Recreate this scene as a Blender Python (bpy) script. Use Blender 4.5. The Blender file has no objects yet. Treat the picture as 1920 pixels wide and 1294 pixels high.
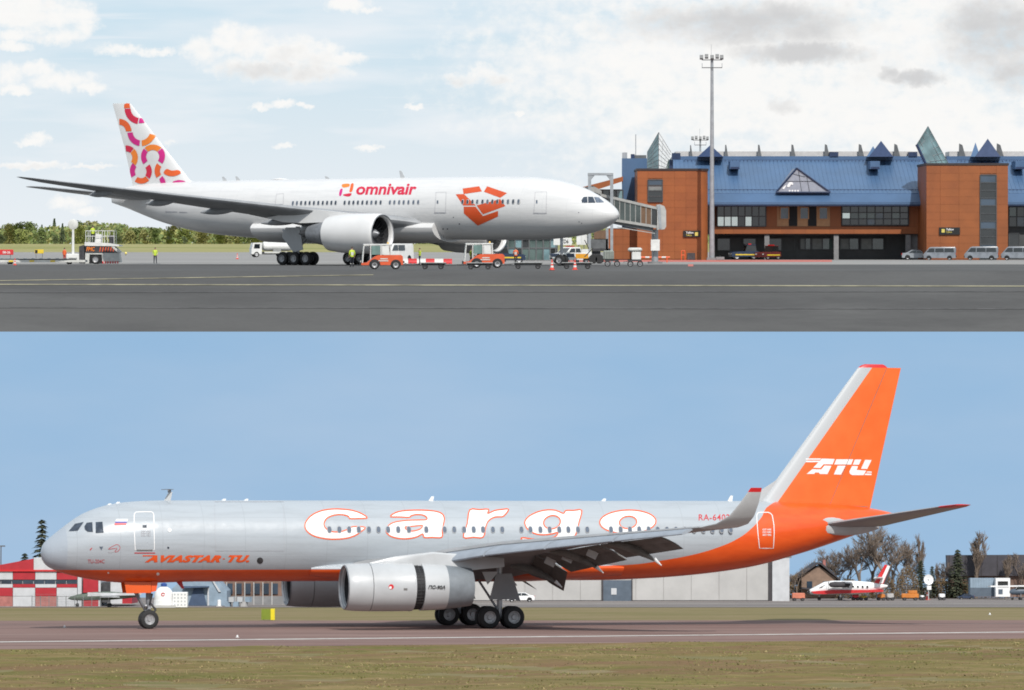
import bpy, bmesh, math, random
import numpy as np
from mathutils import Vector, Matrix, geometry
random.seed(7)
R = math.radians
# ------------------------------------------------------------------ camera, light, exposure
SC = bpy.context.scene
COL = SC.collection
F = 8000.0            # focal length in photo pixels (photo 1920 wide)
HZ = 463.0            # horizon row of the upper airfield
CZ = 1.84             # eye height above the apron
cam = bpy.data.cameras.new('camera')
cam.sensor_width = 36.0
cam.lens = 36.0 * F / 1920
cam.shift_y = -(647.0 - HZ) / 1920
cam.clip_start = 1.0
cam.clip_end = 20000
camo = bpy.data.objects.new('camera', cam)
camo.location = (0, 0, CZ)
camo.rotation_euler = (R(90), 0, 0)
COL.objects.link(camo)
SC.camera = camo

SUN_EL, SUN_AZ = 44.0, 14.0      # azimuth: degrees from straight behind the camera, minus = left
sd = Vector((math.sin(R(SUN_AZ)) * math.cos(R(SUN_EL)), -math.cos(R(SUN_AZ)) * math.cos(R(SUN_EL)), math.sin(R(SUN_EL))))
sun = bpy.data.lights.new('sun', 'SUN')
sun.energy = 4.1
sun.angle = R(0.6)
sun.color = (1.0, 0.955, 0.89)
suno = bpy.data.objects.new('sun', sun)
suno.rotation_euler = sd.to_track_quat('Z', 'Y').to_euler()
suno.location = (0, -50, 200)
COL.objects.link(suno)

SC.view_settings.view_transform = 'Standard'
SC.view_settings.look = 'None'
SC.cycles.filter_width = 1.8
SC.view_settings.exposure = 0.0
SC.view_settings.gamma = 1.0
SC.view_settings.use_curve_mapping = False

world = bpy.data.worlds.new('World')
SC.world = world
world.use_nodes = True
wn, wl = world.node_tree.nodes, world.node_tree.links
wn.clear()
def N(tree, typ, **kw):
    n = tree.nodes.new(typ)
    for k, v in kw.items():
        if k == 'inp':
            for kk, vv in v.items():
                n.inputs[kk].default_value = vv
        else:
            setattr(n, k, v)
    return n
WT = world.node_tree
def math_(tree, op, a, b=None, c=None, clamp=False):
    n = tree.nodes.new('ShaderNodeMath'); n.operation = op; n.use_clamp = clamp
    for i, x in enumerate((a, b, c)):
        if x is None: continue
        if isinstance(x, (int, float)): n.inputs[i].default_value = x
        else: tree.links.new(x, n.inputs[i])
    return n.outputs[0]
def ramp_(tree, x, lo, hi, smooth=True):
    n = tree.nodes.new('ShaderNodeMapRange')
    n.interpolation_type = 'SMOOTHSTEP' if smooth else 'LINEAR'
    n.inputs['From Min'].default_value = lo; n.inputs['From Max'].default_value = hi
    tree.links.new(x, n.inputs['Value'])
    return n.outputs[0]
def mix_(tree, fac, a, b):
    n = tree.nodes.new('ShaderNodeMix'); n.data_type = 'RGBA'
    for sock, x in ((n.inputs[0], fac), (n.inputs[6], a), (n.inputs[7], b)):
        if isinstance(x, (int, float)): sock.default_value = x
        elif isinstance(x, tuple): sock.default_value = (x + (1,))[:4]
        else: tree.links.new(x, sock)
    return n.outputs[2]
def build_world():
    t = WT
    sky = N(t, 'ShaderNodeTexSky', sky_type='NISHITA', sun_disc=False)
    sky.sun_elevation = R(SUN_EL)
    sky.sun_rotation = math.atan2(sd.x, sd.y)
    sky.air_density = 1.0; sky.dust_density = 0.6; sky.ozone_density = 1.4
    tc = N(t, 'ShaderNodeTexCoord')
    sep = N(t, 'ShaderNodeSeparateXYZ'); t.links.new(tc.outputs['Generated'], sep.inputs[0])
    base = N(t, 'ShaderNodeMix', data_type='RGBA', blend_type='MULTIPLY', inp={0: 1.0, 7: (0.1, 0.1, 0.1, 1)})
    t.links.new(sky.outputs[0], base.inputs[6])
    # azimuth/elevation plane: (x, z) of the unit direction, warped by noise
    def nz(scale, zs, detail=5, off=0.0, rough=0.55):
        cb = N(t, 'ShaderNodeCombineXYZ')
        t.links.new(math_(t, 'ADD', math_(t, 'MULTIPLY', sep.outputs[0], scale), off), cb.inputs[0])
        t.links.new(math_(t, 'MULTIPLY', sep.outputs[1], scale), cb.inputs[1])
        t.links.new(math_(t, 'MULTIPLY', sep.outputs[2], scale * zs), cb.inputs[2])
        n = N(t, 'ShaderNodeTexNoise', inp={'Scale': 1.0, 'Detail': float(detail), 'Roughness': rough})
        t.links.new(cb.outputs[0], n.inputs['Vector'])
        return n.outputs[0]
    veil = ramp_(t, nz(16, 6.0, 4, 3.1), 0.30, 0.72)          # thin high veil
    streak = ramp_(t, nz(20, 22.0, 4, 9.0), 0.46, 0.75)
    haze = ramp_(t, sep.outputs[2], 0.055, -0.004)
    veilm = math_(t, 'MAXIMUM', math_(t, 'MULTIPLY', veil, 0.78), math_(t, 'MULTIPLY', streak, 0.55))
    skyc = mix_(t, 0.8, base.outputs[2], (0.60, 0.765, 0.91))
    c1 = mix_(t, math_(t, 'MAXIMUM', veilm, math_(t, 'MULTIPLY', haze, 0.8)), skyc, (0.88, 0.905, 0.935))
    # cumulus banks: each an ellipse in direction space with a noise-torn edge
    w1 = math_(t, 'SUBTRACT', nz(260, 1.35, 8, 1.7, 0.58), 0.5)
    w2 = math_(t, 'SUBTRACT', nz(90, 1.7, 6, 5.2), 0.5)
    dens = None; shade = None
    CL = [(40, 20, 90, 48, .12), (100, 30, 78, 42, .2), (150, 38, 42, 34, .1), (110, 64, 60, 22, .25), (20, 66, 60, 16, .1),
          (385, 96, 46, 30, .3), (424, 76, 40, 34, .15), (470, 84, 50, 34, .3), (520, 98, 50, 30, .45), (560, 92, 36, 26, .25), (598, 104, 44, 28, .4), (645, 112, 40, 14, .2), (480, 126, 105, 26, .75), (575, 132, 80, 26, .6),
          (868, 148, 40, 18, .6), (905, 136, 36, 24, .35), (930, 148, 38, 16, .6), (655, 8, 48, 14, .1), (690, 18, 30, 8, .1), (530, 196, 30, 10, .1), (570, 199, 16, 6, .1), (490, 200, 24, 7, .1), (215, 92, 50, 12, .1), (290, 98, 40, 9, .1),
          (70, 130, 45, 16, .1), (120, 150, 70, 20, .15), (170, 164, 36, 12, .1), (15, 140, 40, 24, .1), (25, 168, 40, 12, .1), (25, 86, 40, 10, .1), (74, 259, 26, 11, .15), (60, 266, 34, 8, .2), (692, 278, 30, 7, .1), (775, 200, 16, 6, .1), (972, 212, 22, 8, .1), (320, 268, 10, 8, .1), (535, 272, 26, 6, .1), (130, 380, 40, 14, .1), (160, 396, 30, 10, .1), (60, 310, 60, 8, .4), (180, 312, 50, 5, .4),
          (1390, 30, 330, 56, 1.0), (1500, 92, 170, 30, 1.15), (1430, 98, 60, 24, .9), (1720, 140, 70, 22, 1.1), (1670, 132, 30, 22, .8), (1470, 194, 42, 22, .7), (1870, 40, 150, 100, 1.1), (1900, 110, 80, 60, .9), (1250, 170, 250, 100, .05), (1600, 215, 520, 90, .05), (1720, 70, 340, 100, .3), (1480, 130, 620, 230, .05), (1830, 260, 480, 120, .05), (1560, 60, 640, 170, .05)]
    dmin = None
    wn_ = N(t, 'ShaderNodeTexNoise', inp={'Scale': 420.0, 'Detail': 5.0, 'Roughness': 0.6}); t.links.new(tc.outputs['Generated'], wn_.inputs['Vector'])
    wv = N(t, 'ShaderNodeVectorMath', operation='MULTIPLY_ADD'); t.links.new(wn_.outputs['Color'], wv.inputs[0]); wv.inputs[1].default_value = (.0058, 0, .0036)
    wa = N(t, 'ShaderNodeVectorMath', operation='ADD'); t.links.new(tc.outputs['Generated'], wa.inputs[0]); wa.inputs[1].default_value = (-.0029, 0, -.0018); t.links.new(wa.outputs[0], wv.inputs[2])
    for (px, py, rx, ry, sh) in CL:
        cx, cz = (px - 960) / F, (HZ - py) / F
        l = math.sqrt(1 + cx * cx + cz * cz); cx /= l; cz /= l
        a = N(t, 'ShaderNodeVectorMath', operation='MULTIPLY_ADD'); t.links.new(wv.outputs[0], a.inputs[0])
        a.inputs[1].default_value = (F / rx, 0, F / ry); a.inputs[2].default_value = (-cx * F / rx, 0, -cz * F / ry)
        d = N(t, 'ShaderNodeVectorMath', operation='DOT_PRODUCT'); t.links.new(a.outputs[0], d.inputs[0]); t.links.new(a.outputs[0], d.inputs[1])
        d2 = d.outputs['Value']
        dmin = d2 if dmin is None else math_(t, 'MINIMUM', dmin, d2)
        if sh >= .2:      # grey base of the cloud, thicker towards its lower side
            e = N(t, 'ShaderNodeVectorMath', operation='DOT_PRODUCT'); t.links.new(a.outputs[0], e.inputs[0]); e.inputs[1].default_value = (0, 0, .55 * sh)
            s = math_(t, 'SUBTRACT', math_(t, 'MULTIPLY_ADD', d2, -sh, sh), e.outputs['Value'])
            s = math_(t, 'MULTIPLY', s, math_(t, 'LESS_THAN', d2, 1.6))
            shade = s if shade is None else math_(t, 'MAXIMUM', shade, s)
    fwd = math_(t, 'GREATER_THAN', sep.outputs[1], 0.0)
    dens = math_(t, 'SUBTRACT', fwd, math_(t, 'MINIMUM', dmin, 9.0))
    gen = math_(t, 'MULTIPLY', math_(t, 'SUBTRACT', nz(20, 2.2, 6, 7.7), 0.62), 5.0)    # the same kind of cloud over the rest of the sky
    up = math_(t, 'GREATER_THAN', sep.outputs[2], 0.062)
    dens = math_(t, 'MAXIMUM', dens, math_(t, 'SUBTRACT', math_(t, 'MULTIPLY', gen, up), math_(t, 'MULTIPLY', math_(t, 'SUBTRACT', 1.0, up), 5.0)))
    dd = math_(t, 'ADD', math_(t, 'ADD', dens, math_(t, 'MULTIPLY', w1, 2.1)), math_(t, 'MULTIPLY', w2, 1.5))
    cm = ramp_(t, dd, -0.38, 1.12)
    sm = math_(t, 'MULTIPLY', ramp_(t, math_(t, 'ADD', shade, math_(t, 'MULTIPLY', w2, 1.3)), 0.15, 1.3), 0.85)
    cc = mix_(t, sm, (0.975, 0.962, 0.94), (0.58, 0.575, 0.58))
    c2 = mix_(t, math_(t, 'MULTIPLY', cm, 0.93), c1, cc)
    bg = N(t, 'ShaderNodeBackground', inp={'Strength': 1.0})
    t.links.new(c2, bg.inputs[0])
    out = N(t, 'ShaderNodeOutputWorld')
    t.links.new(bg.outputs[0], out.inputs[0])
build_world()

# ------------------------------------------------------------------ frames: upper airfield = world, lower airfield on a gentle slope
TAU = R(3.85)
LX = np.array([1.0, 0, 0]); LY = np.array([0, math.cos(TAU), -math.sin(TAU)]); LZ = np.array([0, math.sin(TAU), math.cos(TAU)])
LO = np.array([0, 218.6, CZ - 19.46])
CAMP = np.array([0, 0, CZ])
TL = Matrix(((LX[0], LY[0], LZ[0], LO[0]), (LX[1], LY[1], LZ[1], LO[1]), (LX[2], LY[2], LZ[2], LO[2]), (0, 0, 0, 1)))
def ray(px, py): return np.array([(px - 960) / F, 1.0, (HZ - py) / F])
def W(px, py, D):                    # point of the upper airfield at depth D
    r = ray(px, py); return Vector((r[0] * D, D, CZ + r[2] * D))
def WX(px, D): return (px - 960) / F * D
def WZ(py, D): return CZ + (HZ - py) / F * D
def LP(px, py, y):                   # point of the lower airfield in its own frame, y metres beyond the aircraft line
    r = ray(px, py)
    M = np.stack([r, -LX, -LZ], 1)
    t, x, z = np.linalg.solve(M, LO - CAMP + y * LY)
    return Vector((x, y, z))
def LG(px, y):                       # ground point there
    D = 218.6 + y * math.cos(TAU)
    return Vector(((px - 960) / F * D, y, 0))

# ------------------------------------------------------------------ materials
MT = {}
AK = 0.84            # one factor on every base colour, so that sunlit surfaces expose as in the photograph
def ak(c): return tuple(x * AK for x in c)
def mat(name, col, rough=0.5, metal=0.0, var=0.08, scale=2.0, bump=0.0, bscale=None, coat=0.0, emit=None, trans=0.0, spec=None, stretch=None):
    if name in MT: return MT[name]
    col = ak(col)
    m = bpy.data.materials.new(name); m.use_nodes = True
    t = m.node_tree; p = t.nodes['Principled BSDF']
    p.inputs['Roughness'].default_value = rough
    p.inputs['Metallic'].default_value = metal
    if coat: p.inputs['Coat Weight'].default_value = coat; p.inputs['Coat Roughness'].default_value = 0.08
    if trans: p.inputs['Transmission Weight'].default_value = trans
    if spec is not None: p.inputs['Specular IOR Level'].default_value = spec
    c = tuple(col) + (1,)
    tc = N(t, 'ShaderNodeTexCoord')
    vec = tc.outputs['Object']
    if stretch:
        mp = N(t, 'ShaderNodeMapping'); mp.inputs['Scale'].default_value = stretch
        t.links.new(vec, mp.inputs[0]); vec = mp.outputs[0]
    if var:
        n = N(t, 'ShaderNodeTexNoise', inp={'Scale': scale, 'Detail': 6.0, 'Roughness': 0.6})
        t.links.new(vec, n.inputs['Vector'])
        lo = tuple(x * (1 - var * 1.6) for x in col); hi = tuple(min(1, x * (1 + var * 1.6)) for x in col)
        t.links.new(mix_(t, ramp_(t, n.outputs[0], 0.28, 0.72), lo, hi), p.inputs['Base Color'])
        r0 = math_(t, 'ADD', math_(t, 'MULTIPLY', n.outputs[0], 0.2), max(0.02, rough - 0.1), clamp=True)
        t.links.new(r0, p.inputs['Roughness'])
    else:
        p.inputs['Base Color'].default_value = c
    if bump:
        n2 = N(t, 'ShaderNodeTexNoise', inp={'Scale': bscale or scale * 6, 'Detail': 5.0})
        t.links.new(vec, n2.inputs['Vector'])
        b = N(t, 'ShaderNodeBump', inp={'Strength': bump, 'Distance': 0.05})
        t.links.new(n2.outputs[0], b.inputs['Height']); t.links.new(b.outputs[0], p.inputs['Normal'])
    if emit:
        p.inputs['Emission Color'].default_value = tuple(emit[:3]) + (1,); p.inputs['Emission Strength'].default_value = emit[3]
    MT[name] = m
    return m
def ground_mat(name, cols, scales, rough=0.85, stretch=(1, 1, 1), bump=0.3, bs=8.0, speck=0.12):
    """two or more colours mixed by noises of different size, plus fine speckle"""
    m = bpy.data.materials.new(name); m.use_nodes = True
    t = m.node_tree; p = t.nodes['Principled BSDF']; p.inputs['Roughness'].default_value = rough; p.inputs['Specular IOR Level'].default_value = .12
    tc = N(t, 'ShaderNodeTexCoord'); mp = N(t, 'ShaderNodeMapping'); mp.inputs['Scale'].default_value = stretch
    t.links.new(tc.outputs['Object'], mp.inputs[0])
    cols = [ak(q) for q in cols]
    c = tuple(cols[0])
    for i, (col, sc) in enumerate(zip(cols[1:], scales)):
        n = N(t, 'ShaderNodeTexNoise', inp={'Scale': sc, 'Detail': 7.0, 'Roughness': 0.62})
        t.links.new(mp.outputs[0], n.inputs['Vector'])
        c = mix_(t, ramp_(t, n.outputs[0], 0.42, 0.66), c, tuple(col))
    n = N(t, 'ShaderNodeTexNoise', inp={'Scale': bs, 'Detail': 4.0, 'Roughness': 0.7})
    t.links.new(mp.outputs[0], n.inputs['Vector'])
    mul = N(t, 'ShaderNodeMix', data_type='RGBA', blend_type='MULTIPLY', inp={0: 1.0})
    g = math_(t, 'ADD', math_(t, 'MULTIPLY', n.outputs[0], speck * 4), 1 - speck * 2)
    cb = N(t, 'ShaderNodeCombineColor')
    for i in range(3): t.links.new(g, cb.inputs[i])
    t.links.new(c, mul.inputs[6]); t.links.new(cb.outputs[0], mul.inputs[7])
    t.links.new(mul.outputs[2], p.inputs['Base Color'])
    b = N(t, 'ShaderNodeBump', inp={'Strength': bump, 'Distance': 0.04})
    t.links.new(n.outputs[0], b.inputs['Height']); t.links.new(b.outputs[0], p.inputs['Normal'])
    MT[name] = m
    return m

# ------------------------------------------------------------------ mesh builder
class B:
    def __init__(s): s.v = []; s.f = []; s.m = []; s.cur = 0
    def add(s, vs, fs):
        o = len(s.v); s.v += [tuple(v) for v in vs]
        for f in fs: s.f.append(tuple(i + o for i in f)); s.m.append(s.cur)
        return s
    def box(s, x0, x1, y0, y1, z0, z1):
        vs = [(x, y, z) for x in (x0, x1) for y in (y0, y1) for z in (z0, z1)]
        return s.add(vs, [(0, 1, 3, 2), (4, 6, 7, 5), (0, 4, 5, 1), (2, 3, 7, 6), (0, 2, 6, 4), (1, 5, 7, 3)])
    def cbox(s, c, d, rz=0.0, rx=0.0, ry=0.0):
        m = Matrix.Rotation(rz, 3, 'Z') @ Matrix.Rotation(ry, 3, 'Y') @ Matrix.Rotation(rx, 3, 'X')
        vs = [Vector(c) + m @ Vector((x * d[0] / 2, y * d[1] / 2, z * d[2] / 2)) for x in (-1, 1) for y in (-1, 1) for z in (-1, 1)]
        return s.add(vs, [(0, 1, 3, 2), (4, 6, 7, 5), (0, 4, 5, 1), (2, 3, 7, 6), (0, 2, 6, 4), (1, 5, 7, 3)])
    def rbox(s, x0, x1, y0, y1, z0, z1, b):
        """box with bevelled edges"""
        b = min(b, (x1 - x0) * .45, (y1 - y0) * .45, (z1 - z0) * .45)
        rings = []
        for z, i in ((z0, b), (z0 + b, 0), (z1 - b, 0), (z1, b)):
            rings.append([(x0 + i + b, y0 + i, z), (x1 - i - b, y0 + i, z), (x1 - i, y0 + i + b, z), (x1 - i, y1 - i - b, z), (x1 - i - b, y1 - i, z), (x0 + i + b, y1 - i, z), (x0 + i, y1 - i - b, z), (x0 + i, y0 + i + b, z)])
        return s.loft(rings)
    def loft(s, rings, cap=True, closed=True):
        n = len(rings[0]); vs = [p for r in rings for p in r]; fs = []
        for i in range(len(rings) - 1):
            for j in range(n if closed else n - 1):
                k = (j + 1) % n
                fs.append((i * n + j, i * n + k, (i + 1) * n + k, (i + 1) * n + j))
        if cap:
            fs.append(tuple(reversed(range(n)))); fs.append(tuple((len(rings) - 1) * n + j for j in range(n)))
        return s.add(vs, fs)
    def tube(s, a, b, r0, r1=None, n=8, cap=True):
        a, b = Vector(a), Vector(b); r1 = r0 if r1 is None else r1
        d = (b - a).normalized(); q = d.to_track_quat('Z', 'Y').to_matrix()
        rings = []
        for p, r in ((a, r0), (b, r1)):
            rings.append([p + q @ Vector((math.cos(2 * math.pi * k / n) * r, math.sin(2 * math.pi * k / n) * r, 0)) for k in range(n)])
        return s.loft(rings, cap)
    def lathe(s, org, axis, prof, n=24, cap=False):
        """prof: list of (distance along axis, radius)"""
        org = Vector(org); q = Vector(axis).normalized().to_track_quat('Z', 'Y').to_matrix()
        rings = [[org + q @ Vector((math.cos(2 * math.pi * k / n) * r, math.sin(2 * math.pi * k / n) * r, a)) for k in range(n)] for a, r in prof]
        return s.loft(rings, cap)
    def prism(s, poly, axis, a, b):
        """extrude a 2D polygon: axis 'y' -> poly is (x,z) ; 'x' -> (y,z) ; 'z' -> (x,y)"""
        def P(p, h): return (p[0], h, p[1]) if axis == 'y' else ((h, p[0], p[1]) if axis == 'x' else (p[0], p[1], h))
        return s.loft([[P(p, a) for p in poly], [P(p, b) for p in poly]])
    def poly(s, pts): return s.add(pts, [tuple(range(len(pts)))])
    def sphere(s, c, r, n=10, m=6, sq=(1, 1, 1)):
        rings = []
        for i in range(m + 1):
            a = math.pi * i / m; rr = max(math.sin(a), 0.01)
            rings.append([(c[0] + sq[0] * r * rr * math.cos(2 * math.pi * k / n), c[1] + sq[1] * r * rr * math.sin(2 * math.pi * k / n), c[2] - sq[2] * r * math.cos(a)) for k in range(n)])
        return s.loft(rings)
    def mesh(s, name, smooth=None, recalc=True):
        me = bpy.data.meshes.new(name); me.from_pydata(s.v, [], s.f)
        me.polygons.foreach_set('material_index', s.m)
        if recalc:
            bm = bmesh.new(); bm.from_mesh(me); bmesh.ops.recalc_face_normals(bm, faces=bm.faces)
            if smooth is not None:
                for f in bm.faces: f.smooth = True
                for e in bm.edges:
                    e.smooth = not (len(e.link_faces) == 2 and e.calc_face_angle(0) > R(smooth))
            bm.to_mesh(me); bm.free()
        return me
    def obj(s, name, ms, parent=None, smooth=35, **kw):
        return link(name, s.mesh(name, smooth), ms, parent, **kw)
def link(name, me, ms, parent=None, label=None, cat=None, group=None, kind=None, low=False, mw=None):
    if not isinstance(ms, (list, tuple)): ms = [ms]
    if not me.materials:
        for m in ms: me.materials.append(MT[m] if isinstance(m, str) else m)
    o = bpy.data.objects.new(name, me); COL.objects.link(o)
    if parent is not None: o.parent = parent
    if mw is not None: o.matrix_world = (TL @ mw) if low else mw
    elif low and parent is None: o.matrix_world = TL
    tag(o, label, cat, group, kind)
    return o
def tag(o, label=None, cat=None, group=None, kind=None):
    for k, v in (('label', label), ('category', cat), ('group', group), ('kind', kind)):
        if v: o[k] = v
    return o
def thing(name, label, cat, loc=(0, 0, 0), rz=0.0, group=None, low=False, scale=1.0):
    o = bpy.data.objects.new(name, None); COL.objects.link(o)
    m = Matrix.Translation(Vector(loc)) @ Matrix.Rotation(rz, 4, 'Z') @ Matrix.Scale(scale, 4)
    o.matrix_world = (TL @ m) if low else m
    o.empty_display_size = 0.5
    return tag(o, label, cat, group)
def dup(root, loc, rz=0.0, label=None, group=None, low=False, scale=1.0):
    r = root.copy(); COL.objects.link(r)
    m = Matrix.Translation(Vector(loc)) @ Matrix.Rotation(rz, 4, 'Z') @ Matrix.Scale(scale, 4)
    r.matrix_world = (TL @ m) if low else m
    if label: r['label'] = label
    if group: r['group'] = group
    def rec(src, dst):
        for ch in list(src.children):
            c = ch.copy(); COL.objects.link(c); c.parent = dst; rec(ch, c)
    rec(root, r)
    return r
def inst(o, parent, loc=(0, 0, 0), rz=0.0):
    c = o.copy(); COL.objects.link(c); c.parent = parent; c.location = loc; c.rotation_euler = (0, 0, rz); return c

# ------------------------------------------------------------------ flat lettering
def text_tris(s, bold=0.0, shear=0.0, spacing=1.0):
    cu = bpy.data.curves.new('t', 'FONT'); cu.body = s; cu.offset = bold; cu.shear = shear; cu.space_character = spacing
    cu.resolution_u = 4; cu.fill_mode = 'FRONT'
    o = bpy.data.objects.new('t', cu); COL.objects.link(o)
    dg = bpy.context.evaluated_depsgraph_get()
    me = bpy.data.meshes.new_from_object(o.evaluated_get(dg))
    vs = [tuple(v.co[:2]) for v in me.vertices]; fs = [tuple(p.vertices) for p in me.polygons]
    bpy.data.objects.remove(o); bpy.data.curves.remove(cu); bpy.data.meshes.remove(me)
    xs = [v[0] for v in vs]; ys = [v[1] for v in vs]
    x0, x1, y0, y1 = min(xs), max(xs), min(ys), max(ys)
    return [((x - x0) / (x1 - x0), (y - y0) / (y1 - y0)) for x, y in vs], fs
def text_box(s, x0, x1, ytop, ybot, **kw):
    """lettering fitted to a pixel box (y down)"""
    vs, fs = text_tris(s, **kw)
    return [(x0 + u * (x1 - x0), ybot + w * (ytop - ybot)) for u, w in vs], fs
def poly_tris(loops):
    vs = [p for l in loops for p in l]
    tri = geometry.tessellate_polygon([[Vector((p[0], p[1], 0)) for p in l] for l in loops])
    return vs, [tuple(t) for t in tri]
def smooth_loop(pts, n=5):
    out = []; k = len(pts)
    for i in range(k):
        p0, p1, p2, p3 = (np.array(pts[(i + j - 1) % k], float) for j in range(4))
        for q in range(n):
            t = q / n
            out.append(tuple(0.5 * ((2 * p1) + (p2 - p0) * t + (2 * p0 - 5 * p1 + 4 * p2 - p3) * t * t + (3 * p1 - p0 - 3 * p2 + p3) * t ** 3)))
    return out
def stroke_tris(loop, w):
    vs = []; fs = []; k = len(loop)
    for i in range(k):
        a = np.array(loop[i - 1]); b = np.array(loop[(i + 1) % k]); d = b - a; l = np.hypot(*d) or 1; nrm = np.array((-d[1], d[0])) / l * w / 2
        p = np.array(loop[i]); vs += [tuple(p + nrm), tuple(p - nrm)]
    for i in range(k):
        j = (i + 1) % k; fs.append((2 * i, 2 * i + 1, 2 * j + 1, 2 * j))
    return vs, fs
def ring_tris(cx, cy, r0, r1, a0, a1, n=10):
    vs = []; fs = []
    for i in range(n + 1):
        a = R(a0 + (a1 - a0) * i / n)
        vs += [(cx + r0 * math.cos(a), cy + r0 * math.sin(a)), (cx + r1 * math.cos(a), cy + r1 * math.sin(a))]
        if i < n: fs.append((2 * i, 2 * i + 1, 2 * i + 3, 2 * i + 2))
    return vs, fs
def cut_tris(vs, fs, step):
    """cut flat faces by a square grid so that they can be laid on a curved skin"""
    bm = bmesh.new(); bv = [bm.verts.new((v[0], v[1], 0)) for v in vs]
    for f in fs:
        try: bm.faces.new([bv[i] for i in f])
        except ValueError: pass
    xs = [v[0] for v in vs]; ys = [v[1] for v in vs]
    for ax, lo, hi in ((0, min(xs), max(xs)), (1, min(ys), max(ys))):
        k = lo + step
        while k < hi:
            co = (k, 0, 0) if ax == 0 else (0, k, 0)
            bmesh.ops.bisect_plane(bm, geom=bm.verts[:] + bm.edges[:] + bm.faces[:], plane_co=co, plane_no=(1, 0, 0) if ax == 0 else (0, 1, 0), dist=1e-4)
            k += step
    bm.verts.index_update()
    out = [tuple(v.co[:2]) for v in bm.verts], [tuple(v.index for v in f.verts) for f in bm.faces]
    bm.free()
    return out
# ------------------------------------------------------------------ the setting
ground_mat('asphalt', [(0.102, 0.101, 0.100), (0.122, 0.121, 0.120), (0.086, 0.085, 0.085)], [0.05, 0.16], 0.9, (0.3, 1, 1), 0.2, 5.0, 0.07)
ground_mat('apron_concrete', [(0.30, 0.29, 0.28), (0.35, 0.34, 0.33), (0.25, 0.245, 0.24)], [0.04, 0.1], 0.9, (0.35, 1, 1), 0.1, 3.0, 0.06)
ground_mat('far_grass', [(0.30, 0.285, 0.11), (0.21, 0.23, 0.07), (0.38, 0.34, 0.17)], [0.012, 0.03], 0.95, (0.3, 1, 1), 0.2, 1.0, 0.1)
ground_mat('runway_asphalt', [(0.215, 0.135, 0.118), (0.25, 0.163, 0.143), (0.17, 0.108, 0.096), (0.28, 0.195, 0.172)], [0.05, 0.22, 0.6], 0.9, (0.12, 1, 1), 0.25, 9.0, 0.12)
ground_mat('taxi_asphalt', [(0.25, 0.22, 0.205), (0.30, 0.265, 0.245), (0.205, 0.18, 0.17)], [0.06, 0.2], 0.9, (0.12, 1, 1), 0.2, 6.0, 0.08)
ground_mat('spring_grass', [(0.21, 0.165, 0.058), (0.115, 0.118, 0.026), (0.29, 0.205, 0.098), (0.15, 0.138, 0.036), (0.20, 0.12, 0.062)], [0.14, 0.5, 1.1, 0.3], 0.95, (0.28, 1, 1), 0.8, 9.0, 0.36)
ground_mat('strip_grass', [(0.22, 0.18, 0.085), (0.155, 0.145, 0.05), (0.26, 0.20, 0.11)], [0.08, 0.3], 0.95, (0.3, 1, 1), 0.5, 4.0, 0.14)
mat('line_yellow', (0.27, 0.25, 0.165), 0.8, var=0.25, scale=0.5)
mat('line_pale', (0.42, 0.41, 0.36), 0.8, var=0.2, scale=0.4)
mat('line_white', (0.62, 0.60, 0.56), 0.75, var=0.16, scale=1.2)
mat('line_red', (0.50, 0.13, 0.10), 0.8, var=0.15, scale=0.6)
mat('joint_dark', (0.088, 0.087, 0.088), 0.9, var=0.2, scale=0.7)

EDGE = F * CZ / (507 - HZ)            # depth of the apron's edge
BK_Y, BK_Z = 319.0, CZ - (622.0 - HZ) / F * 319.0
def sheet(name, pts, m, **kw):
    b = B(); b.poly(pts); return b.obj(name, m, kind='structure', smooth=None, **kw)
def apron():
    b = B()
    X = 420.0
    rows = [(BK_Y, BK_Z), (EDGE, -0.1), (EDGE + 4, 0.0), (620, 0), (2000, 0), (9000, 0)]
    xs = [-1500, -X, 0, X, 1500]
    vs = [(x, y, z) for (y, z) in rows for x in xs]
    n = len(xs)
    b.add(vs, [(i * n + j, i * n + j + 1, (i + 1) * n + j + 1, (i + 1) * n + j) for i in range(len(rows) - 1) for j in range(n - 1)])
    b.obj('apron', 'asphalt', kind='structure', smooth=20)
    return rows
BROWS = apron()
def bank(px, py):                      # point on the sloping front of the apron, lifted 4 mm
    (ya, za), (yb, zb) = BROWS[0], BROWS[1]
    r = ray(px, py); k = (zb - za) / (yb - ya)
    t = (za - CZ - k * ya) / (r[2] - k * r[1]); p = CAMP + t * r
    return Vector((p[0], p[1], p[2] + 0.03))
for nm, (x0, y0, x1, y1, th), m in (('apron_line', (-200, 533.5, 2100, 537.5, 1.8), 'line_yellow'), ('apron_line', (-200, 530, 700, 516, 1.2), 'line_yellow'),
                                   ('apron_joint', (-200, 549, 2100, 547, 1.1), 'joint_dark'), ('apron_joint', (-200, 577, 2100, 580, 1.4), 'joint_dark')):
    b = B(); K = 24
    pts = [(x0 + (x1 - x0) * i / K, y0 + (y1 - y0) * i / K) for i in range(K + 1)]
    vs = [bank(x, y + s * th / 2) for (x, y) in pts for s in (-1, 1)]
    b.add(vs, [(2 * i, 2 * i + 1, 2 * i + 3, 2 * i + 2) for i in range(K)])
    b.obj(nm, m, kind='structure', smooth=None)
def flat(name, px0, px1, y0, y1, z, m):
    return sheet(name, [(WX(px0, y0), y0, z), (WX(px1, y0), y0, z), (WX(px1, y1), y1, z), (WX(px0, y1), y1, z)], m)
sheet('apron_concrete', [(-700, 445, .005), (900, 445, .005), (900, 1500, .005), (-700, 1500, .005)], 'apron_concrete')
def gz(Y): return max(0.0, min(3.4, 3.4 * (Y - 1480) / 760)) + max(0, Y - 2240) * .0004
b = B(); ys_ = [1480, 1800, 2240, 2900, 8900]
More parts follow.
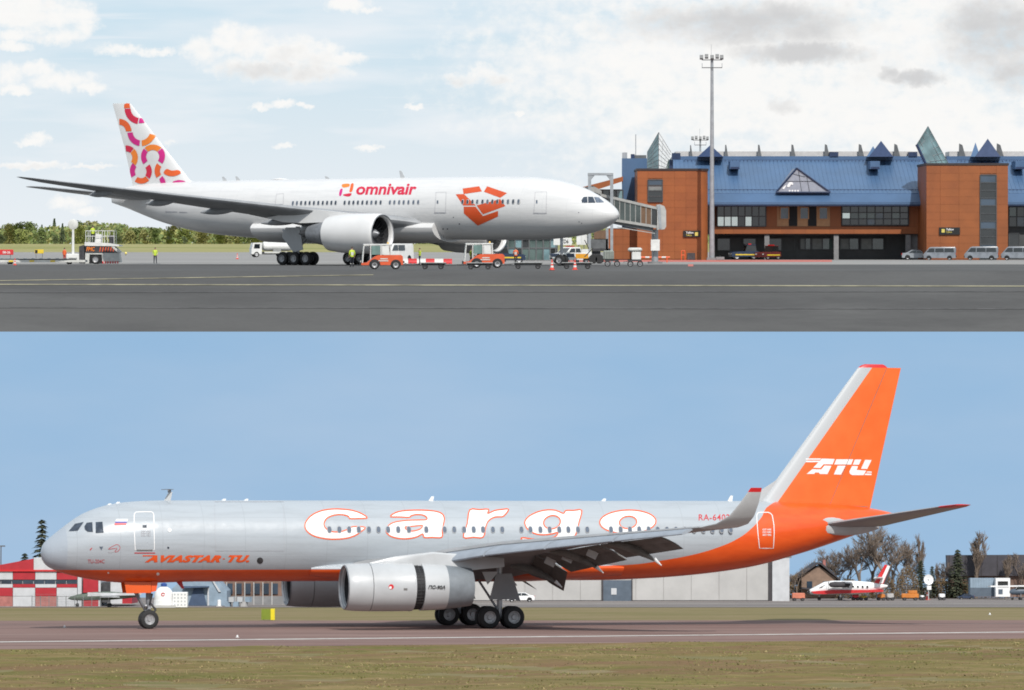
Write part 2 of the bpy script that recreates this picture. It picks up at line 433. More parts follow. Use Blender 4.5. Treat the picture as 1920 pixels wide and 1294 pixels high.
b.add([(x, y, gz(y) + .01) for y in ys_ for x in (-1400, 0, 1400)], [(i * 3 + j, i * 3 + j + 1, i * 3 + j + 4, i * 3 + j + 3) for i in range(4) for j in range(2)])
b.obj('grass_field', 'far_grass', kind='structure', smooth=60)
flat('apron_line', 1060, 1560, 520, 596, .012, 'line_red')
flat('apron_line', 1290, 1300, 400, 450, .014, 'line_red')
flat('apron_line', -200, 2100, 470, 474, .012, 'line_pale')

# lower airfield
TN = math.tan(R(22))
def lsheet(name, y0, y1, z, m, x0=-300, x1=300, s0=0.0, s1=0.0):
    """sheet between two lines y = y0 + s0 x and y = y1 + s1 x"""
    b = B(); K = 12
    vs = [(x, max(min(y + s * x, 101), -214), z) for x in [x0 + (x1 - x0) * i / K for i in range(K + 1)] for y, s in ((y0, s0), (y1, s1))]
    b.add(vs, [(2 * i, 2 * i + 2, 2 * i + 3, 2 * i + 1) for i in range(K)])
    return b.obj(name, m, kind='structure', low=True, smooth=None)
lsheet('ground', -214, 101, -0.02, 'strip_grass', -420, 420)
lsheet('runway', -34.5, 16, 0.0, 'runway_asphalt', -110, 110, TN, .03)
lsheet('runway_line', -22.6, -21.3, 0.006, 'line_white', -110, 110, TN, TN)
lsheet('runway_joint', 6.6, 7.0, 0.006, 'joint_dark', -110, 110, .03, .03)
lsheet('taxiway', 58, 101, 0.0, 'taxi_asphalt')
lsheet('taxiway_line', 72, 72.7, 0.006, 'line_pale')
lsheet('taxiway_edge', 62.5, 64.2, 0.005, 'joint_dark')

def grass_verge():
    """rough grass in front of the runway: an uneven sheet and blades on it"""
    rnd = random.Random(3)
    b = B(); nx, ny = 150, 46
    x0, x1, y0, y1 = -60, 60, -112, -37.6
    h = lambda x, y: 0.05 * math.sin(x * .31 + 2 * math.sin(y * .2)) + 0.04 * math.sin(x * .9 + y * .5) + 0.03
    vs = []
    for j in range(ny + 1):
        for i in range(nx + 1):
            x = x0 + (x1 - x0) * i / nx; ye = -34.6 + TN * x; y = y0 + (ye - y0) * j / ny
            e = min(1.0, (ye - y) / 3.0)
            vs.append((x, y + (rnd.uniform(-.25, .25) if j == ny else 0), -0.01 + (h(x, y) + rnd.uniform(-.03, .05)) * e + .012))
    n = nx + 1
    b.add(vs, [(j * n + i, j * n + i + 1, (j + 1) * n + i + 1, (j + 1) * n + i) for j in range(ny) for i in range(nx)])
    b.obj('grass_verge', 'spring_grass', low=True, kind='structure', smooth=60)
    for k, (nm, col, cnt) in enumerate((('blade_green', (0.16, 0.165, 0.04), 34000), ('blade_straw', (0.32, 0.25, 0.115), 30000), ('blade_dark', (0.10, 0.10, 0.028), 5000))):
        mat(nm, col, 0.85, var=0.25, scale=0.4)
        b = B()
        for q in range(cnt):
            y = -112 + 92 * (1 - rnd.random() ** 1.4); w = 0.13 * (218 + y) + 2
            x = rnd.uniform(-w, w); ye = -34.8 + TN * x
            if y > ye: continue
            if math.sin(x * .23 + k * 2.1 + 1.5 * math.sin(y * .11 + k)) * math.sin(y * .19 + k + x * .07) < rnd.uniform(-.9, .25): continue
            hh = rnd.uniform(.02, .065) * (0.6 if y > ye - 6 else 1); a = rnd.uniform(0, 6.28); wd = rnd.uniform(.015, .045)
            dx, dy = math.cos(a) * wd, math.sin(a) * wd
            z = h(x, y) * min(1, (ye - y) / 3) - .01
            b.add([(x - dx, y - dy, z), (x + dx, y + dy, z), (x + rnd.uniform(-.08, .08), y + rnd.uniform(-.05, .05), z + hh)], [(0, 1, 2)])
        o = link('grass', b.mesh('grass', None, False), nm, low=True, label=('fresh green', 'dry straw coloured', 'dark green')[k] + ' grass blades on the verge before the runway', cat='grass', kind='stuff')
grass_verge()

# the sky behind the lower airfield: an upright backdrop under the apron's front edge
def sky_backdrop():
    m = bpy.data.materials.new('sky_blue'); m.use_nodes = True; t = m.node_tree; t.nodes.clear()
    tc = N(t, 'ShaderNodeTexCoord'); mp = N(t, 'ShaderNodeMapping'); mp.inputs['Scale'].default_value = (0.018, 1, 0.06)
    t.links.new(tc.outputs['Object'], mp.inputs[0])
    n = N(t, 'ShaderNodeTexNoise', inp={'Scale': 1.0, 'Detail': 5.0, 'Roughness': 0.55}); t.links.new(mp.outputs[0], n.inputs['Vector'])
    c = mix_(t, ramp_(t, n.outputs[0], 0.3, 0.72), (0.308, 0.497, 0.72), (0.40, 0.552, 0.74))
    e = N(t, 'ShaderNodeEmission'); t.links.new(c, e.inputs[0]); e.inputs[1].default_value = 1.0
    o = N(t, 'ShaderNodeOutputMaterial'); t.links.new(e.outputs[0], o.inputs[0])
    b = B(); b.poly([(-420, BK_Y + .05, -27), (420, BK_Y + .05, -27), (420, BK_Y + .05, BK_Z + .005), (-420, BK_Y + .05, BK_Z + .005)])
    b.obj('sky', m, kind='structure', smooth=None)
sky_backdrop()

# ------------------------------------------------------------------ aircraft
def pchip(xs, ys):
    xs = np.array(xs, float); ys = np.array(ys, float); h = np.diff(xs); d = np.diff(ys) / h
    m = np.zeros(len(xs)); m[0], m[-1] = d[0], d[-1]
    for i in range(1, len(xs) - 1):
        if d[i - 1] * d[i] > 0:
            w1 = 2 * h[i] + h[i - 1]; w2 = h[i] + 2 * h[i - 1]
            m[i] = (w1 + w2) / (w1 / d[i - 1] + w2 / d[i])
    def f(x):
        x = min(max(x, xs[0]), xs[-1]); i = min(max(int(np.searchsorted(xs, x)) - 1, 0), len(h) - 1)
        t = (x - xs[i]) / h[i]
        return float((2 * t ** 3 - 3 * t * t + 1) * ys[i] + (t ** 3 - 2 * t * t + t) * h[i] * m[i] + (-2 * t ** 3 + 3 * t * t) * ys[i + 1] + (t ** 3 - t * t) * h[i] * m[i + 1])
    return f
class Craft:
    def __init__(s, name, label, O, A, S, Z, sx, st):
        s.O, s.A, s.S, s.Z, s.sx = map(np.array, (O, A, S, Z, sx))
        s.sx = sx
        ax = sx * s.A; ay = -s.S
        m = Matrix(((ax[0], ay[0], s.Z[0], O[0]), (ax[1], ay[1], s.Z[1], O[1]), (ax[2], ay[2], s.Z[2], O[2]), (0, 0, 0, 1)))
        s.root = bpy.data.objects.new(name, None); COL.objects.link(s.root); s.root.matrix_world = m
        tag(s.root, label, 'aircraft')
        u = [q[0] for q in st]
        s.top = pchip(u, [q[1] for q in st]); s.bot = pchip(u, [q[2] for q in st]); s.wid = pchip(u, [q[3] for q in st])
        s.len = u[-1]
    def L(s, u, v, z): return Vector((s.sx * u, -v, z))
    def inv(s, px, py, v):
        M = np.stack([ray(px, py), -s.A, -s.Z], 1)
        t, u, z = np.linalg.solve(M, s.O - CAMP + v * s.S); return u, z
    def sv(s, u, z):
        a, b, w = s.top(u), s.bot(u), s.wid(u); h = max((a - b) / 2, 1e-3)
        q = 1 - ((z - (a + b) / 2) / h) ** 2
        return w * math.sqrt(max(q, 0.0))
    def on(s, px, py, lift=0.012):
        v = s.wid(s.len * .3) * .9
        for i in range(14):
            u, z = s.inv(px, py, v); v += 0.6 * (s.sv(u, z) - v)
        u, z = s.inv(px, py, v)
        a, b, w = s.top(u), s.bot(u), max(s.wid(u), .01); h = max((a - b) / 2, .01); zc = (a + b) / 2
        nv, nz = v / w ** 2, (z - zc) / h ** 2; l = math.hypot(nv, nz) or 1
        return u, v + lift * nv / l, z + lift * nz / l
    def fuselage(s, m, name='fuselage', n=56, us=None):
        b = B(); rings = []
        us = us or sorted(set([0, .02, .08, .18, .3, .45] + [s.len * k / 110 for k in range(1, 111)]))
        for u in us:
            a, c, w = s.top(u), s.bot(u), s.wid(u)
            rings.append([s.L(u, w * math.sin(2 * math.pi * k / n), (a + c) / 2 + (a - c) / 2 * math.cos(2 * math.pi * k / n)) for k in range(n)])
        b.loft(rings)
        return b.obj(name, m, s.root, smooth=50)
    def decal(s, name, tr, m, parent, step=5, lift=0.012, fn=None):
        vs, fs = cut_tris(tr[0], tr[1], step)
        b = B(); out = []
        for x, y in vs:
            u, v, z = (fn or s.on)(x, y, lift); out.append(s.L(u, v, z))
        b.add(out, fs)
        return b.obj(name, m, parent, smooth=60)
    def foil(s, sec, m, name, parent=None, n=12, mirror=1):
        """sections (v, u of leading edge, chord, z, thickness ratio, incidence deg, cant deg)"""
        b = B(); rings = []
        for q in sec:
            v, u, c, z, tc, inc = q[:6]; cant = R(q[6]) if len(q) > 6 else 0.0
            up = []; lo = []
            for i in range(n + 1):
                x = 0.5 * (1 - math.cos(math.pi * i / n))
                th = 5 * tc * (.2969 * math.sqrt(x) - .126 * x - .3516 * x * x + .2843 * x ** 3 - .1036 * x ** 4) * c
                cb = 0.06 * tc * c * math.sin(math.pi * x)
                for lst, d in ((up, cb + th), (lo, cb - th)):
                    uu = u + x * c; dd = d - x * c * math.sin(R(inc))
                    lst.append(s.L(uu, mirror * (v - dd * math.sin(cant)), z + dd * math.cos(cant)))
            rings.append(up + lo[-2:0:-1])
        b.loft(rings)
        return b.obj(name, m, parent or s.root, smooth=45)
    def wheel(s, u, v, r, w, rimm='rim_grey', parent=None):
        b = B(); p = [(-w / 2, r * .55), (-w / 2, r * .82), (-w * .42, r * .94), (-w * .2, r), (w * .2, r), (w * .42, r * .94), (w / 2, r * .82), (w / 2, r * .55)]
        o = s.L(u, v, r)
        b.lathe(o, (0, 1, 0), p, 26)
        t = b.obj('wheel', 'tyre', parent or s.root, smooth=40)
        for sd_ in (-1, 1):
            b = B(); b.lathe(o, (0, sd_, 0), [(w * .5 - .015, r * .56), (w * .5 - .02, r * .5), (w * .32, r * .44), (w * .28, r * .25), (w * .42, r * .2), (w * .42, .001)], 20)
            for k in range(8):
                a = 2 * math.pi * k / 8
                b.sphere((o[0] + math.cos(a) * r * .35, o[1] + sd_ * w * .3, o[2] + math.sin(a) * r * .35), r * .05, 5, 3)
            b.obj('rim', rimm, t)
        return t
    def tube(s, name, a, c, r, m, r1=None, parent=None):
        b = B(); b.tube(s.L(*a), s.L(*c), r, r1, 12); return b.obj(name, m, parent or s.root)
    def windows(s, cols, z, hw, hh, m, name='window'):
        """one oval window mesh, shared by all; cols = stations u (cylindrical part)"""
        b = B(); u0 = cols[0]; b.cur = 0; n = 14; rings = []
        for q in (0.0, .78, .8, 1.0):
            rg = []
            for k in range(n):
                a = 2 * math.pi * k / n; cs, sn = math.cos(a), math.sin(a)
                e = 0.75
                du = q * hw * abs(cs) ** e * (1 if cs > 0 else -1); dz = q * hh * abs(sn) ** e * (1 if sn > 0 else -1)
                lf = .034 if q < .79 else (.042 if q < .9 else .02)
                v = s.sv(u0, z + dz) + lf
                rg.append(s.L(u0 + du, v, z + dz))
            rings.append(rg)
        vs = [p for r in rings[1:] for p in r] ; fs = [tuple(range(n))]; mi = [0]
        for i in range(2):
            for j in range(n): fs.append((i * n + j, i * n + (j + 1) % n, (i + 1) * n + (j + 1) % n, (i + 1) * n + j)); mi.append(1)
        b.add(vs, fs); b.m = mi
        o = b.obj(name, m, s.root)
        for u in cols[1:]:
            inst(o, s.root, (s.sx * (u - u0), 0, 0))

mat('tyre', (0.018, 0.018, 0.019), 0.75, var=0.2, scale=6)
mat('rim_grey', (0.42, 0.42, 0.43), 0.4, 0.5, var=0.12, scale=9)
mat('white_paint', (0.72, 0.715, 0.712), 0.32, var=0.025, scale=0.5, coat=0.25)
mat('wing_grey', (0.30, 0.31, 0.325), 0.5, var=0.07, scale=0.8)
mat('pale_grey', (0.50, 0.515, 0.53), 0.38, var=0.04, scale=0.8, coat=0.2)
mat('dark_metal', (0.06, 0.06, 0.065), 0.55, 0.3, var=0.2, scale=4)
mat('steel', (0.42, 0.43, 0.45), 0.35, 0.6, var=0.1, scale=5)
mat('mid_metal', (0.26, 0.27, 0.29), 0.45, 0.4, var=0.1, scale=4)
mat('black', (0.012, 0.012, 0.014), 0.6, var=0.1)
mat('window_dark', (0.045, 0.06, 0.085), 0.12, var=0.2, scale=4)
mat('window_mid', (0.13, 0.16, 0.21), 0.2, var=0.2, scale=4)
mat('window_rim', (0.45, 0.46, 0.48), 0.5, var=0.05)
mat('outline_grey', (0.42, 0.42, 0.45), 0.6, var=0.1)
mat('crimson', (0.62, 0.012, 0.055), 0.4, var=0.03)
mat('magenta', (0.62, 0.012, 0.22), 0.4, var=0.03)
mat('logo_orange', (0.80, 0.12, 0.018), 0.4, var=0.03)
mat('logo_amber', (0.85, 0.22, 0.02), 0.4, var=0.03)
mat('box_orange', (0.66, 0.085, 0.018), 0.4, var=0.03)
mat('letter_white', (0.86, 0.86, 0.86), 0.45, var=0.02)
mat('letter_orange', (0.85, 0.11, 0.02), 0.45, var=0.02)
mat('letter_red', (0.55, 0.02, 0.03), 0.45, var=0.02)
mat('tip_red', (0.62, 0.02, 0.025), 0.4, var=0.03)
mat('orange_paint', (0.80, 0.115, 0.014), 0.3, var=0.03, scale=0.6, coat=0.3)
mat('flap_grey', (0.155, 0.15, 0.145), 0.6, var=0.14, scale=1.5)

def livery_lines(name, base, dirt, step=2.54, z0=3.0, dz=1.05, rough=.34):
    """painted skin with lap joints, faint streaks running back along the body"""
    m = bpy.data.materials.new(name); m.use_nodes = True; t = m.node_tree; p = t.nodes['Principled BSDF']
    tc = N(t, 'ShaderNodeTexCoord'); sp = N(t, 'ShaderNodeSeparateXYZ'); t.links.new(tc.outputs['Object'], sp.inputs[0])
    t.links.new(skin_lines(t, tc, sp, base, dirt, step, z0, dz), p.inputs['Base Color'])
    p.inputs['Roughness'].default_value = rough; p.inputs['Coat Weight'].default_value = .25; p.inputs['Coat Roughness'].default_value = .1
    MT[name] = m; return name
def skin_lines(t, tc, sp, base, dirt, step, z0, dz):
    base, dirt = ak(base), ak(dirt)
    fx = math_(t, 'LESS_THAN', math_(t, 'FRACT', math_(t, 'DIVIDE', math_(t, 'ADD', sp.outputs[0], 200.0), step)), .012)
    fz = math_(t, 'LESS_THAN', math_(t, 'FRACT', math_(t, 'DIVIDE', math_(t, 'ADD', sp.outputs[2], z0), dz)), .018)
    mp = N(t, 'ShaderNodeMapping'); mp.inputs['Scale'].default_value = (.35, 1, 4); t.links.new(tc.outputs['Object'], mp.inputs[0])
    n = N(t, 'ShaderNodeTexNoise', inp={'Scale': 1.0, 'Detail': 7.0, 'Roughness': .65}); t.links.new(mp.outputs[0], n.inputs['Vector'])
    n3 = N(t, 'ShaderNodeTexNoise', inp={'Scale': 1.5, 'Detail': 2.0}); t.links.new(tc.outputs['Object'], n3.inputs['Vector'])
    bp = N(t, 'ShaderNodeBump', inp={'Strength': .10, 'Distance': .12}); t.links.new(n3.outputs[0], bp.inputs['Height']); t.links.new(bp.outputs[0], t.nodes['Principled BSDF'].inputs['Normal'])
    k = math_(t, 'MAXIMUM', math_(t, 'MULTIPLY', ramp_(t, n.outputs[0], .42, .78), .75), math_(t, 'MULTIPLY', math_(t, 'MAXIMUM', fx, fz), .8))
    return mix_(t, k, base, dirt)
livery_lines('airliner_skin', (0.72, 0.715, 0.712), (0.60, 0.60, 0.605))
def engine(cr, u0, u1, v, zc, r, cols, lip, seglist, core=None, fan='dark_metal', parent=None):
    """nacelle built of lathed pieces: seglist = (name, material, profile)"""
    root = None
    for nm, m, prof in seglist:
        b = B(); b.lathe(cr.L(u0, v, zc), (cr.sx, 0, 0), prof, 40)
        o = b.obj(nm, m, root or cr.root, smooth=40)
        if root is None: root = o
    # fan face with spinner and blades
    b = B(); b.lathe(cr.L(u0, v, zc), (cr.sx, 0, 0), [(r * .62, r * .84), (r * .64, r * .3), (r * .64, .01)], 32)
    fn = b.obj('fan', 'black', root)
    b = B()
    for k in range(22):
        a = 2 * math.pi * k / 22
        p = [cr.L(u0 + r * .58, v + math.cos(a) * r * .25, zc + math.sin(a) * r * .25), cr.L(u0 + r * .63, v + math.cos(a + .2) * r * .25, zc + math.sin(a + .2) * r * .25),
             cr.L(u0 + r * .63, v + math.cos(a + .2) * r * .83, zc + math.sin(a + .2) * r * .83), cr.L(u0 + r * .5, v + math.cos(a) * r * .83, zc + math.sin(a) * r * .83)]
        b.poly(p)
    b.obj('fan_blades', fan, root)
    b = B(); b.lathe(cr.L(u0, v, zc), (cr.sx, 0, 0), [(r * .2, .01), (r * .3, r * .1), (r * .45, r * .2), (r * .64, r * .27)], 20)
    b.obj('spinner', 'mid_metal', root)
    return root
# ---------------- white twin-engined airliner at the gate
def airliner():
    th = R(35)
    st = [(0, 4.97, 4.93, .02), (.12, 5.32, 4.62, .42), (.4, 5.62, 4.32, .78), (1.0, 6.08, 3.92, 1.22), (2, 6.66, 3.5, 1.72), (3, 7.15, 3.22, 2.08), (4, 7.58, 3.0, 2.36), (5.5, 8.03, 2.80, 2.66), (7.5, 8.46, 2.62, 2.93), (10, 8.72, 2.53, 3.07), (12.5, 8.78, 2.52, 3.1),
          (20, 8.80, 2.56, 3.1), (40, 8.76, 2.62, 3.1), (45, 8.74, 2.78, 3.0), (49, 8.7, 3.06, 2.75), (52.2, 8.66, 3.42, 2.4), (55, 8.62, 3.93, 2.0), (57.5, 8.55, 4.52, 1.6), (60, 8.4, 5.28, 1.12), (62, 8.15, 5.92, .68), (63.4, 7.75, 6.3, .34), (64.1, 7.4, 6.5, .12)]
    c = Craft('airliner', 'white twin engined airliner with orange box emblem and swirl patterned tail', np.array([10.26, 414, 0]), [-math.cos(th), math.sin(th), 0], [-math.sin(th), -math.cos(th), 0], [0, 0, 1], -1, st)
    fu = c.fuselage('airliner_skin')
    # belly fairing
    b = B(); rings = []
    for u, k in ((20, .05), (22, .6), (25, .95), (30, 1.0), (36, 1.0), (40, .7), (43, .05)):
        rings.append([c.L(u, (3.12 + .28 * k) * math.sin(a), 3.75 + (-1.42 - .16 * k if math.cos(a) < 0 else .9) * abs(math.cos(a))) for a in [2 * math.pi * j / 28 for j in range(28)]])
    b.loft(rings); b.obj('belly_fairing', 'white_paint', c.root)
    # wings
    ws = [(2.3, 20.6, 15.6, 4.0, .11, 1.5), (3.4, 22.6, 13.6, 4.35, .11, 1.5), (9.7, 29.4, 8.7, 5.42, .10, 2.0), (20, 39.5, 5.1, 7.0, .10, 2.0), (27.6, 47.1, 2.7, 8.22, .09, 1.0), (29.4, 49.0, 1.7, 8.55, .08, 0), (30.2, 50.1, .6, 8.70, .06, 0)]
    for sgn in (1, -1):
        w = c.foil(ws, 'wing_grey', 'wing', mirror=sgn)
        for v, ln in ((6.8, 5.2), (13.0, 4.6), (18.0, 3.8), (23.0, 3.0)):
            t = (v - 3.4) / 27; ute = np.interp(v, [q[0] for q in ws], [q[1] + q[2] for q in ws]); zz = np.interp(v, [q[0] for q in ws], [q[3] - q[2] * math.sin(R(q[5])) for q in ws])
            b = B(); rings = []
            for k in range(9):
                x = k / 8; rr = math.sin(math.pi * min(max(x, .03), .97)) ** .7
                rings.append([c.L(ute - ln * .72 + x * ln, sgn * v + .26 * rr * math.cos(a), zz - .12 + x * -.25 + .38 * rr * math.sin(a)) for a in [2 * math.pi * j / 10 for j in range(10)]])
            b.loft(rings); b.obj('flap_fairing', 'wing_grey', w)
        c.foil([(1.0, 56.6, 6.6, 6.95, .09, 0), (6, 60.8, 4.2, 7.5, .09, 0), (10.4, 64.5, 2.3, 8.04, .08, 0), (10.9, 65.4, 1.2, 8.1, .06, 0)], 'wing_grey', 'tailplane', mirror=sgn)
        r = 1.98; v = sgn * 9.7; zc = 3.15; u0 = 21.2
        eng = engine(c, u0, 0, v, zc, r, None, None, [
            ('engine', 'white_paint', [(.75, r * .84), (.25, r * .82), (.05, r * .87), (-.02, r * .92), (.08, r * .965), (.4, r * .99), (1.2, r), (3.2, r * 1.0), (5.0, r * .955), (6.4, r * .86), (6.4, r * .82)]),
            ('intake_lip', 'mid_metal', [(.3, r * .835), (.02, r * .885), (-.035, r * .925), (.02, r * .955)]),
            ('intake_duct', 'dark_metal', [(.3, r * .83), (1.0, r * .83), (1.3, r * .84)]),
            ('bypass_duct', 'dark_metal', [(6.35, r * .84), (6.3, r * .55)]),
            ('core_cowl', 'mid_metal', [(5.5, r * .68), (6.5, r * .66), (8.2, r * .50), (9.0, r * .40), (9.0, r * .3)]),
            ('exhaust_plug', 'dark_metal', [(8.6, r * .36), (9.3, r * .26), (10.4, .03)])])
        b = B(); b.prism([(c.sx * a, z) for a, z in ((23.6, 5.0), (30.2, 5.62), (35.5, 4.75), (33.5, 4.3), (31, 4.2), (27.5, 4.3))], 'y', -v - .22, -v + .22)
        b.obj('pylon', 'white_paint', c.root, smooth=30)
        b = B(); rings = []
        # main gear: leg, door, six wheels
        v = sgn * 5.5; ug = 35.0
        leg = c.tube('gear_leg', (ug, v, 3.9), (ug, v, .75), .24, 'steel', .19)
        c.tube('gear_strut', (ug, v, 1.0), (ug + 2.2, v - sgn * .4, 3.6), .10, 'steel', parent=leg)
        c.tube('gear_strut', (ug, v, 1.6), (ug - .6, v - sgn * 1.8, 3.4), .10, 'steel', parent=leg)
        c.tube('bogie_beam', (ug - 1.75, v, .68), (ug + 1.75, v, .68), .16, 'steel', parent=leg)
        b = B(); b.prism([(c.sx * a, z) for a, z in ((ug - 1.0, 1.55), (ug + .25, 1.3), (ug + 1.7, 2.9), (ug + 1.2, 3.8), (ug - .6, 3.8))], 'y', -(v + sgn * .42) - .03, -(v + sgn * .42) + .03)
        b.obj('gear_door', 'pale_grey', c.root)
        for k in (-1.5, 0, 1.5):
            for s2 in (-.52, .52): c.wheel(ug + k, v + s2, .68, .5)
    for s2 in (-.32, .32): c.wheel(6.6, s2, .55, .38)
    c.tube('nose_gear_leg', (6.6, 0, 2.9), (6.6, 0, .55), .15, 'steel')
    # fin
    def finsec(z, u, ch, tc):
        pts = []; n = 12
        up = []; lo = []
        for i in range(n + 1):
            x = .5 * (1 - math.cos(math.pi * i / n)); t = 5 * tc * (.2969 * math.sqrt(x) - .126 * x - .3516 * x * x + .2843 * x ** 3 - .1036 * x ** 4) * ch
            up.append(c.L(u + x * ch, t, z)); lo.append(c.L(u + x * ch, -t, z))
        return up + lo[-2:0:-1]
    b = B(); b.loft([finsec(8.1, 51.2, 10.1, .075), finsec(8.75, 53.4, 7.95, .09), (finsec(12.6, 57.3, 5.2, .095)), finsec(16.85, 61.45, 2.55, .095), finsec(16.98, 61.75, 2.2, .07)])
    fin = b.obj('fin', 'white_paint', c.root, smooth=40)
    def finon(px, py, lift):
        u, z = c.inv(px, py, .3)
        le = 53.4 + (z - 8.75) * (61.45 - 53.4) / 8.1; ch = 7.95 + (z - 8.75) * (2.55 - 7.95) / 8.1
        x = min(max((u - le) / ch, 0.0), 1.0)
        t = 5 * .095 * (.2969 * math.sqrt(x) - .126 * x - .3516 * x * x + .2843 * x ** 3 - .1036 * x ** 4) * ch
        u = min(max(u, le + .02), le + ch - .02)
        return u, t + .025, z
    Zf = lambda vs, fs: ([(.25 * x, 180 + .25 * y) for x, y in vs], fs)
    swirl = [('logo_orange', poly_tris([[(924, 62), (940, 54), (962, 56), (970, 90), (923, 92)]])), ('crimson', ring_tris(1047, 92, 74, 120, 178, 100)), ('magenta', ring_tris(1047, 92, 74, 112, 96, 76)),
             ('logo_orange', ring_tris(884, 268, 52, 97, -90, -2)), ('magenta', ring_tris(1055, 268, 65, 108, 176, 97)), ('logo_amber', ring_tris(1055, 268, 65, 108, 86, 14)),
             ('crimson', ring_tris(938, 462, 46, 91, -95, -50)), ('logo_amber', ring_tris(938, 462, 46, 91, -46, 40)),
             ('logo_amber', ring_tris(1145, 455, 50, 91, -133, -48)), ('magenta', ring_tris(1145, 455, 50, 91, 222, 142)), ('magenta', ring_tris(1145, 455, 50, 91, -44, 36)),
             ('crimson', ring_tris(1053, 566, 44, 86, -38, 40)), ('logo_orange', ring_tris(1053, 566, 50, 92, 46, 126)), ('magenta', ring_tris(1053, 566, 50, 92, 150, 222)),
             ('logo_orange', ring_tris(1252, 562, 50, 92, 218, 146)), ('magenta', poly_tris([[(1197, 622), (1222, 600), (1243, 632), (1247, 664), (1212, 667)]])),
             ('logo_orange', poly_tris([smooth_loop([(1230, 578), (1252, 548), (1290, 560), (1335, 556), (1352, 580), (1315, 600), (1270, 600)], 3)])), ('magenta', poly_tris([[(1285, 662), (1305, 640), (1340, 630), (1375, 634), (1396, 646), (1350, 655)]]))]
    for m, t in swirl: c.decal('tail_swirl', Zf(*t), m, fin, 4, fn=finon)
    # windows
    z0 = c.on(868, 378.5)[2]
    xs = [460 + .1875 * x for x in (483, 523, 565, 608, 650, 693, 737, 782, 825, 868, 910, 1000, 1045, 1088, 1133, 1178, 1223, 1268, 1313, 1360, 1453, 1497, 1545, 1590, 1638, 1688, 1735)] + [800 + .1875 * x for x in (365, 415, 465, 512, 565, 615, 663, 713, 768, 820, 872, 925)]
    us = [c.inv(x, 378.6, 2.95)[0] for x in xs]
    pale = [0, 1, 17] + list(range(20, 27)) + [30, 32, 36, 38]
    c.windows([u for i, u in enumerate(us) if i not in pale], z0, .16, .25, ['window_dark', 'window_rim'])
    c.windows([u for i, u in enumerate(us) if i in pale], z0, .16, .25, ['window_mid', 'window_rim'])
    z3 = lambda pts: [(800 + .1875 * x, 310 + .1875 * y) for x, y in pts]
    for k, p in enumerate(([(1548, 352), (1568, 318), (1606, 314), (1610, 376), (1556, 376)], [(1613, 314), (1664, 316), (1690, 376), (1616, 377)], [(1672, 317), (1722, 322), (1778, 372), (1697, 376)])):
        c.decal('cockpit_window', poly_tris([z3(p)]), 'window_dark' if k < 2 else 'window_mid', c.root, 3, .015)  # foremost pane paler: reflected sky put into its colour
    # doors
    for x0, x1, y0, y1 in ((815, 837.5, 360, 398.5), (1001, 1026, 359.5, 399.5), (516, 533, 363, 383)):
        d = c.decal('door', stroke_tris(smooth_loop([(x0, y1), (x0 + 2.5, y0 + 1), (x1 - 1, y0), (x1 - 2, y1)], 1), .8), 'outline_grey', c.root, 6, .012)
        if y1 > 390:
            c.decal('door_sill', poly_tris([[(x0 - 1, y1 - .4), (x1 - 1, y1 - .4), (x1 - 1, y1 + 1.4), (x0 - 1, y1 + 1.4)]]), 'outline_grey', d, 6, .02)
            c.decal('door_handle', poly_tris([[(x0 + 4, y0 + 16), (x0 + 7, y0 + 16), (x0 + 7, y0 + 22), (x0 + 4, y0 + 22)]]), 'window_mid', d, 6, .02)
    # orange box emblem
    for p in ([(360, 233), (525, 210), (553, 262), (370, 288)], [(605, 210), (805, 278), (737, 326), (572, 265)], [(290, 290), (374, 288), (492, 402), (366, 402)], [(500, 401), (735, 338), (788, 408), (563, 490)], [(370, 414), (490, 414), (563, 508), (714, 456), (714, 512), (512, 604), (372, 482)]):
        c.decal('box_emblem', poly_tris([z3(p)]), 'box_orange', c.root, 4, .012)
    # name and swirl mark
    z2 = lambda tr: ([(460 + .1875 * x, 310 + .1875 * y) for x, y in tr[0]], tr[1])
    c.decal('lettering', text_box('omnivair', 668, 781.5, 344.5, 365.5, bold=.03, shear=.22), 'crimson', c.root, 5, .014)
    for m, p in (('logo_amber', [(970, 190), (1040, 186), (1035, 215), (975, 222)]), ('logo_orange', [(1060, 185), (1084, 188), (1068, 262), (1042, 265), (1048, 225)]), ('crimson', [(985, 290), (1060, 280), (1050, 308), (1010, 312), (980, 300)]), ('magenta', [(952, 240), (972, 236), (968, 275), (955, 306), (938, 300), (942, 265)])):
        c.decal('logo', z2(poly_tris([smooth_loop(p, 3)])), m, c.root, 4, .014)
    for x, y, w in ((1240, 870, 90), (1345, 873, 60)):
        c.decal('lettering', poly_tris([[(.25 * x, 180 + .25 * (y - 5)), (.25 * (x + w), 180 + .25 * (y - 3)), (.25 * (x + w), 180 + .25 * (y + 4)), (.25 * x, 180 + .25 * (y + 3))]]), 'outline_grey', c.root, 6, .012)
    for x, y, r_ in ((268, 520, 5), (328, 587, 7), (165, 637, 7), (208, 637, 7), (1525, 565, 5), (1550, 580, 5), (1520, 472, 5)):
        c.decal('port', ring_tris(800 + .1875 * x, 310 + .1875 * y, 0.01, r_ * .1875, 0, 360, 8), 'window_dark', c.root, 9, .014)
    # aerials and beacon
    for px, h in ((760, .7), (452, .4), (427, .4), (620, .25)):
        u = c.inv(px, 335, 0)[0]; zt = c.top(u)
        b = B(); b.prism([(c.sx * a, z) for a, z in ((u, zt - .05), (u + .6, zt - .05), (u + .75, zt + h), (u + .5, zt + h))], 'y', -.03, .03); b.obj('aerial', 'pale_grey', c.root)
    b = B(); rings = []
    u = c.inv(525, 337, 0)[0]
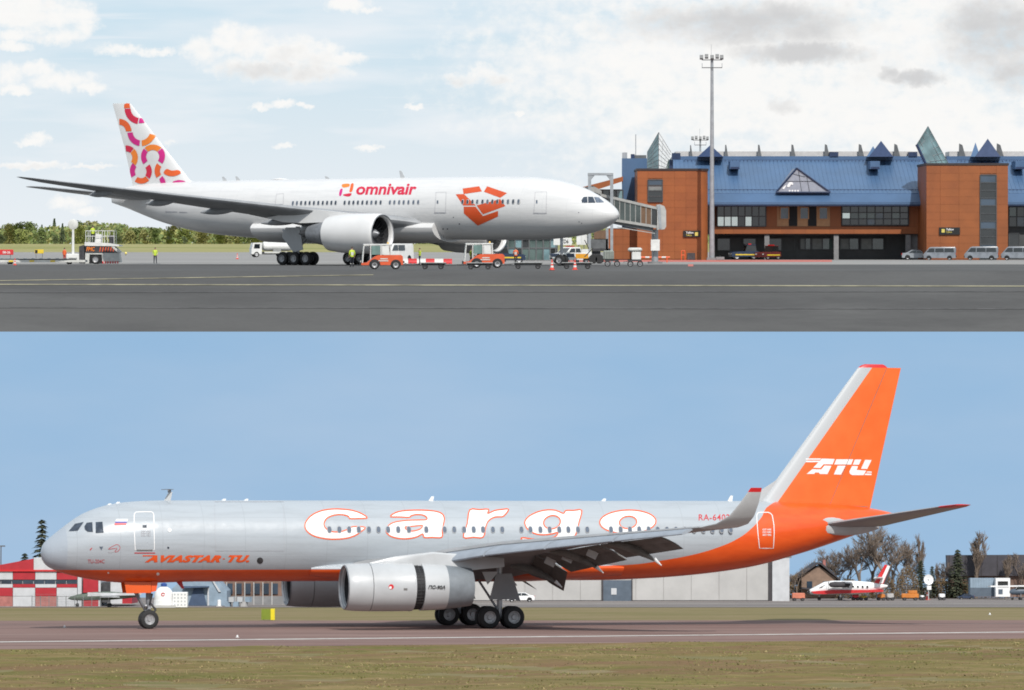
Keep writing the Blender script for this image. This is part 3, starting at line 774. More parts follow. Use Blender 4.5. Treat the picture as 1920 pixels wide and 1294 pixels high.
    for k in range(7):
        x = k / 6; rr = max(math.sin(math.pi * x), .03)
        rings.append([c.L(u - 1.2 + 2.4 * x, .5 * rr * math.cos(a), c.top(u) + .16 * rr * math.sin(a)) for a in [2 * math.pi * j / 10 for j in range(10)]])
    b.loft(rings); b.obj('radome', 'white_paint', c.root)
    return c
AIRLINER = airliner()

# ---------------- grey and orange freighter on the runway
def freighter():
    ph = R(16)
    A = math.cos(ph) * LX + math.sin(ph) * LY; S = math.sin(ph) * LX - math.cos(ph) * LY
    On = LO - 6.4 * LY; On = On + (75 - 960) / F * On[1] * LX
    st = [(0, 3.86, 3.74, .03), (.1, 4.2, 3.42, .36), (.3, 4.42, 3.17, .62), (.63, 4.70, 2.97, .9), (1.3, 5.22, 2.74, 1.25), (2.0, 5.70, 2.57, 1.48), (2.7, 6.0, 2.45, 1.63), (3.4, 6.2, 2.36, 1.74), (4.7, 6.37, 2.28, 1.86), (6, 6.42, 2.30, 1.9), (8, 6.43, 2.35, 1.9),
          (29, 6.45, 2.36, 1.9), (32, 6.46, 2.46, 1.88), (34.3, 6.46, 2.63, 1.82), (37.2, 6.46, 3.0, 1.66), (40.1, 6.4, 3.72, 1.36), (43.1, 6.22, 4.66, .86), (44.5, 6.02, 5.12, .55), (45.5, 5.78, 5.4, .25), (45.9, 5.62, 5.5, .06)]
    c = Craft('cargo_aircraft', 'silver grey and orange cargo jet with big white cargo lettering, rolling on the runway', On, A, S, LZ, 1, st)
    # livery: grey above, orange below a line that sweeps up to the fin
    m = bpy.data.materials.new('freighter_livery'); m.use_nodes = True; t = m.node_tree; p = t.nodes['Principled BSDF']
    tc = N(t, 'ShaderNodeTexCoord'); sp = N(t, 'ShaderNodeSeparateXYZ'); t.links.new(tc.outputs['Object'], sp.inputs[0])
    bd = [(0, 2.96), (25, 2.95)] + [c.on(x, y)[0::2] for x, y in ((1050, 1063), (1190, 1058), (1240, 1051), (1295, 1041), (1350, 1025), (1385, 1009), (1410, 990), (1428, 970), (1440, 950))] + [(39.4, 6.6), (46, 7.5)]
    fc = N(t, 'ShaderNodeFloatCurve'); cv = fc.mapping.curves[0]
    pts = sorted((min(max(u / 46, 0), 1), min(z / 8, 1)) for u, z in bd)
    while len(cv.points) < len(pts): cv.points.new(.5, .5)
    for q, (a, b_) in zip(cv.points, pts): q.location = (a, b_); q.handle_type = 'AUTO_CLAMPED'
    fc.mapping.update()
    t.links.new(math_(t, 'DIVIDE', sp.outputs[0], 46.0), fc.inputs['Value'])
    up = math_(t, 'GREATER_THAN', math_(t, 'DIVIDE', sp.outputs[2], 8.0), fc.outputs[0])
    n = N(t, 'ShaderNodeTexNoise', inp={'Scale': 0.9, 'Detail': 5.0}); mp = N(t, 'ShaderNodeMapping'); mp.inputs['Scale'].default_value = (1, 1, 3)
    t.links.new(tc.outputs['Object'], mp.inputs[0]); t.links.new(mp.outputs[0], n.inputs['Vector'])
    g = skin_lines(t, tc, sp, (0.43, 0.47, 0.51), (0.345, 0.375, 0.405), 2.1, 1.3, .98)
    g = mix_(t, math_(t, 'LESS_THAN', sp.outputs[0], 1.15), g, ak((0.38, 0.425, 0.48)))  # radome a bluer grey, with reflected sky put into its colour
    o = mix_(t, ramp_(t, n.outputs[0], .3, .7), ak((0.78, 0.088, 0.008)), ak((0.86, 0.112, 0.013)))
    t.links.new(mix_(t, up, o, g), p.inputs['Base Color']); p.inputs['Roughness'].default_value = .34
    p.inputs['Coat Weight'].default_value = .35; p.inputs['Coat Roughness'].default_value = .12
    MT['freighter_livery'] = m
    c.fuselage('freighter_livery', n=64)
    # wing root fairing
    b = B(); rings = []
    for u, k in ((13.5, .02), (15, .5), (17, .9), (20, 1), (25, 1), (27.5, .6), (30, .02)):
        rings.append([c.L(u, (1.42 + .86 * k) * math.sin(a), 3.0 + (-.70 if math.cos(a) < 0 else .55) * (.7 + .3 * k) * abs(math.cos(a))) for a in [2 * math.pi * j / 28 for j in range(28)]])
    b.loft(rings); b.obj('wing_fairing', 'freighter_livery', c.root)
    ws = [(1.7, 15.2, 10.4, 2.95, .12, 1.5), (3.0, 17.6, 7.4, 3.25, .12, 1.5), (5, 19.3, 5.2, 3.80, .12, 1.5), (8, 21.4, 4.3, 4.22, .11, 1.5), (14, 25.4, 2.7, 4.70, .10, 1.0), (18.4, 28.4, 1.95, 5.05, .09, 0),
          (19.1, 29.0, 1.62, 5.22, .09, 0, 35), (19.6, 29.5, 1.25, 5.6, .085, 0, 68), (19.95, 29.95, .92, 6.25, .08, 0, 76), (20.12, 30.25, .66, 6.72, .08, 0, 78)]
    mat('wing_shade_grey', (0.31, 0.315, 0.325), .5, var=.08, scale=1.0)  # darker than the paint: shade of the underside put into the base colour
    tips = [(20.12, 30.25, .66, 6.722, .085, 0, 78), (20.18, 30.38, .55, 6.92, .08, 0, 78)]
    vv = [q[0] for q in ws[:6]]
    le = lambda v: float(np.interp(v, vv, [q[1] for q in ws[:6]])); ch = lambda v: float(np.interp(v, vv, [q[2] for q in ws[:6]])); zz = lambda v: float(np.interp(v, vv, [q[3] for q in ws[:6]]))
    for sgn in (1, -1):
        flex = (lambda q: q) if sgn > 0 else (lambda q: [(r_[0], r_[1], r_[2], r_[3] - .045 * max(0, r_[0] - 4)) + tuple(r_[4:]) for r_ in q])
        w = c.foil(flex(ws[:6]), 'wing_shade_grey', 'wing', mirror=sgn, n=14)
        c.foil(flex(ws[5:]), 'pale_grey', 'winglet', w, mirror=sgn)
        c.foil(flex(tips), 'tip_red', 'winglet_tip', w, mirror=sgn)
        # drooped slats
        for v0, v1 in ((5.2, 8.1), (8.2, 11.2), (11.3, 14.6), (14.7, 18.0)):
            q = []
            for v in (v0, v1):
                k = ch(v) * .21 + .12
                q.append((v, le(v) - k * .85, k * 1.3, zz(v) - .52 * k, .24, -25))
            c.foil(flex(q), mat('slat_blue', (0.30, 0.335, 0.385), .42, var=.06, scale=1.5), 'slat', w, n=8, mirror=sgn)
        # lowered flaps with track fairings
        for v0, v1, fl in ((2.4, 5.6, 1.65), (5.8, 10.2, 1.5), (10.4, 14.6, 1.15)):
            for seg in (0, 1):
                q = []
                for v in (v0, v1):
                    te = le(v) + ch(v); zt = zz(v) - ch(v) * .03
                    f_ = fl * (1 - .12 * (v - v0) / (v1 - v0)); dfl = 22 if seg == 0 else 38
                    uu = te - .7 + seg * f_ * .6; zq = zt - .08 - seg * f_ * .6 * math.sin(R(22))
                    q.append((v, uu, f_ * (.68 if seg == 0 else .55), zq, .12, dfl))
                c.foil(flex(q), 'flap_grey', 'flap', w, n=7, mirror=sgn)
        for v in (4.1, 8.0, 12.2):
            te = le(v) + ch(v); zt = zz(v) - ch(v) * .05
            b = B(); rings = []
            for k in range(9):
                x = k / 8; rr = math.sin(math.pi * min(max(x, .04), .96)) ** .7
                rings.append([c.L(te - 1.6 + x * 2.5, sgn * v + .13 * rr * math.cos(a), zt - .15 - x * x * .85 + .24 * rr * math.sin(a)) for a in [2 * math.pi * j / 10 for j in range(10)]])
            b.loft(rings); b.obj('flap_fairing', 'flap_grey', w)
            b = B(); b.tube(c.L(te + .78, sgn * v, zt - .88), c.L(te + 1.15, sgn * v, zt - 1.2), .11, .02, 8); b.obj('fairing_tip', 'letter_white', w)  # white tip: sunlight on the fairing end put into the colour
        for v in (6.2, 7.5, 9.3):       # track plates between the flaps, sunlight on them put into the pale grey
            te = le(v) + ch(v); b = B(); b.cbox(c.L(te - .35, sgn * v, zz(v) - ch(v) * .05 - .38), (.55, .05, .36), ry=R(25)); b.obj('flap_track', 'pale_grey', w)
        c.foil([(.55, 40.6, 4.0, 5.16, .09, 0), (1.4, 41.4, 3.5, 5.3, .09, 0), (7.3, 45.0, 1.5, 6.12, .08, 0)], 'wing_grey', 'tailplane', mirror=sgn)
        c.foil([(7.3, 44.98, 1.54, 6.12, .085, 0), (8.0, 45.6, .9, 6.23, .06, 0)], 'tip_red', 'tailplane_tip', mirror=sgn)
        b = B(); rings = []
        for k in range(9):
            x = k / 8; rr = math.sin(math.pi * min(max(x, .03), .97)) ** .6
            u = 40.2 + x * 4.2; rings.append([c.L(u, sgn * (c.sv(u, 5.2) * .86 + .22 * rr * math.cos(a)), 5.12 + .46 * rr * math.sin(a)) for a in [2 * math.pi * j / 12 for j in range(12)]])
        b.loft(rings); b.obj('tailplane_fairing', 'pale_grey', c.root)
        b = B(); rings = []
        for k in range(9):
            x = k / 8; rr = math.sin(math.pi * min(max(x, .03), .97)) ** .55
            u = 39.9 + x * 3.2; rings.append([c.L(u, sgn * (c.sv(u, 5.4) * .9 + .13 * rr * math.cos(a)), 5.34 + .3 * rr * math.sin(a)) for a in [2 * math.pi * j / 12 for j in range(12)]])
        b.loft(rings); b.obj('tailplane_fairing', 'pale_grey', c.root)
        # engines with the reverser sleeve slid open
        r = 1.185; v = sgn * 6.3; zc = 2.12; u0 = 14.0
        engine(c, u0, 0, v, zc, r, None, None, [
            ('engine', 'pale_grey', [(.55, r * .82), (.15, r * .80), (.02, r * .86), (.0, r * .9), (.1, r * .95), (.5, r * .985), (1.2, r), (1.22, r)]),
            ('intake_lip', 'mid_metal', [(.2, r * .795), (.015, r * .85), (-.02, r * .9), (.03, r * .935)]),
            ('intake_duct', 'dark_metal', [(.25, r * .79), (.7, r * .79), (.9, r * .82)]),
            ('fan_cowl', 'pale_grey', [(1.245, r * .97), (1.25, r), (2.2, r * 1.005), (3.25, r), (3.3, r * 1.01), (3.42, r * 1.005), (3.43, r * .9)]),
            ('cascade', 'black', [(3.35, r * .93), (3.95, r * .91)]),
            ('reverser_sleeve', 'pale_grey', [(3.86, r * .88), (3.87, r * .985), (4.6, r * .965), (5.1, r * .93)]),
            ('nozzle', mat('nozzle_shade_grey', (0.20, 0.225, 0.25), .5, var=.08),  [(5.1, r * .932), (5.8, r * .87), (6.45, r * .79), (6.46, r * .74), (5.9, r * .74)]),  # the wing's shadow on the nozzle is put into this darker grey
            ('exhaust', 'black', [(6.0, r * .75), (6.0, .02)])])
        cas = c.root.children[-1]
        b = B()
        for k in range(40):
            a = 2 * math.pi * k / 40
            b.tube(c.L(u0 + 3.42, v + math.cos(a) * r * .935, zc + math.sin(a) * r * .935), c.L(u0 + 3.9, v + math.cos(a) * r * .92, zc + math.sin(a) * r * .92), .014, None, 4)
        for q in (3.66,):
            b.lathe(c.L(u0 + q, v, zc), (1, 0, 0), [(-.012, r * .93), (.012, r * .945)], 40)
        b.obj('cascade_vanes', 'dark_metal', c.root)
        b = B(); rings = []
        for u, z0_, z1_, hw in ((15.3, 3.25, 3.33, .03), (16.5, 3.2, 3.62, .2), (18.5, 3.1, 3.85, .25), (20.5, 2.95, 3.7, .22), (22.2, 3.1, 3.55, .05)):
            rings.append([c.L(u, v + hw, z0_), c.L(u, v + hw, z1_ - .08), c.L(u, v + hw * .6, z1_), c.L(u, v - hw * .6, z1_), c.L(u, v - hw, z1_ - .08), c.L(u, v - hw, z0_)])
        b.loft(rings); b.obj('pylon', 'pale_grey', c.root)
        # main gear
        v = sgn * 3.9; ug = 22.65
        leg = c.tube('gear_leg', (ug, v, 3.1), (ug, v, .6), .17, 'steel', .13)
        c.tube('gear_strut', (ug, v, .8), (ug - 1.0, v - sgn * .3, 2.4), .06, 'mid_metal', parent=leg)
        c.tube('gear_strut', (ug, v, 1.2), (ug + .2, v - sgn * 1.6, 2.5), .07, 'mid_metal', parent=leg)
        c.tube('bogie_beam', (ug - .68, v, .56), (ug + .68, v, .56), .1, 'mid_metal', parent=leg)
        b = B(); b.prism([(a, z) for a, z in ((ug - .28, 2.75), (ug + .55, 2.75), (ug + 1.0, 1.35), (ug + .7, 1.45), (ug - .62, 1.45))], 'y', -(v + sgn * .34) - .025, -(v + sgn * .34) + .025)
        b.obj('gear_door', 'wing_grey', c.root)
        b = B(); b.prism([(a, z) for a, z in ((ug - 1.05, 2.85), (ug - .2, 2.85), (ug - .75, 2.2))], 'y', -(v + sgn * .46) - .02, -(v + sgn * .46) + .02)
        b.obj('gear_door', 'pale_grey', c.root)
        for k in (-.63, .63):
            for s2 in (-.32, .32): c.wheel(ug + k, v + s2, .565, .38)
    # nose gear
    leg = c.tube('nose_gear_leg', (5.47, 0, 2.4), (5.47, 0, .5), .15, 'mid_metal', .12)
    c.tube('gear_strut', (5.4, 0, .75), (4.6, .25, 2.2), .06, 'mid_metal', parent=leg); c.tube('gear_strut', (5.4, 0, .75), (4.6, -.25, 2.2), .06, 'mid_metal', parent=leg)
    b = B(); b.cbox(c.L(5.47, .0, 1.05), (.14, .5, .12)); b.sphere(c.L(5.3, .2, 1.15), .09); b.sphere(c.L(5.3, -.2, 1.15), .09); b.obj('taxi_lights', 'steel', leg)
    c.tube('gear_strut', (5.55, 0, .62), (5.85, 0, .95), .05, 'dark_metal', parent=leg); c.tube('gear_strut', (5.85, 0, .95), (5.55, 0, 1.3), .05, 'dark_metal', parent=leg); c.tube('gear_strut', (5.5, .12, 1.2), (5.6, .3, 1.75), .05, 'dark_metal', parent=leg)
    for s2 in (-.24, .24): c.wheel(5.47, s2, .47, .28)
    for s2 in (-1, 1):
        b = B(); b.prism([(a, z) for a, z in ((4.15, 2.34), (5.5, 2.34), (5.5, 1.80), (4.25, 1.78))], 'y', -s2 * .5 - .02, -s2 * .5 + .02); b.obj('nose_gear_door', 'orange_paint', c.root)
    b = B(); b.prism([(a, z) for a, z in ((5.52, 2.36), (5.85, 2.36), (5.76, 1.9), (5.52, 1.84))], 'y', -.5, .5); b.obj('nose_gear_door', 'letter_orange', c.root)
    # fin: grey leading edge, orange panel, red cap
    fm = bpy.data.materials.new('fin_livery'); fm.use_nodes = True; t = fm.node_tree; p = t.nodes['Principled BSDF']; p.inputs['Roughness'].default_value = .36
    tc = N(t, 'ShaderNodeTexCoord'); sp = N(t, 'ShaderNodeSeparateXYZ'); t.links.new(tc.outputs['Object'], sp.inputs[0])
    edge = math_(t, 'ADD', math_(t, 'MULTIPLY', math_(t, 'SUBTRACT', sp.outputs[2], 6.6), .755), 38.95)
    g = math_(t, 'LESS_THAN', sp.outputs[0], edge)
    n = N(t, 'ShaderNodeTexNoise', inp={'Scale': 0.8, 'Detail': 5.0}); t.links.new(tc.outputs['Object'], n.inputs['Vector'])
    o = mix_(t, ramp_(t, n.outputs[0], .3, .7), ak((0.86, 0.135, 0.018)), ak((0.94, 0.16, 0.026)))
    t.links.new(mix_(t, g, o, ak((0.5, 0.52, 0.54))), p.inputs['Base Color']); MT['fin_livery'] = fm
    def sec(z, u, chd, tc_):
        up, lo = [], []
        for i in range(13):
            x = .5 * (1 - math.cos(math.pi * i / 12)); th_ = 5 * tc_ * (.2969 * math.sqrt(x) - .126 * x - .3516 * x * x + .2843 * x ** 3 - .1036 * x ** 4) * chd
            up.append(c.L(u + x * chd, th_, z)); lo.append(c.L(u + x * chd, -th_, z))
        return up + lo[-2:0:-1]
    FU = lambda z: 38.06 + (z - 6.6) * (43.45 - 38.06) / (13.55 - 6.6)
    FT = lambda z: 44.05 + (z - 6.15) * (45.85 - 44.05) / (13.6 - 6.15)
    b = B(); b.loft([sec(z, FU(z), FT(z) - FU(z), .09) for z in (5.6, 6.6, 8.5, 11, 13.5)]); fin = b.obj('fin', 'fin_livery', c.root, smooth=40)
    b = B(); b.loft([sec(13.5, FU(13.5), FT(13.5) - FU(13.5) - .75, .11), sec(13.62, FU(13.6) + .1, 1.35, .1), sec(13.68, FU(13.6) + .3, 1.0, .07)]); b.obj('fin_cap', 'tip_red', fin)
    b = B(); b.prism([(36.9, 6.35), (38.2, 6.35), (38.9, 7.6)], 'y', -.07, .07); b.obj('fin_fillet', 'pale_grey', fin)
    def finon(px, py, lift):
        u, z = c.inv(px, py, .22); l = FU(z); q = FT(z) - l; x = min(max((u - l) / q, .0), 1.)
        return u, 5 * .09 * (.2969 * math.sqrt(x) - .126 * x - .3516 * x * x + .2843 * x ** 3 - .1036 * x ** 4) * q + lift, z
    k5 = lambda pts: [(1490 + .08854 * x, 840 + .08854 * y) for x, y in pts]
    for pl in ([(235, 222), (560, 222), (540, 250), (235, 250)], [(235, 268), (530, 268), (500, 302), (235, 302)], [(575, 225), (850, 235), (800, 348), (610, 345), (540, 425), (390, 418)], [(630, 372), (780, 378), (690, 555), (525, 550), (510, 520), (430, 520), (410, 550), (250, 550), (370, 450), (560, 455)],
               [(885, 240), (1250, 240), (1205, 352), (835, 350)], [(915, 375), (1085, 375), (985, 565), (830, 560)], [(1285, 245), (1425, 245), (1375, 355), (1240, 355)], [(1510, 250), (1650, 255), (1555, 445), (1420, 440)],
               [(1225, 380), (1355, 385), (1325, 465), (1535, 480), (1475, 575), (1230, 575), (1180, 545), (1165, 500)], [(1560, 495), (1655, 500), (1655, 525), (1540, 520)], [(1520, 540), (1655, 545), (1650, 575), (1495, 572)]):
        c.decal('fin_lettering', poly_tris([k5(pl)]), 'letter_white', fin, 12, .012, finon)
    c.decal('rudder_line', poly_tris([[(1664, 690), (1664.9, 690), (1556.5, 946), (1555.6, 946)]]), 'flap_grey', fin, 20, .012, finon)
    c.decal('rudder_line', poly_tris([[(1556, 946), (1630, 950), (1630, 951), (1556, 947)]]), 'flap_grey', fin, 20, .012, finon)
    # windows, doors and lettering
    xs = [618, 636.6, 655, 673, 692, 710, 728, 747, 767, 799.6, 834, 852, 870.5, 888.5, 906, 924.5, 942, 978, 995, 1013.5, 1031, 1049, 1066, 1084, 1101.5, 1146, 1164, 1181.5, 1199, 1216.6, 1233.6, 1251, 1268, 1285, 1302, 1319.5, 1336.6, 1353.6, 1370.7]
    zw = c.on(800, 993)[2]
    c.windows([c.inv(x, 992.5, 1.88)[0] for x in xs], zw, .12, .19, ['window_mid', 'window_rim'])
    q1 = lambda pts: [(.25 * x, 900 + .25 * y) for x, y in pts]
    for pl in ([(514, 386), (562, 330), (627, 316), (582, 382)], [(632, 350), (650, 322), (692, 317), (696, 391), (655, 389), (636, 372)], [(717, 317), (768, 314), (777, 396), (717, 399)]):
        c.decal('cockpit_window', poly_tris([q1(pl)]), 'window_dark', c.root, 5, .014)
    d = c.decal('door', stroke_tris([(253.5, 1031), (252, 1000), (251.5, 968), (252, 963.5), (255, 960.5), (270, 960), (284, 960), (287, 962), (288.3, 966), (289, 1000), (289.5, 1031), (271, 1031)], 1.6), 'letter_white', c.root, 6, .012)
    c.decal('door_window', poly_tris([[(267, 984.5), (275, 984.5), (275, 989.5), (267, 989.5)]]), 'window_dark', d, 6, .014)
    c.decal('door_sill', poly_tris([[(256, 1030.5), (286, 1030.5), (286, 1033), (256, 1033)]]), 'flap_grey', d, 6, .016)
    c.decal('door_stripe', poly_tris([[(252, 1036), (291, 1036), (291, 1037.8), (252, 1037.8)]]), 'letter_red', d, 6, .014)
    for y in (996.5, 1000.5, 1004.5): c.decal('door_lettering', text_box('OPEN HERE', 264, 282, y - 1.4, y + 1.4, bold=.01), 'outline_grey', d, 8, .014)
    d = c.decal('door', stroke_tris([(1424, 1028), (1421, 1000), (1419, 975), (1419, 966), (1421, 962), (1426, 961), (1440, 961), (1445, 963), (1448, 967), (1451, 985), (1451.5, 1000), (1450, 1028), (1437, 1028)], 1.5), 'letter_white', c.root, 6, .014)
    for y in (993, 998, 1003): c.decal('door_lettering', text_box('EXIT HERE', 1430, 1446, y - 1.6, y + 1.6, bold=.02), 'letter_white', d, 8, .016)
    c.decal('cargo_door', stroke_tris([(402, 941), (532, 941), (533, 1033), (404, 1033)], .7), 'outline_grey', c.root, 7, .01)
    for k, (y0, y1, mm) in enumerate(((973.5, 978, 'letter_white'), (978, 981, 'flag_blue'), (981, 985, 'tip_red'))):
        mat('flag_blue', (0.03, 0.06, 0.35), .5, var=.02)
        c.decal('flag', poly_tris([[(214 - k * .0 + (985 - y0) * .35, y0), (236 + (985 - y0) * .35, y0), (236 + (985 - y1) * .35, y1), (214 + (985 - y1) * .35, y1)]]), mm, c.root, 8, .012)
    c.decal('lettering', text_box('TU-204C', 164.5, 196, 1049, 1056, bold=.0), 'letter_red', c.root, 5, .012)
    c.decal('emblem', stroke_tris(smooth_loop([(203, 1030), (212, 1024), (220, 1021), (225, 1026), (222, 1033), (215, 1035), (219, 1028)], 3), .8), 'letter_red', c.root, 6, .012)
    c.decal('emblem', poly_tris([[(202, 1035), (211, 1033), (220, 1025), (221, 1026.5), (213, 1035), (205, 1037)]]), 'outline_grey', c.root, 6, .012)
    c.decal('emblem', poly_tris([[(186, 1025), (193.5, 1025), (190, 1032)]]), 'window_mid', c.root, 6, .012)
    c.decal('emblem', poly_tris([[(168, 1031), (171.5, 1027), (173, 1027), (170, 1032)]]), 'letter_red', c.root, 6, .012)
    c.decal('lettering', text_box('AVIASTAR', 271, 415, 1041, 1054.5, bold=.065, shear=.45, spacing=1.12), 'letter_orange', c.root, 5, .012)
    c.decal('lettering', text_box('TU.', 427, 468, 1041, 1054.5, bold=.065, shear=.45, spacing=1.12), 'letter_orange', c.root, 5, .012)
    c.decal('lettering', poly_tris([[(417.5, 1047), (422, 1047), (421.5, 1048.5), (417, 1048.5)]]), 'letter_orange', c.root, 5, .012)
    c.decal('lettering', poly_tris([[(268, 1041), (292, 1041), (291, 1043), (267, 1043)]]), 'letter_orange', c.root, 5, .012)
    c.decal('registration', text_box('RA-64024', 1310, 1377, 964.5, 976, bold=.008, spacing=1.1), 'letter_red', c.root, 6, .012)
    a1 = lambda pts: [(460 + .2318 * x, 920 + .2318 * y) for x, y in pts]
    a3 = lambda pts: [(800 + .2604 * x, 900 + .2604 * y) for x, y in pts]
    ell = lambda cx, cy, rx, ry, sh: [(cx + rx * math.cos(a) - sh * ry * math.sin(a), cy + ry * math.sin(a)) for a in [2 * math.pi * k / 20 for k in range(20)]]
    L_ = [[a1([(985, 222), (950, 193), (890, 168), (820, 155), (720, 150), (620, 163), (540, 198), (493, 248), (482, 292), (502, 332), (552, 366), (640, 388), (730, 393), (820, 385), (890, 362), (938, 330), (970, 300), (925, 291), (862, 294), (830, 312), (780, 330), (720, 335), (668, 320), (641, 292), (637, 260), (658, 226), (700, 204), (750, 195), (800, 198), (834, 210), (848, 227), (915, 226)])],
          [a1([(1175, 211), (1205, 184), (1262, 167), (1350, 160), (1450, 160), (1540, 169), (1590, 188), (1609, 222), (1604, 262), (1592, 320), (1589, 377), (1515, 379), (1446, 379), (1435, 350), (1388, 374), (1320, 388), (1250, 388), (1182, 372), (1146, 345), (1141, 312), (1165, 276), (1212, 255), (1290, 243), (1380, 239), (1461, 236), (1466, 216), (1432, 198), (1380, 195), (1340, 205), (1323, 217), (1250, 214)]), a1([(1292, 294), (1360, 288), (1431, 281), (1424, 302), (1398, 318), (1350, 328), (1310, 320)])],
          [a3([(310, 217), (378, 215), (446, 213), (438, 243), (488, 222), (540, 214), (590, 213), (552, 262), (505, 266), (470, 276), (440, 302), (424, 342), (406, 412), (335, 413), (264, 412), (292, 315)])],
          [a3([(985, 242), (1001, 222), (1058, 221), (1116, 220), (1098, 300), (1082, 362), (1064, 408), (1015, 440), (925, 455), (820, 457), (720, 448), (684, 428), (690, 416), (780, 426), (870, 422), (925, 408), (945, 378), (905, 388), (850, 395), (790, 390), (740, 366), (712, 332), (708, 296), (740, 260), (800, 231), (870, 217), (930, 221)]), a3(ell(902, 305, 60, 48, .15))],
          [a3(ell(1448, 302, 202, 84, .12)), a3(ell(1450, 306, 62, 44, .12))]]
    for ls in L_:
        sl = [smooth_loop(l, 3) for l in ls]
        o = c.decal('cargo_letter', poly_tris(sl), 'letter_white', c.root, 5, .010)
        for l in sl: c.decal('letter_outline', stroke_tris(l, 2.4), 'letter_orange', o, 7, .014)
    def engon(px, py, lift):
        r = 1.2; v = 6.3 + r * .9
        for i in range(10):
            u, z = c.inv(px, py, v); v = 6.3 + math.sqrt(max((r * .97) ** 2 - (z - 2.12) ** 2, 0)) + lift
        return u, v, z
    c.decal('engine_lettering', text_box('ПС-90А', 803, 835, 1097.5, 1104.5, bold=.03, shear=.25), 'black', c.root, 5, .03, engon)
    c.decal('engine_mark', ring_tris(733.5, 1100.5, .01, 5, 0, 360, 12), 'tip_red', c.root, 9, .035, engon)
    c.decal('engine_mark', ring_tris(732, 1102, .01, 2.6, 0, 360, 10), 'letter_white', c.root, 9, .04, engon)
    c.decal('engine_mark', poly_tris([[(757, 1103), (764, 1103), (764, 1107), (757, 1107)]]), 'flap_grey', c.root, 9, .035, engon)
    for x, y, rr, mm in ((487.5, 1051, 6, 'dark_metal'), (318, 994, 3.5, 'letter_white'), (315.5, 1027, 2, 'window_dark'), (296, 1076, 2.8, 'letter_white'), (203, 1074, 1.6, 'letter_white')):
        c.decal('port', ring_tris(x, y, .01, rr, 0, 360, 12), mm, c.root, 9, .014)
    # aerials
    u = c.inv(312, 938, 0)[0]; zt = c.top(u)
    b = B(); b.prism([(u - .15, zt - .05), (u + .2, zt - .05), (u + .3, zt + .42), (u + .12, zt + .42)], 'y', -.03, .03); a_ = b.obj('aerial', 'pale_grey', c.root)
    b = B()
    for s2 in (-1, 1): b.cbox((u + .1, s2 * .25, zt + .55), (.12, .75, .03), rz=s2 * R(35))
    b.cbox((u + .15, 0, zt + .48), (.16, .1, .16)); b.obj('aerial_bar', 'mid_metal', a_)
    for px, h in ((197, .1), (213, .1), (412, .08), (802, .22), (1363, .28), (454, .08), (1125, .12)):
        u = c.inv(px, 938, 0)[0]; zt = c.top(u)
        b = B(); b.prism([(u, zt - .06), (u + .28, zt - .06), (u + .32, zt + h), (u + .2, zt + h)], 'y', -.03, .03); b.obj('aerial', 'letter_white', c.root)
    u = c.inv(330, 1100, 0)[0]
    b = B(); b.prism([(u, 2.35), (u + .3, 2.35), (u + .42, 2.0), (u + .3, 2.0)], 'y', -.03, .03); b.obj('aerial', 'letter_red', c.root)
    return c
FREIGHTER = freighter()
# ------------------------------------------------------------------ terminal building
mat('clad_orange', (0.285, 0.082, 0.017), 0.55, var=0.07, scale=0.35)
mat('clad_orange2', (0.272, 0.076, 0.016), 0.55, var=0.07, scale=0.35)
mat('clad_back', (0.10, 0.03, 0.012), 0.8, var=0.1)
mat('clad_sand', (0.46, 0.24, 0.11), 0.6, var=0.06)
mat('roof_blue', (0.072, 0.14, 0.258), 0.42, var=0.06, scale=0.25)
mat('roof_blue2', (0.066, 0.13, 0.245), 0.45, var=0.06, scale=0.25)
mat('fascia_blue', (0.018, 0.04, 0.11), 0.4, var=0.06)
mat('deep_blue', (0.012, 0.03, 0.085), 0.5, var=0.1)
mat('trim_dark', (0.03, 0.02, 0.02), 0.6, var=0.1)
mat('ridge_pale', (0.52, 0.50, 0.48), 0.4, var=0.05)
mat('void', (0.012, 0.013, 0.015), 0.8, var=0.2)
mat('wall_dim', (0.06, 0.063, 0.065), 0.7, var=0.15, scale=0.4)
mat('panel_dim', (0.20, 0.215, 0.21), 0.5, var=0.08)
mat('column_grey', (0.22, 0.22, 0.225), 0.7, var=0.08)
mat('gable_grey', (0.30, 0.32, 0.38), 0.5, var=0.05)
mat('mullion', (0.05, 0.055, 0.06), 0.5, var=0.1)
mat('galv', (0.36, 0.38, 0.40), 0.45, 0.35, var=0.08, scale=1.5)
mat('galv_dark', (0.13, 0.135, 0.14), 0.5, 0.3, var=0.1)
mat('white_plain', (0.72, 0.72, 0.70), 0.5, var=0.05)
mat('off_white', (0.58, 0.58, 0.55), 0.55, var=0.08)
mat('sign_black', (0.012, 0.012, 0.012), 0.4, var=0.05)
mat('sign_yellow', (0.62, 0.52, 0.12), 0.5, var=0.05)
mat('hatch_yellow', (0.70, 0.50, 0.03), 0.5, var=0.06)
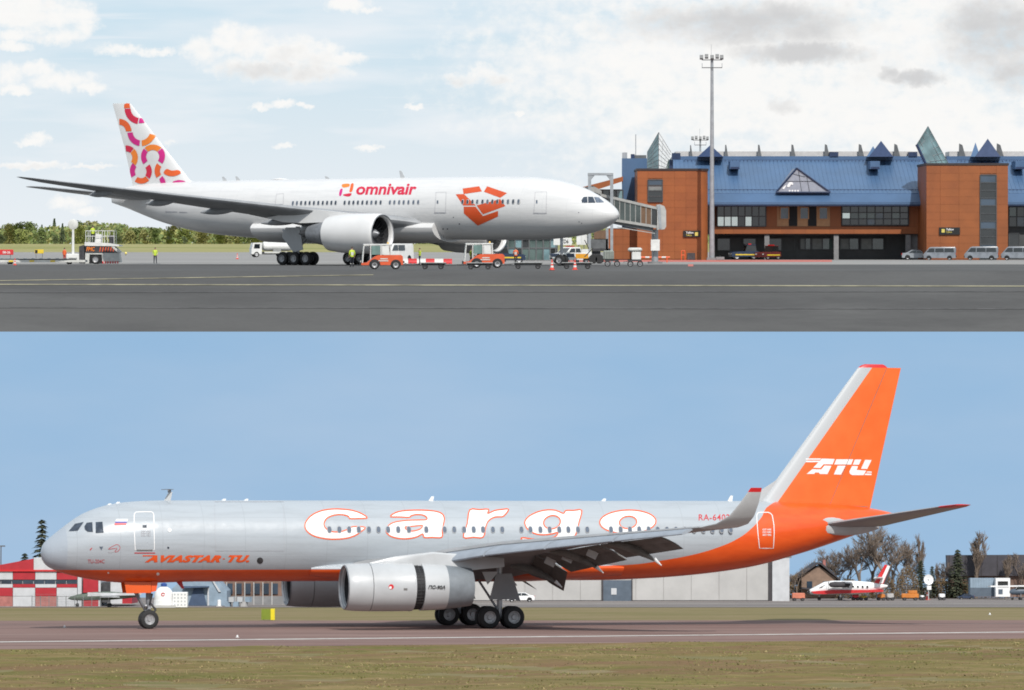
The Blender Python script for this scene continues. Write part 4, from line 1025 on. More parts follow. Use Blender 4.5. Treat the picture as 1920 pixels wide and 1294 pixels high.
def glass_mat(name, tint, rough=0.06, lo=0.02):
    """dark reflecting pane: slightly wavy mirror-like coat over a dim room"""
    m = bpy.data.materials.new(name); m.use_nodes = True; t = m.node_tree; p = t.nodes['Principled BSDF']
    tc = N(t, 'ShaderNodeTexCoord')
    n = N(t, 'ShaderNodeTexNoise', inp={'Scale': .35, 'Detail': 4.0}); t.links.new(tc.outputs['Object'], n.inputs['Vector'])
    t.links.new(mix_(t, ramp_(t, n.outputs[0], .35, .65), tuple(x * .5 * AK for x in tint), ak(tint)), p.inputs['Base Color'])
    p.inputs['Roughness'].default_value = rough; p.inputs['IOR'].default_value = 1.55
    p.inputs['Coat Weight'].default_value = .6; p.inputs['Coat Roughness'].default_value = .03
    b = N(t, 'ShaderNodeBump', inp={'Strength': .03, 'Distance': .3}); t.links.new(n.outputs[0], b.inputs['Height']); t.links.new(b.outputs[0], p.inputs['Normal'])
    MT[name] = m
glass_mat('glass_dark', (0.022, 0.026, 0.028)); glass_mat('glass_green', (0.10, 0.15, 0.14)); glass_mat('glass_teal', (0.20, 0.33, 0.36), .12); glass_mat('glass_bright', (0.80, 0.86, 0.86), .3); glass_mat('glass_blue', (0.05, 0.08, 0.12))
mat('glass_mirror', (0.78, 0.84, 0.80), 0.04, 0.9, var=0.05)

def ub(b, x0, x1, y0, y1, Y, dep):
    b.box(WX(x0, Y), WX(x1, Y), Y, Y + dep, WZ(y1, Y), WZ(y0, Y)); return b
def ubo(name, x0, x1, y0, y1, Y, dep, m, parent, **kw):
    b = B(); ub(b, x0, x1, y0, y1, Y, dep); return b.obj(name, m, parent, smooth=None, **kw)
def panels(parent, xs, ys, Y, ms, holes=(), th=.06, gap=.018, name='panel'):
    """cladding panels: one object each, between grid lines in pixels"""
    k = 0
    for i in range(len(xs) - 1):
        for j in range(len(ys) - 1):
            cx, cy = (xs[i] + xs[i + 1]) / 2, (ys[j] + ys[j + 1]) / 2
            if any(h[0] < cx < h[1] and h[2] < cy < h[3] for h in holes): continue
            b = B(); x0, x1, z0, z1 = WX(xs[i], Y), WX(xs[i + 1], Y), WZ(ys[j + 1], Y), WZ(ys[j], Y)
            q = random.uniform(0, .02)
            b.box(x0 + gap / 2, x1 - gap / 2, Y - th - q, Y + .02, z0 + gap / 2, z1 - gap / 2)
            b.obj(name, ms[(i * 7 + j * 3 + (i * j) % 2) % len(ms)], parent, smooth=None)
def lin(a, b, n): return [a + (b - a) * i / n for i in range(n + 1)]
def window(parent, x0, x1, y0, y1, Y, nx, ny, glass, frame='mullion', name='window', dep=.25):
    """recessed glazing: back pane pieces and a mullion grid"""
    b = B(); X0, X1, Z0, Z1 = WX(x0, Y), WX(x1, Y), WZ(y1, Y), WZ(y0, Y); t = .07
    for i in range(nx + 1):
        x = X0 + (X1 - X0) * i / nx; b.box(x - t, x + t, Y - .03, Y + dep, Z0, Z1)
    for j in range(ny + 1):
        z = Z0 + (Z1 - Z0) * j / ny; b.box(X0 + t, X1 - t, Y - .01, Y + dep - .02, z - t, z + t)
    w = b.obj(name, frame, parent, smooth=None)
    gs = glass if isinstance(glass, (list, tuple)) else [glass]
    for i in range(nx):
        for j in range(ny):
            b = B(); a = X0 + (X1 - X0) * i / nx; c = X0 + (X1 - X0) * (i + 1) / nx; d = Z0 + (Z1 - Z0) * j / ny; e = Z0 + (Z1 - Z0) * (j + 1) / ny
            b.box(a + t, c - t, Y + .1 + random.uniform(0, .015), Y + .14, d + t, e - t); b.obj('pane', gs[(i + j * nx) % len(gs)], w, smooth=None)
    return w
def board_text(parent, s, x0, x1, y0, y1, Y, m, name='lettering', **kw):
    vs, fs = text_box(s, x0, x1, y0, y1, **kw); b = B(); b.add([W(x, y, Y) for x, y in vs], fs); return b.obj(name, m, parent, smooth=None)

def terminal():
    T = thing('terminal_building', 'blue roofed airport terminal with two orange clad towers and glass pyramids', 'building', (WX(1530, 610), 610, 0))
    Ti = T.matrix_world.inverted()
    hold = bpy.data.objects.new('tmp', None)
    P = T
    # everything is modelled in world metres; children keep it by an inverse offset
    base_link = COL.objects
    start = set(o.name for o in bpy.data.objects)
    Y0 = 610.0
    # main block
    ubo('wall', 1330, 1740, 386, 439, Y0, 14, 'clad_back', P)
    panels(P, lin(1437, 1457, 1) , [386, 425], Y0, ['clad_orange'])
    panels(P, [1556, 1577], [386, 425], Y0, ['clad_orange2'])
    panels(P, [1704, 1715, 1737], [386, 425], Y0, ['clad_orange2', 'clad_orange'])
    panels(P, lin(1330, 1737, 9), [425, 438.5], Y0, ['clad_orange', 'clad_orange2'])
    window(P, 1345, 1436, 387, 424.5, Y0 - .25, 7, 2, ['glass_mirror', 'glass_mirror', 'glass_mirror', 'glass_dark', 'glass_mirror', 'glass_dark', 'glass_dark'] + ['glass_dark'] * 7)
    window(P, 1579, 1703, 387, 422, Y0 - .25, 8, 3, ['glass_dark', 'glass_dark', 'glass_dark', 'glass_blue'] + ['glass_dark'] * 4 + ['glass_mirror', 'glass_green', 'glass_green', 'glass_green', 'glass_blue', 'glass_dark', 'glass_green', 'glass_dark'] + ['glass_dark'] * 8)
    bay = ubo('bay', 1457, 1556, 387, 424.5, Y0 - .1, .2, 'clad_sand', P)
    for x in (1471, 1508, 1544): window(P, x - 8, x + 8, 389, 411, Y0 - .25, 1, 1, 'glass_blue', 'clad_sand')
    for x in (1487, 1523): ubo('doorway', x - 8, x + 8, 387.5, 424, Y0 - .16, .05, 'void', P)
    # ground floor, set back behind columns
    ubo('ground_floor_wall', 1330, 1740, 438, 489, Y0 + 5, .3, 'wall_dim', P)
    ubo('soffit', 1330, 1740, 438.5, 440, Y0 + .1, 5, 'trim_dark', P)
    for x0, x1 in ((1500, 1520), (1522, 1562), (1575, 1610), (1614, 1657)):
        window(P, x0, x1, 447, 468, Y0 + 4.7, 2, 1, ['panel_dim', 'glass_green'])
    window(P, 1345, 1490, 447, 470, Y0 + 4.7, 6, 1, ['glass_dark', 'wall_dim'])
    for x in (1438, 1568, 1703): ubo('column', x - 4.5, x + 4.5, 438, 487.3, Y0 + .3, .8, 'column_grey', P)
    ubo('ground_floor_wall', 1706, 1738, 440, 487.3, Y0 + 1, .3, 'column_grey', P)
    # roof: lower skirt and main slope
    def slope(name, x0, x1, yb, yt, Yb, Yt, m, th=.25):
        b = B(); a, c, d, e = W(x0, yb, Yb), W(x1, yb, Yb), W(x1, yt, Yt), W(x0, yt, Yt)
        d.x = c.x; e.x = a.x
        dn = Vector((0, 0, -th)); b.loft([[a, c, d, e], [p + dn for p in (a, c, d, e)]]); return b.obj(name, m, P, smooth=None)
    def seams(parent, x0, x1, yb, yt, Yb, Yt, stepm=.62):
        b = B(); xa, xb = WX(x0, Yb), WX(x1, Yb); zb, zt = WZ(yb, Yb), WZ(yt, Yt); x = xa + .2
        while x < xb:
            b.loft([[(x - .02, Yb, zb), (x + .02, Yb, zb), (x + .02, Yb, zb + .04), (x - .02, Yb, zb + .04)], [(x - .02, Yt, zt), (x + .02, Yt, zt), (x + .02, Yt, zt + .04), (x - .02, Yt, zt + .04)]]); x += stepm
        o = b.obj('roof_seams', 'roof_blue2', parent, smooth=None); o['kind'] = 'stuff'
    def guard(x0, x1, y, Y, step=7.0):
        b = B(); x = x0
        while x < x1: b.box(WX(x, Y), WX(x + 1, Y), Y - .1, Y, WZ(y + 3, Y), WZ(y, Y)); x += step
        b.box(WX(x0, Y), WX(x1, Y), Y - .06, Y - .02, WZ(y + .8, Y), WZ(y, Y)); b.obj('snow_guard', 'deep_blue', P, smooth=None)
    for x0, x1 in ((1262, 1760), (1775, 2050)):
        s = slope('roof', x0, x1, 362, 300, 608.5, 622, 'roof_blue'); seams(s, x0, x1, 362, 300, 608.5, 622)
        guard(x0 + 20, x1 - 10, 355, 609.6); guard(x0 + 20, x1 - 10, 300, 621.2)
        slope('roof_skirt', x0, x1, 379, 362.3, 606.5, 608.6, 'roof_blue2', .35)
        ubo('eave', x0, x1, 379, 386.3, 606.6, 3, 'deep_blue', P)
        ubo('ridge_wall', x0, x1, 293, 301, 622, 10, 'roof_blue2', P)
        ubo('ridge_glazing', x0 + 5, x1, 284, 293.4, 624, 6, 'ridge_pale', P)
    # fins along the ridge
    for k, x in enumerate((1295, 1361, 1423, 1486, 1549, 1613, 1680, 1802, 1873)):
        b = B(); Yk = 623.2; w = 1.5 + .7 * k
        b.prism([(WX(x - w / 2 - 1, Yk), WZ(293.3, Yk)), (WX(x + w + 2, Yk), WZ(293.3, Yk)), (WX(x + w * .4, Yk), WZ(272, Yk)), (WX(x - w / 2, Yk), WZ(272 - .4 * k, Yk))], 'y', Yk, Yk + .35)
        b.obj('ridge_fin', 'galv_dark', P, smooth=None)
    # dark roof lanterns
    for x, yt, hw in ((1332, 272, 24), (1652, 264, 23), (1852, 260, 24), (1637, 274, 12), (1829, 267, 9)):
        Yk = 618.5; b = B(); a = W(x, yt + 0, Yk + 2)
        q = [W(x - hw, 294, Yk), W(x + hw, 294, Yk), W(x + hw, 294, Yk + 5), W(x - hw, 294, Yk + 5)]
        b.add(q + [a], [(0, 1, 4), (1, 2, 4), (2, 3, 4), (3, 0, 4), (3, 2, 1, 0)]); b.obj('roof_lantern', 'fascia_blue' if hw > 15 else 'roof_blue2', P, smooth=None)
    for x in (1378, 1641, 1913):
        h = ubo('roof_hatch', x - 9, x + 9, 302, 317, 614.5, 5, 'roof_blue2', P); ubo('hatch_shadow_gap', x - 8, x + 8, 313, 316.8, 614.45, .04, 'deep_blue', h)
    for x in (1564, 1712): ubo('roof_vent', x - 8, x + 8, 285, 293.2, 621.8, 2, 'deep_blue', P)
    # gable with emblem
    g = [(1455, 360.5), (1557, 360.5), (1494, 315)]
    b = B(); f = [W(x, y, 607.8) for x, y in g]; bk = [W(x, y, 607.8) + Vector((0, 10, 0)) for x, y in g]; b.loft([f, bk]); gb = b.obj('gable', 'gable_grey', P, smooth=None)
    for (a, c) in ((g[0], g[2]), (g[2], g[1]), (g[0], g[1])):
        b = B(); b.tube(W(*a, 607.7), W(*c, 607.7), .13, None, 6); b.obj('gable_trim', 'deep_blue', gb)
    for x0, y0, x1, y1 in ((1497, 318, 1503, 360), (1512, 328, 1518, 360), (1473, 340, 1530, 340), (1486, 326, 1510, 332)):
        b = B(); b.tube(W(x0, y0, 607.75), W(x1, y1, 607.75), .03, None, 4); b.obj('gable_joint', 'mullion', gb)
    b = B(); vs, fs = poly_tris([smooth_loop([(1476, 348), (1480, 342), (1486, 342), (1487, 347), (1483, 346), (1481, 350), (1477, 351)], 2)]); b.add([W(x, y, 607.72) for x, y in vs], fs); b.obj('emblem', 'letter_white', gb, smooth=None)
    b = B(); vs, fs = poly_tris([smooth_loop([(1467, 353), (1472, 348), (1474, 348), (1470, 355)], 2)]); b.add([W(x, y, 607.72) for x, y in vs], fs); b.obj('emblem', 'letter_white', gb, smooth=None)
    for k in range(4):
        b = B(); x = 1479 + k * 5.2; b.poly([W(x, 356.3, 607.72), W(x + 3.2, 356.3, 607.72), W(x + 3.2, 359.6, 607.72), W(x, 359.6, 607.72)]); b.obj('emblem', 'letter_white', gb, smooth=None)
    # tower with rounded corner beside the jet bridge
    Yt = 598.0
    def tower(x0, x1, yt, round_, wins, xs, sign):
        b = B(); X0, X1, Z1 = WX(x0, Yt), WX(x1, Yt), WZ(yt, Yt); dep = 13; r = 1.6 if round_ else .05
        pts = [(X0, Yt + dep), (X0, Yt + .02)] + [(X1 - r + r * math.sin(a), Yt + .02 + r - r * math.cos(a)) for a in lin(0, math.pi / 2, 10)] + [(X1, Yt + dep)]
        b.prism(pts, 'z', 0, Z1); t = b.obj('tower', 'clad_orange' if round_ else 'clad_orange2', P, smooth=20)
        b = B(); b.prism([(X0 - .12, Yt + dep), (X0 - .12, Yt - .15)] + [(X1 + .12 - r + r * math.sin(a), Yt - .15 + r - r * math.cos(a)) for a in lin(0, math.pi / 2, 10)] + [(X1 + .12, Yt + dep)], 'z', Z1, Z1 + .3)
        b.obj('parapet', 'trim_dark', t)
        ys = lin(yt + .6, 485.5, 12)
        panels(t, xs, ys, Yt, ['clad_orange', 'clad_orange2', 'clad_orange'] if round_ else ['clad_orange2', 'clad_orange2', 'clad_orange'], holes=wins, th=.05)
        return t
    t1 = tower(1195, 1328, 320, True, [(1215, 1242, 333.7, 388)], [1195, 1215, 1242, 1265, 1286, 1306], None)
    window(t1, 1215, 1242, 337, 378.5, Yt - .2, 1, 4, ['glass_dark', 'glass_dark', 'panel_dim', 'glass_blue'])
    t2 = tower(1737, 1890, 310, False, [(1838, 1868, 323, 455)], [1737, 1763, 1798, 1838, 1868, 1890], None)
    window(t2, 1838, 1868, 328, 487, Yt - .2, 1, 11, ['glass_dark', 'glass_blue', 'glass_dark'])
    for (x0, x1, y0, y1, lx, ix, tw) in ((1281, 1313, 432.5, 444.5, 1286, 1301, t1), (1761, 1800, 426.5, 440, 1774, 1763.5, t2)):
        s = ubo('sign', x0, x1, y0, y1, Yt - .3, .2, 'sign_black', tw)
        board_text(s, 'Tallinn', lx, lx + 14, y0 + 1.8, y0 + 5.6, Yt - .34, 'letter_white', bold=.02); board_text(s, 'Tallinn', lx, lx + 11, y0 + 7, y0 + 10.2, Yt - .34, 'sign_yellow', bold=.01)
        b = B(); b.poly([W(ix + 2, y0 + 3, Yt - .34), W(ix + 8, y0 + 3, Yt - .34), W(ix + 8, y0 + 9.6, Yt - .34), W(ix + 2, y0 + 9.6, Yt - .34)]); b.obj('pictogram', 'sign_yellow', s, smooth=None)
    # blue block and sloping walkway roof behind the bridge
    b = B(); b.loft([[W(1166, 489, 612), W(1230, 489, 612), W(1230, 489, 622), W(1166, 489, 622)], [W(1166, 297, 612), W(1230, 297, 612), W(1230, 297, 622), W(1166, 297, 622)]]); b.obj('stair_block', 'roof_blue', P, smooth=None)
    for x0, x1, y0, y1, m in ((1167, 1176, 286, 297, 'galv'), (1183, 1190, 289, 297, 'deep_blue'), (1190, 1212, 291, 297, 'galv_dark'), (1260, 1276, 287, 299, 'deep_blue')):
        ubo('roof_plant', x0, x1, y0, y1, 613, 1.2, m, P)
    b = B(); b.tube(W(1192, 297, 614), W(1192, 252, 614), .06, None, 6); b.obj('aerial', 'galv', P)
    b = B(); b.loft([[W(1088, 366, 604), W(1168, 340, 604), W(1168, 331, 604), W(1088, 352, 604)], [W(1088, 366, 612), W(1168, 340, 612), W(1168, 331, 612), W(1088, 352, 612)]]); b.obj('walkway_roof', 'clad_orange', P, smooth=None)
    window(P, 1092, 1168, 356, 392, 607, 6, 2, ['glass_green', 'glass_teal'])
    ubo('walkway_floor', 1092, 1168, 392, 398, 606, 4, 'galv_dark', P)
    ubo('low_wall', 1140, 1197, 428, 487.2, 602, 4, 'clad_back', P)
    panels(P, lin(1140, 1196, 4), lin(430, 486, 4), 602, ['clad_orange2'])
    # glass pyramids
    def pyr(fl, fr, name):
        b = B(); b.loft([[W(x, y, Yk) for x, y, Yk in fl], [W(x, y, Yk) + Vector((0, 3, 0)) for x, y, Yk in fl]]); o = b.obj('glass_pyramid', fr, P, smooth=None); return o
    def facet(pts, nx, ny, m, Y):
        """a glazed facet with bars; pts px: bl, br, tr, tl"""
        q = [W(x, y, Y + d) for x, y, d in pts]; b = B(); b.loft([q, [p + Vector((0, .12, 0)) for p in q]]); o = b.obj('pyramid_glazing', m, P, smooth=None)
        b = B()
        for i in range(nx + 1): b.tube(q[0].lerp(q[1], i / nx) + Vector((0, -.03, 0)), q[3].lerp(q[2], i / nx) + Vector((0, -.03, 0)), .028, None, 4)
        for j in range(ny + 1): b.tube(q[0].lerp(q[3], j / ny) + Vector((0, -.03, 0)), q[1].lerp(q[2], j / ny) + Vector((0, -.03, 0)), .028, None, 4)
        b.obj('glazing_bars', 'galv', o)
    facet([(1213.5, 320, 2), (1235, 320, 0), (1235, 248, 0), (1213.5, 285, 2)], 2, 7, 'glass_teal', 604)
    facet([(1235, 320, 0), (1249, 320, 1.5), (1258.5, 286, 2.5), (1235, 248, 0)], 3, 7, mat('glass_sunlit', (0.86, 0.88, 0.88), .35, var=.04), 604)  # whiter facet: sunlight on this side put into the base colour
    facet([(1247, 320, 1.4), (1258.5, 320, 2.5), (1258.5, 296, 2.5), (1252, 302, 1.8)], 1, 2, 'glass_green', 603.9)
    facet([(1738, 311, 0), (1781, 311, 2), (1740, 236.5, 0), (1718.5, 271, 0)], 4, 6, 'glass_teal', 605)
    b = B(); b.tube(W(1718.5, 271, 604.9), W(1738, 312, 604.9), .22, None, 6); b.obj('pyramid_edge', 'deep_blue', P)
    ubo('pyramid_base', 1255, 1262, 300, 320, 606, 2, 'deep_blue', P)
    # right hand wing beyond the tower
    ubo('wing_wall', 1888, 2050, 386, 488, 611, 8, 'wall_dim', P)
    window(P, 1892, 2010, 388, 425, 610.6, 8, 2, ['glass_dark', 'glass_blue', 'glass_green'])
    window(P, 1892, 2010, 436, 486, 610.6, 6, 2, ['glass_dark', 'wall_dim'])
    # children were modelled in world space
    for o in list(T.children): o.matrix_parent_inverse = Ti
    return T
terminal()
mast_mat = 'galv'
def mast(label, px, ybot, ytop, D, wb, arms):
    t = thing('light_mast', label, 'light mast', (WX(px, D), D, 0), group='apron flood light masts')
    h = WZ(ytop, D)
    b = B(); k = D / F
    b.tube((0, 0, 0), (0, 0, h), wb * k / 2, wb * k * .26, 14); b.obj('pole', 'galv', t)
    b = B(); b.box(-wb * k, wb * k, -wb * k, wb * k, 0, .35); b.obj('base', 'column_grey', t)
    for (y, w) in arms:
        z = WZ(y, D); b = B(); b.cbox((0, 0, z), (2 * w * k, .5, .1)); b.cbox((0, -.5, z), (2 * w * k, .06, .06)); b.cbox((0, .5, z), (2 * w * k, .06, .06)); b.obj('crossarm', 'galv_dark', t)
        for sx in (-1, 1):
            b = B(); b.tube((sx * w * k * .98, -.4, z), (sx * w * k * .98, -.4, z + (arms[0][0] < y) * 0 + .6), .04, None, 5); b.obj('rail_post', 'galv', t)
    z = WZ(ytop, D); w = arms[0][1] * k
    for i, q in enumerate((-1.05, -.55, .0, .5, .95)):
        b = B(); b.cbox((q * w, -.35, z + .25 + .12 * (i % 2)), (.34 * w, .35, .55), rx=R(-28)); b.obj('floodlight', 'galv_dark', t)
    b = B(); b.tube((-.1, 0, z), (-.1, 0, z + 2.0), .025, None, 5); b.obj('lightning_rod', 'galv', t)
    return t
mast('tall grey flood light mast standing in front of the orange tower', 1335, 484, 111, 592, 10, ((112.5, 19), (127, 19)))
mast('distant flood light mast rising behind the blue terminal roof', 1313, 486, 262, 760, 6, ((263, 14), (272, 11)))
# ------------------------------------------------------------------ people
mat('skin', (0.48, 0.28, 0.20), 0.6, var=0.06); mat('hair', (0.05, 0.035, 0.025), 0.7, var=0.1)
mat('vest_lime', (0.52, 0.66, 0.05), 0.6, var=0.08, scale=6); mat('vest_orange', (0.78, 0.13, 0.03), 0.6, var=0.08, scale=6); mat('cloth_navy', (0.016, 0.02, 0.032), 0.8, var=0.15, scale=6)
mat('boots', (0.012, 0.012, 0.012), 0.6, var=0.1); mat('band', (0.62, 0.62, 0.58), 0.4, var=0.04); mat('cloth_red', (0.45, 0.05, 0.035), 0.8, var=0.1, scale=6)
def person(label, loc, rz, vest, legs, pose=0, h=1.78, band=True, stand=None):
    """continuous skinned body; the colours of the clothes go by body region"""
    s = h / 1.78
    st = (.10, .0, .16, -.10, .10)[pose % 5]          # stride
    J = {'pel': (0, 0, .96), 'ab': (0, .0, 1.12), 'ch': (0, -.01, 1.32), 'nk': (0, 0, 1.50), 'hd': (0, -.02, 1.60), 'hd2': (0, -.02, 1.70)}
    rad = {'pel': (.165, .12), 'ab': (.155, .115), 'ch': (.185, .13), 'nk': (.062, .062), 'hd': (.088, .10), 'hd2': (.07, .085)}
    E = [('pel', 'ab'), ('ab', 'ch'), ('ch', 'nk'), ('nk', 'hd'), ('hd', 'hd2')]
    for n, sx in (('l', -1), ('r', 1)):
        f = st * sx
        J.update({n + 'hip': (sx * .10, 0, .90), n + 'kn': (sx * .11, -.02 - f * .6, .50), n + 'an': (sx * .115, -f, .09), n + 'toe': (sx * .125, -f - .17, .035)})
        rad.update({n + 'hip': (.095, .10), n + 'kn': (.066, .066), n + 'an': (.05, .05), n + 'toe': (.042, .034)})
        E += [('pel', n + 'hip'), (n + 'hip', n + 'kn'), (n + 'kn', n + 'an'), (n + 'an', n + 'toe')]
        g = -f * .8 if pose != 2 else -.1
        el = (sx * .25, .03 + g * .3, 1.14); wr = (sx * (.25 if pose != 4 else .14), -.06 + g - (.18 if pose in (2, 4) else 0), .93 if pose not in (2, 4) else 1.08)
        J.update({n + 'sh': (sx * .19, 0, 1.42), n + 'el': el, n + 'wr': wr})
        d = (Vector(wr) - Vector(el)).normalized(); pm = Vector(wr) + d * .07
        J[n + 'pm'] = tuple(pm)
        rad.update({n + 'sh': (.07, .07), n + 'el': (.047, .047), n + 'wr': (.03, .03), n + 'pm': (.036, .022)})
        E += [('ch', n + 'sh'), (n + 'sh', n + 'el'), (n + 'el', n + 'wr'), (n + 'wr', n + 'pm')]
        for k, (o, ln) in enumerate(((-.033, .062), (-.011, .075), (.011, .07), (.032, .052))):
            a = pm + Vector((0, o, 0)) + d * .035; c = a + d * ln + Vector((-sx * .02, 0, 0))
            J['%sf%da' % (n, k)] = tuple(a); J['%sf%db' % (n, k)] = tuple(c); rad['%sf%da' % (n, k)] = (.0095, .0095); rad['%sf%db' % (n, k)] = (.008, .008)
            E += [(n + 'pm', '%sf%da' % (n, k)), ('%sf%da' % (n, k), '%sf%db' % (n, k))]
        a = Vector(wr) + d * .035 + Vector((0, -.045, 0)); J[n + 'th'] = tuple(a + d * .03); rad[n + 'th'] = (.0105, .0105); E.append((n + 'wr', n + 'th'))
    names = list(J); me = bpy.data.meshes.new('person'); me.from_pydata([Vector(J[k]) * s for k in names], [(names.index(a), names.index(b)) for a, b in E], [])
    o = bpy.data.objects.new('person', me); COL.objects.link(o)
    md = o.modifiers.new('skin', 'SKIN'); sk = me.skin_vertices[0].data
    for i, k in enumerate(names): sk[i].radius = (rad[k][0] * s, rad[k][1] * s); sk[i].use_root = (k == 'pel')
    ss = o.modifiers.new('sub', 'SUBSURF'); ss.levels = 1; ss.render_levels = 1
    dg = bpy.context.evaluated_depsgraph_get(); nm = bpy.data.meshes.new_from_object(o.evaluated_get(dg)); bpy.data.objects.remove(o)
    ms = [vest, legs, 'boots', 'skin', 'band']
    nm.materials.clear()
    for m in ms: nm.materials.append(MT[m])
    for p in nm.polygons:
        c = p.center / s; z = c.z; x = abs(c.x); p.use_smooth = True
        if z > 1.50: i = 3
        elif x > .2 and z < 1.03 and z > .7 or (pose in (2, 4) and c.y < -.19 and z > .9): i = 3
        elif z > .93: i = 4 if band and (1.08 < z < 1.12 or 1.22 < z < 1.255) and x < .2 else 0
        elif z < .1: i = 2
        elif band and (.30 < z < .35 or .42 < z < .46): i = 4
        else: i = 1
        p.material_index = i
    t = link('person', nm, [], None, label=label, cat='person', mw=Matrix.Translation(loc) @ Matrix.Rotation(rz, 4, 'Z'))
    b = B(); hd = Vector((0, -.02, 1.66)) * s
    b.sphere((hd.x, hd.y + .012 * s, hd.z + .022 * s), .105 * s, 12, 8, (.86, 1, 1)); me2 = b.mesh('hair', 40)
    bm = bmesh.new(); bm.from_mesh(me2); bmesh.ops.delete(bm, geom=[v for v in bm.verts if v.co.y < hd.y - .02 * s and v.co.z < hd.z + .05 * s or v.co.z < hd.z - .05 * s], context='VERTS'); bm.to_mesh(me2); bm.free()
    link('hair', me2, 'hair', t)
    b = B(); b.sphere((hd.x, hd.y - .1 * s, hd.z - .01 * s), .017 * s, 6, 4); b.cbox((hd.x, hd.y - .088 * s, hd.z - .05 * s), (.045 * s, .02 * s, .008 * s))
    for sx in (-1, 1): b.sphere((sx * .033 * s, hd.y - .088 * s, hd.z + .012 * s), .012 * s, 6, 4); b.sphere((sx * .09 * s, hd.y + .01, hd.z - .01 * s), .02 * s, 6, 4)
    b.obj('face', 'skin', t)
    return t
person('ground worker in a lime vest with reflective leg bands standing under the engine', (WX(660, 388), 388, 0), R(200), 'vest_lime', 'cloth_navy', 1, 1.86)
person('lone ground worker in a lime vest and dark trousers walking on open concrete', (WX(291, 470), 470, 0), R(20), 'vest_lime', 'cloth_navy', 0, 1.78, band=False)
person('ground worker in an orange suit standing by the white disc topped mast', (WX(121, 500), 500, 0), R(150), 'vest_orange', 'cloth_red', 1, 1.75, band=False)
person('ground worker in an orange vest beside the empty dollies and dark tug', (WX(967, 440), 440, 0), R(170), 'vest_orange', 'cloth_navy', 2, 1.8)
person('worker in a lime top reaching forward behind the red and white barriers', (WX(787, 455), 455, 0), R(-60), 'vest_lime', 'cloth_navy', 4, 1.72, band=False)
# ------------------------------------------------------------------ ground equipment
mat('tug_orange', (0.68, 0.105, 0.035), 0.42, var=0.07, scale=1.5); mat('cab_white', (0.70, 0.70, 0.68), 0.45, var=0.06); mat('barrier_red', (0.60, 0.025, 0.03), 0.5, var=0.07)
mat('deck_grey', (0.26, 0.265, 0.26), 0.6, var=0.12); mat('dark_blue', (0.02, 0.035, 0.075), 0.35, var=0.1); mat('car_silver', (0.34, 0.37, 0.40), 0.3, 0.3, var=0.05); mat('cab_green', (0.16, 0.25, 0.23), 0.15, var=0.1)
mat('van_dull', (0.20, 0.22, 0.25), .35, var=.15, scale=1.2); mat('cone_red', (0.72, 0.07, 0.045), 0.5, var=0.05); mat('lamp_red', (0.5, 0.01, 0.01), 0.3, var=0.05); mat('police_amber', (0.75, 0.34, 0.02), 0.45, var=0.05); mat('lamp_amber', (0.8, 0.5, 0.1), 0.3, var=0.05)
def wheelset(t, pts, r, w, rim='rim_grey', axis=(0, 1, 0), name='wheel'):
    """separate road wheels with rims; pts = (x, y)"""
    ax = Vector(axis)
    for x, y in pts:
        b = B(); b.lathe((x, y, r), ax, [(-w / 2, r * .6), (-w / 2, r * .86), (-w * .3, r), (w * .3, r), (w / 2, r * .86), (w / 2, r * .6)], 16); q = b.obj(name, 'tyre', t)
        b = B()
        for s in (-1, 1): b.lathe((x, y, r), ax * s, [(w * .45, r * .62), (w * .4, r * .5), (w * .3, r * .2), (w * .36, .01)], 12)
        b.obj('rim', rim, q)
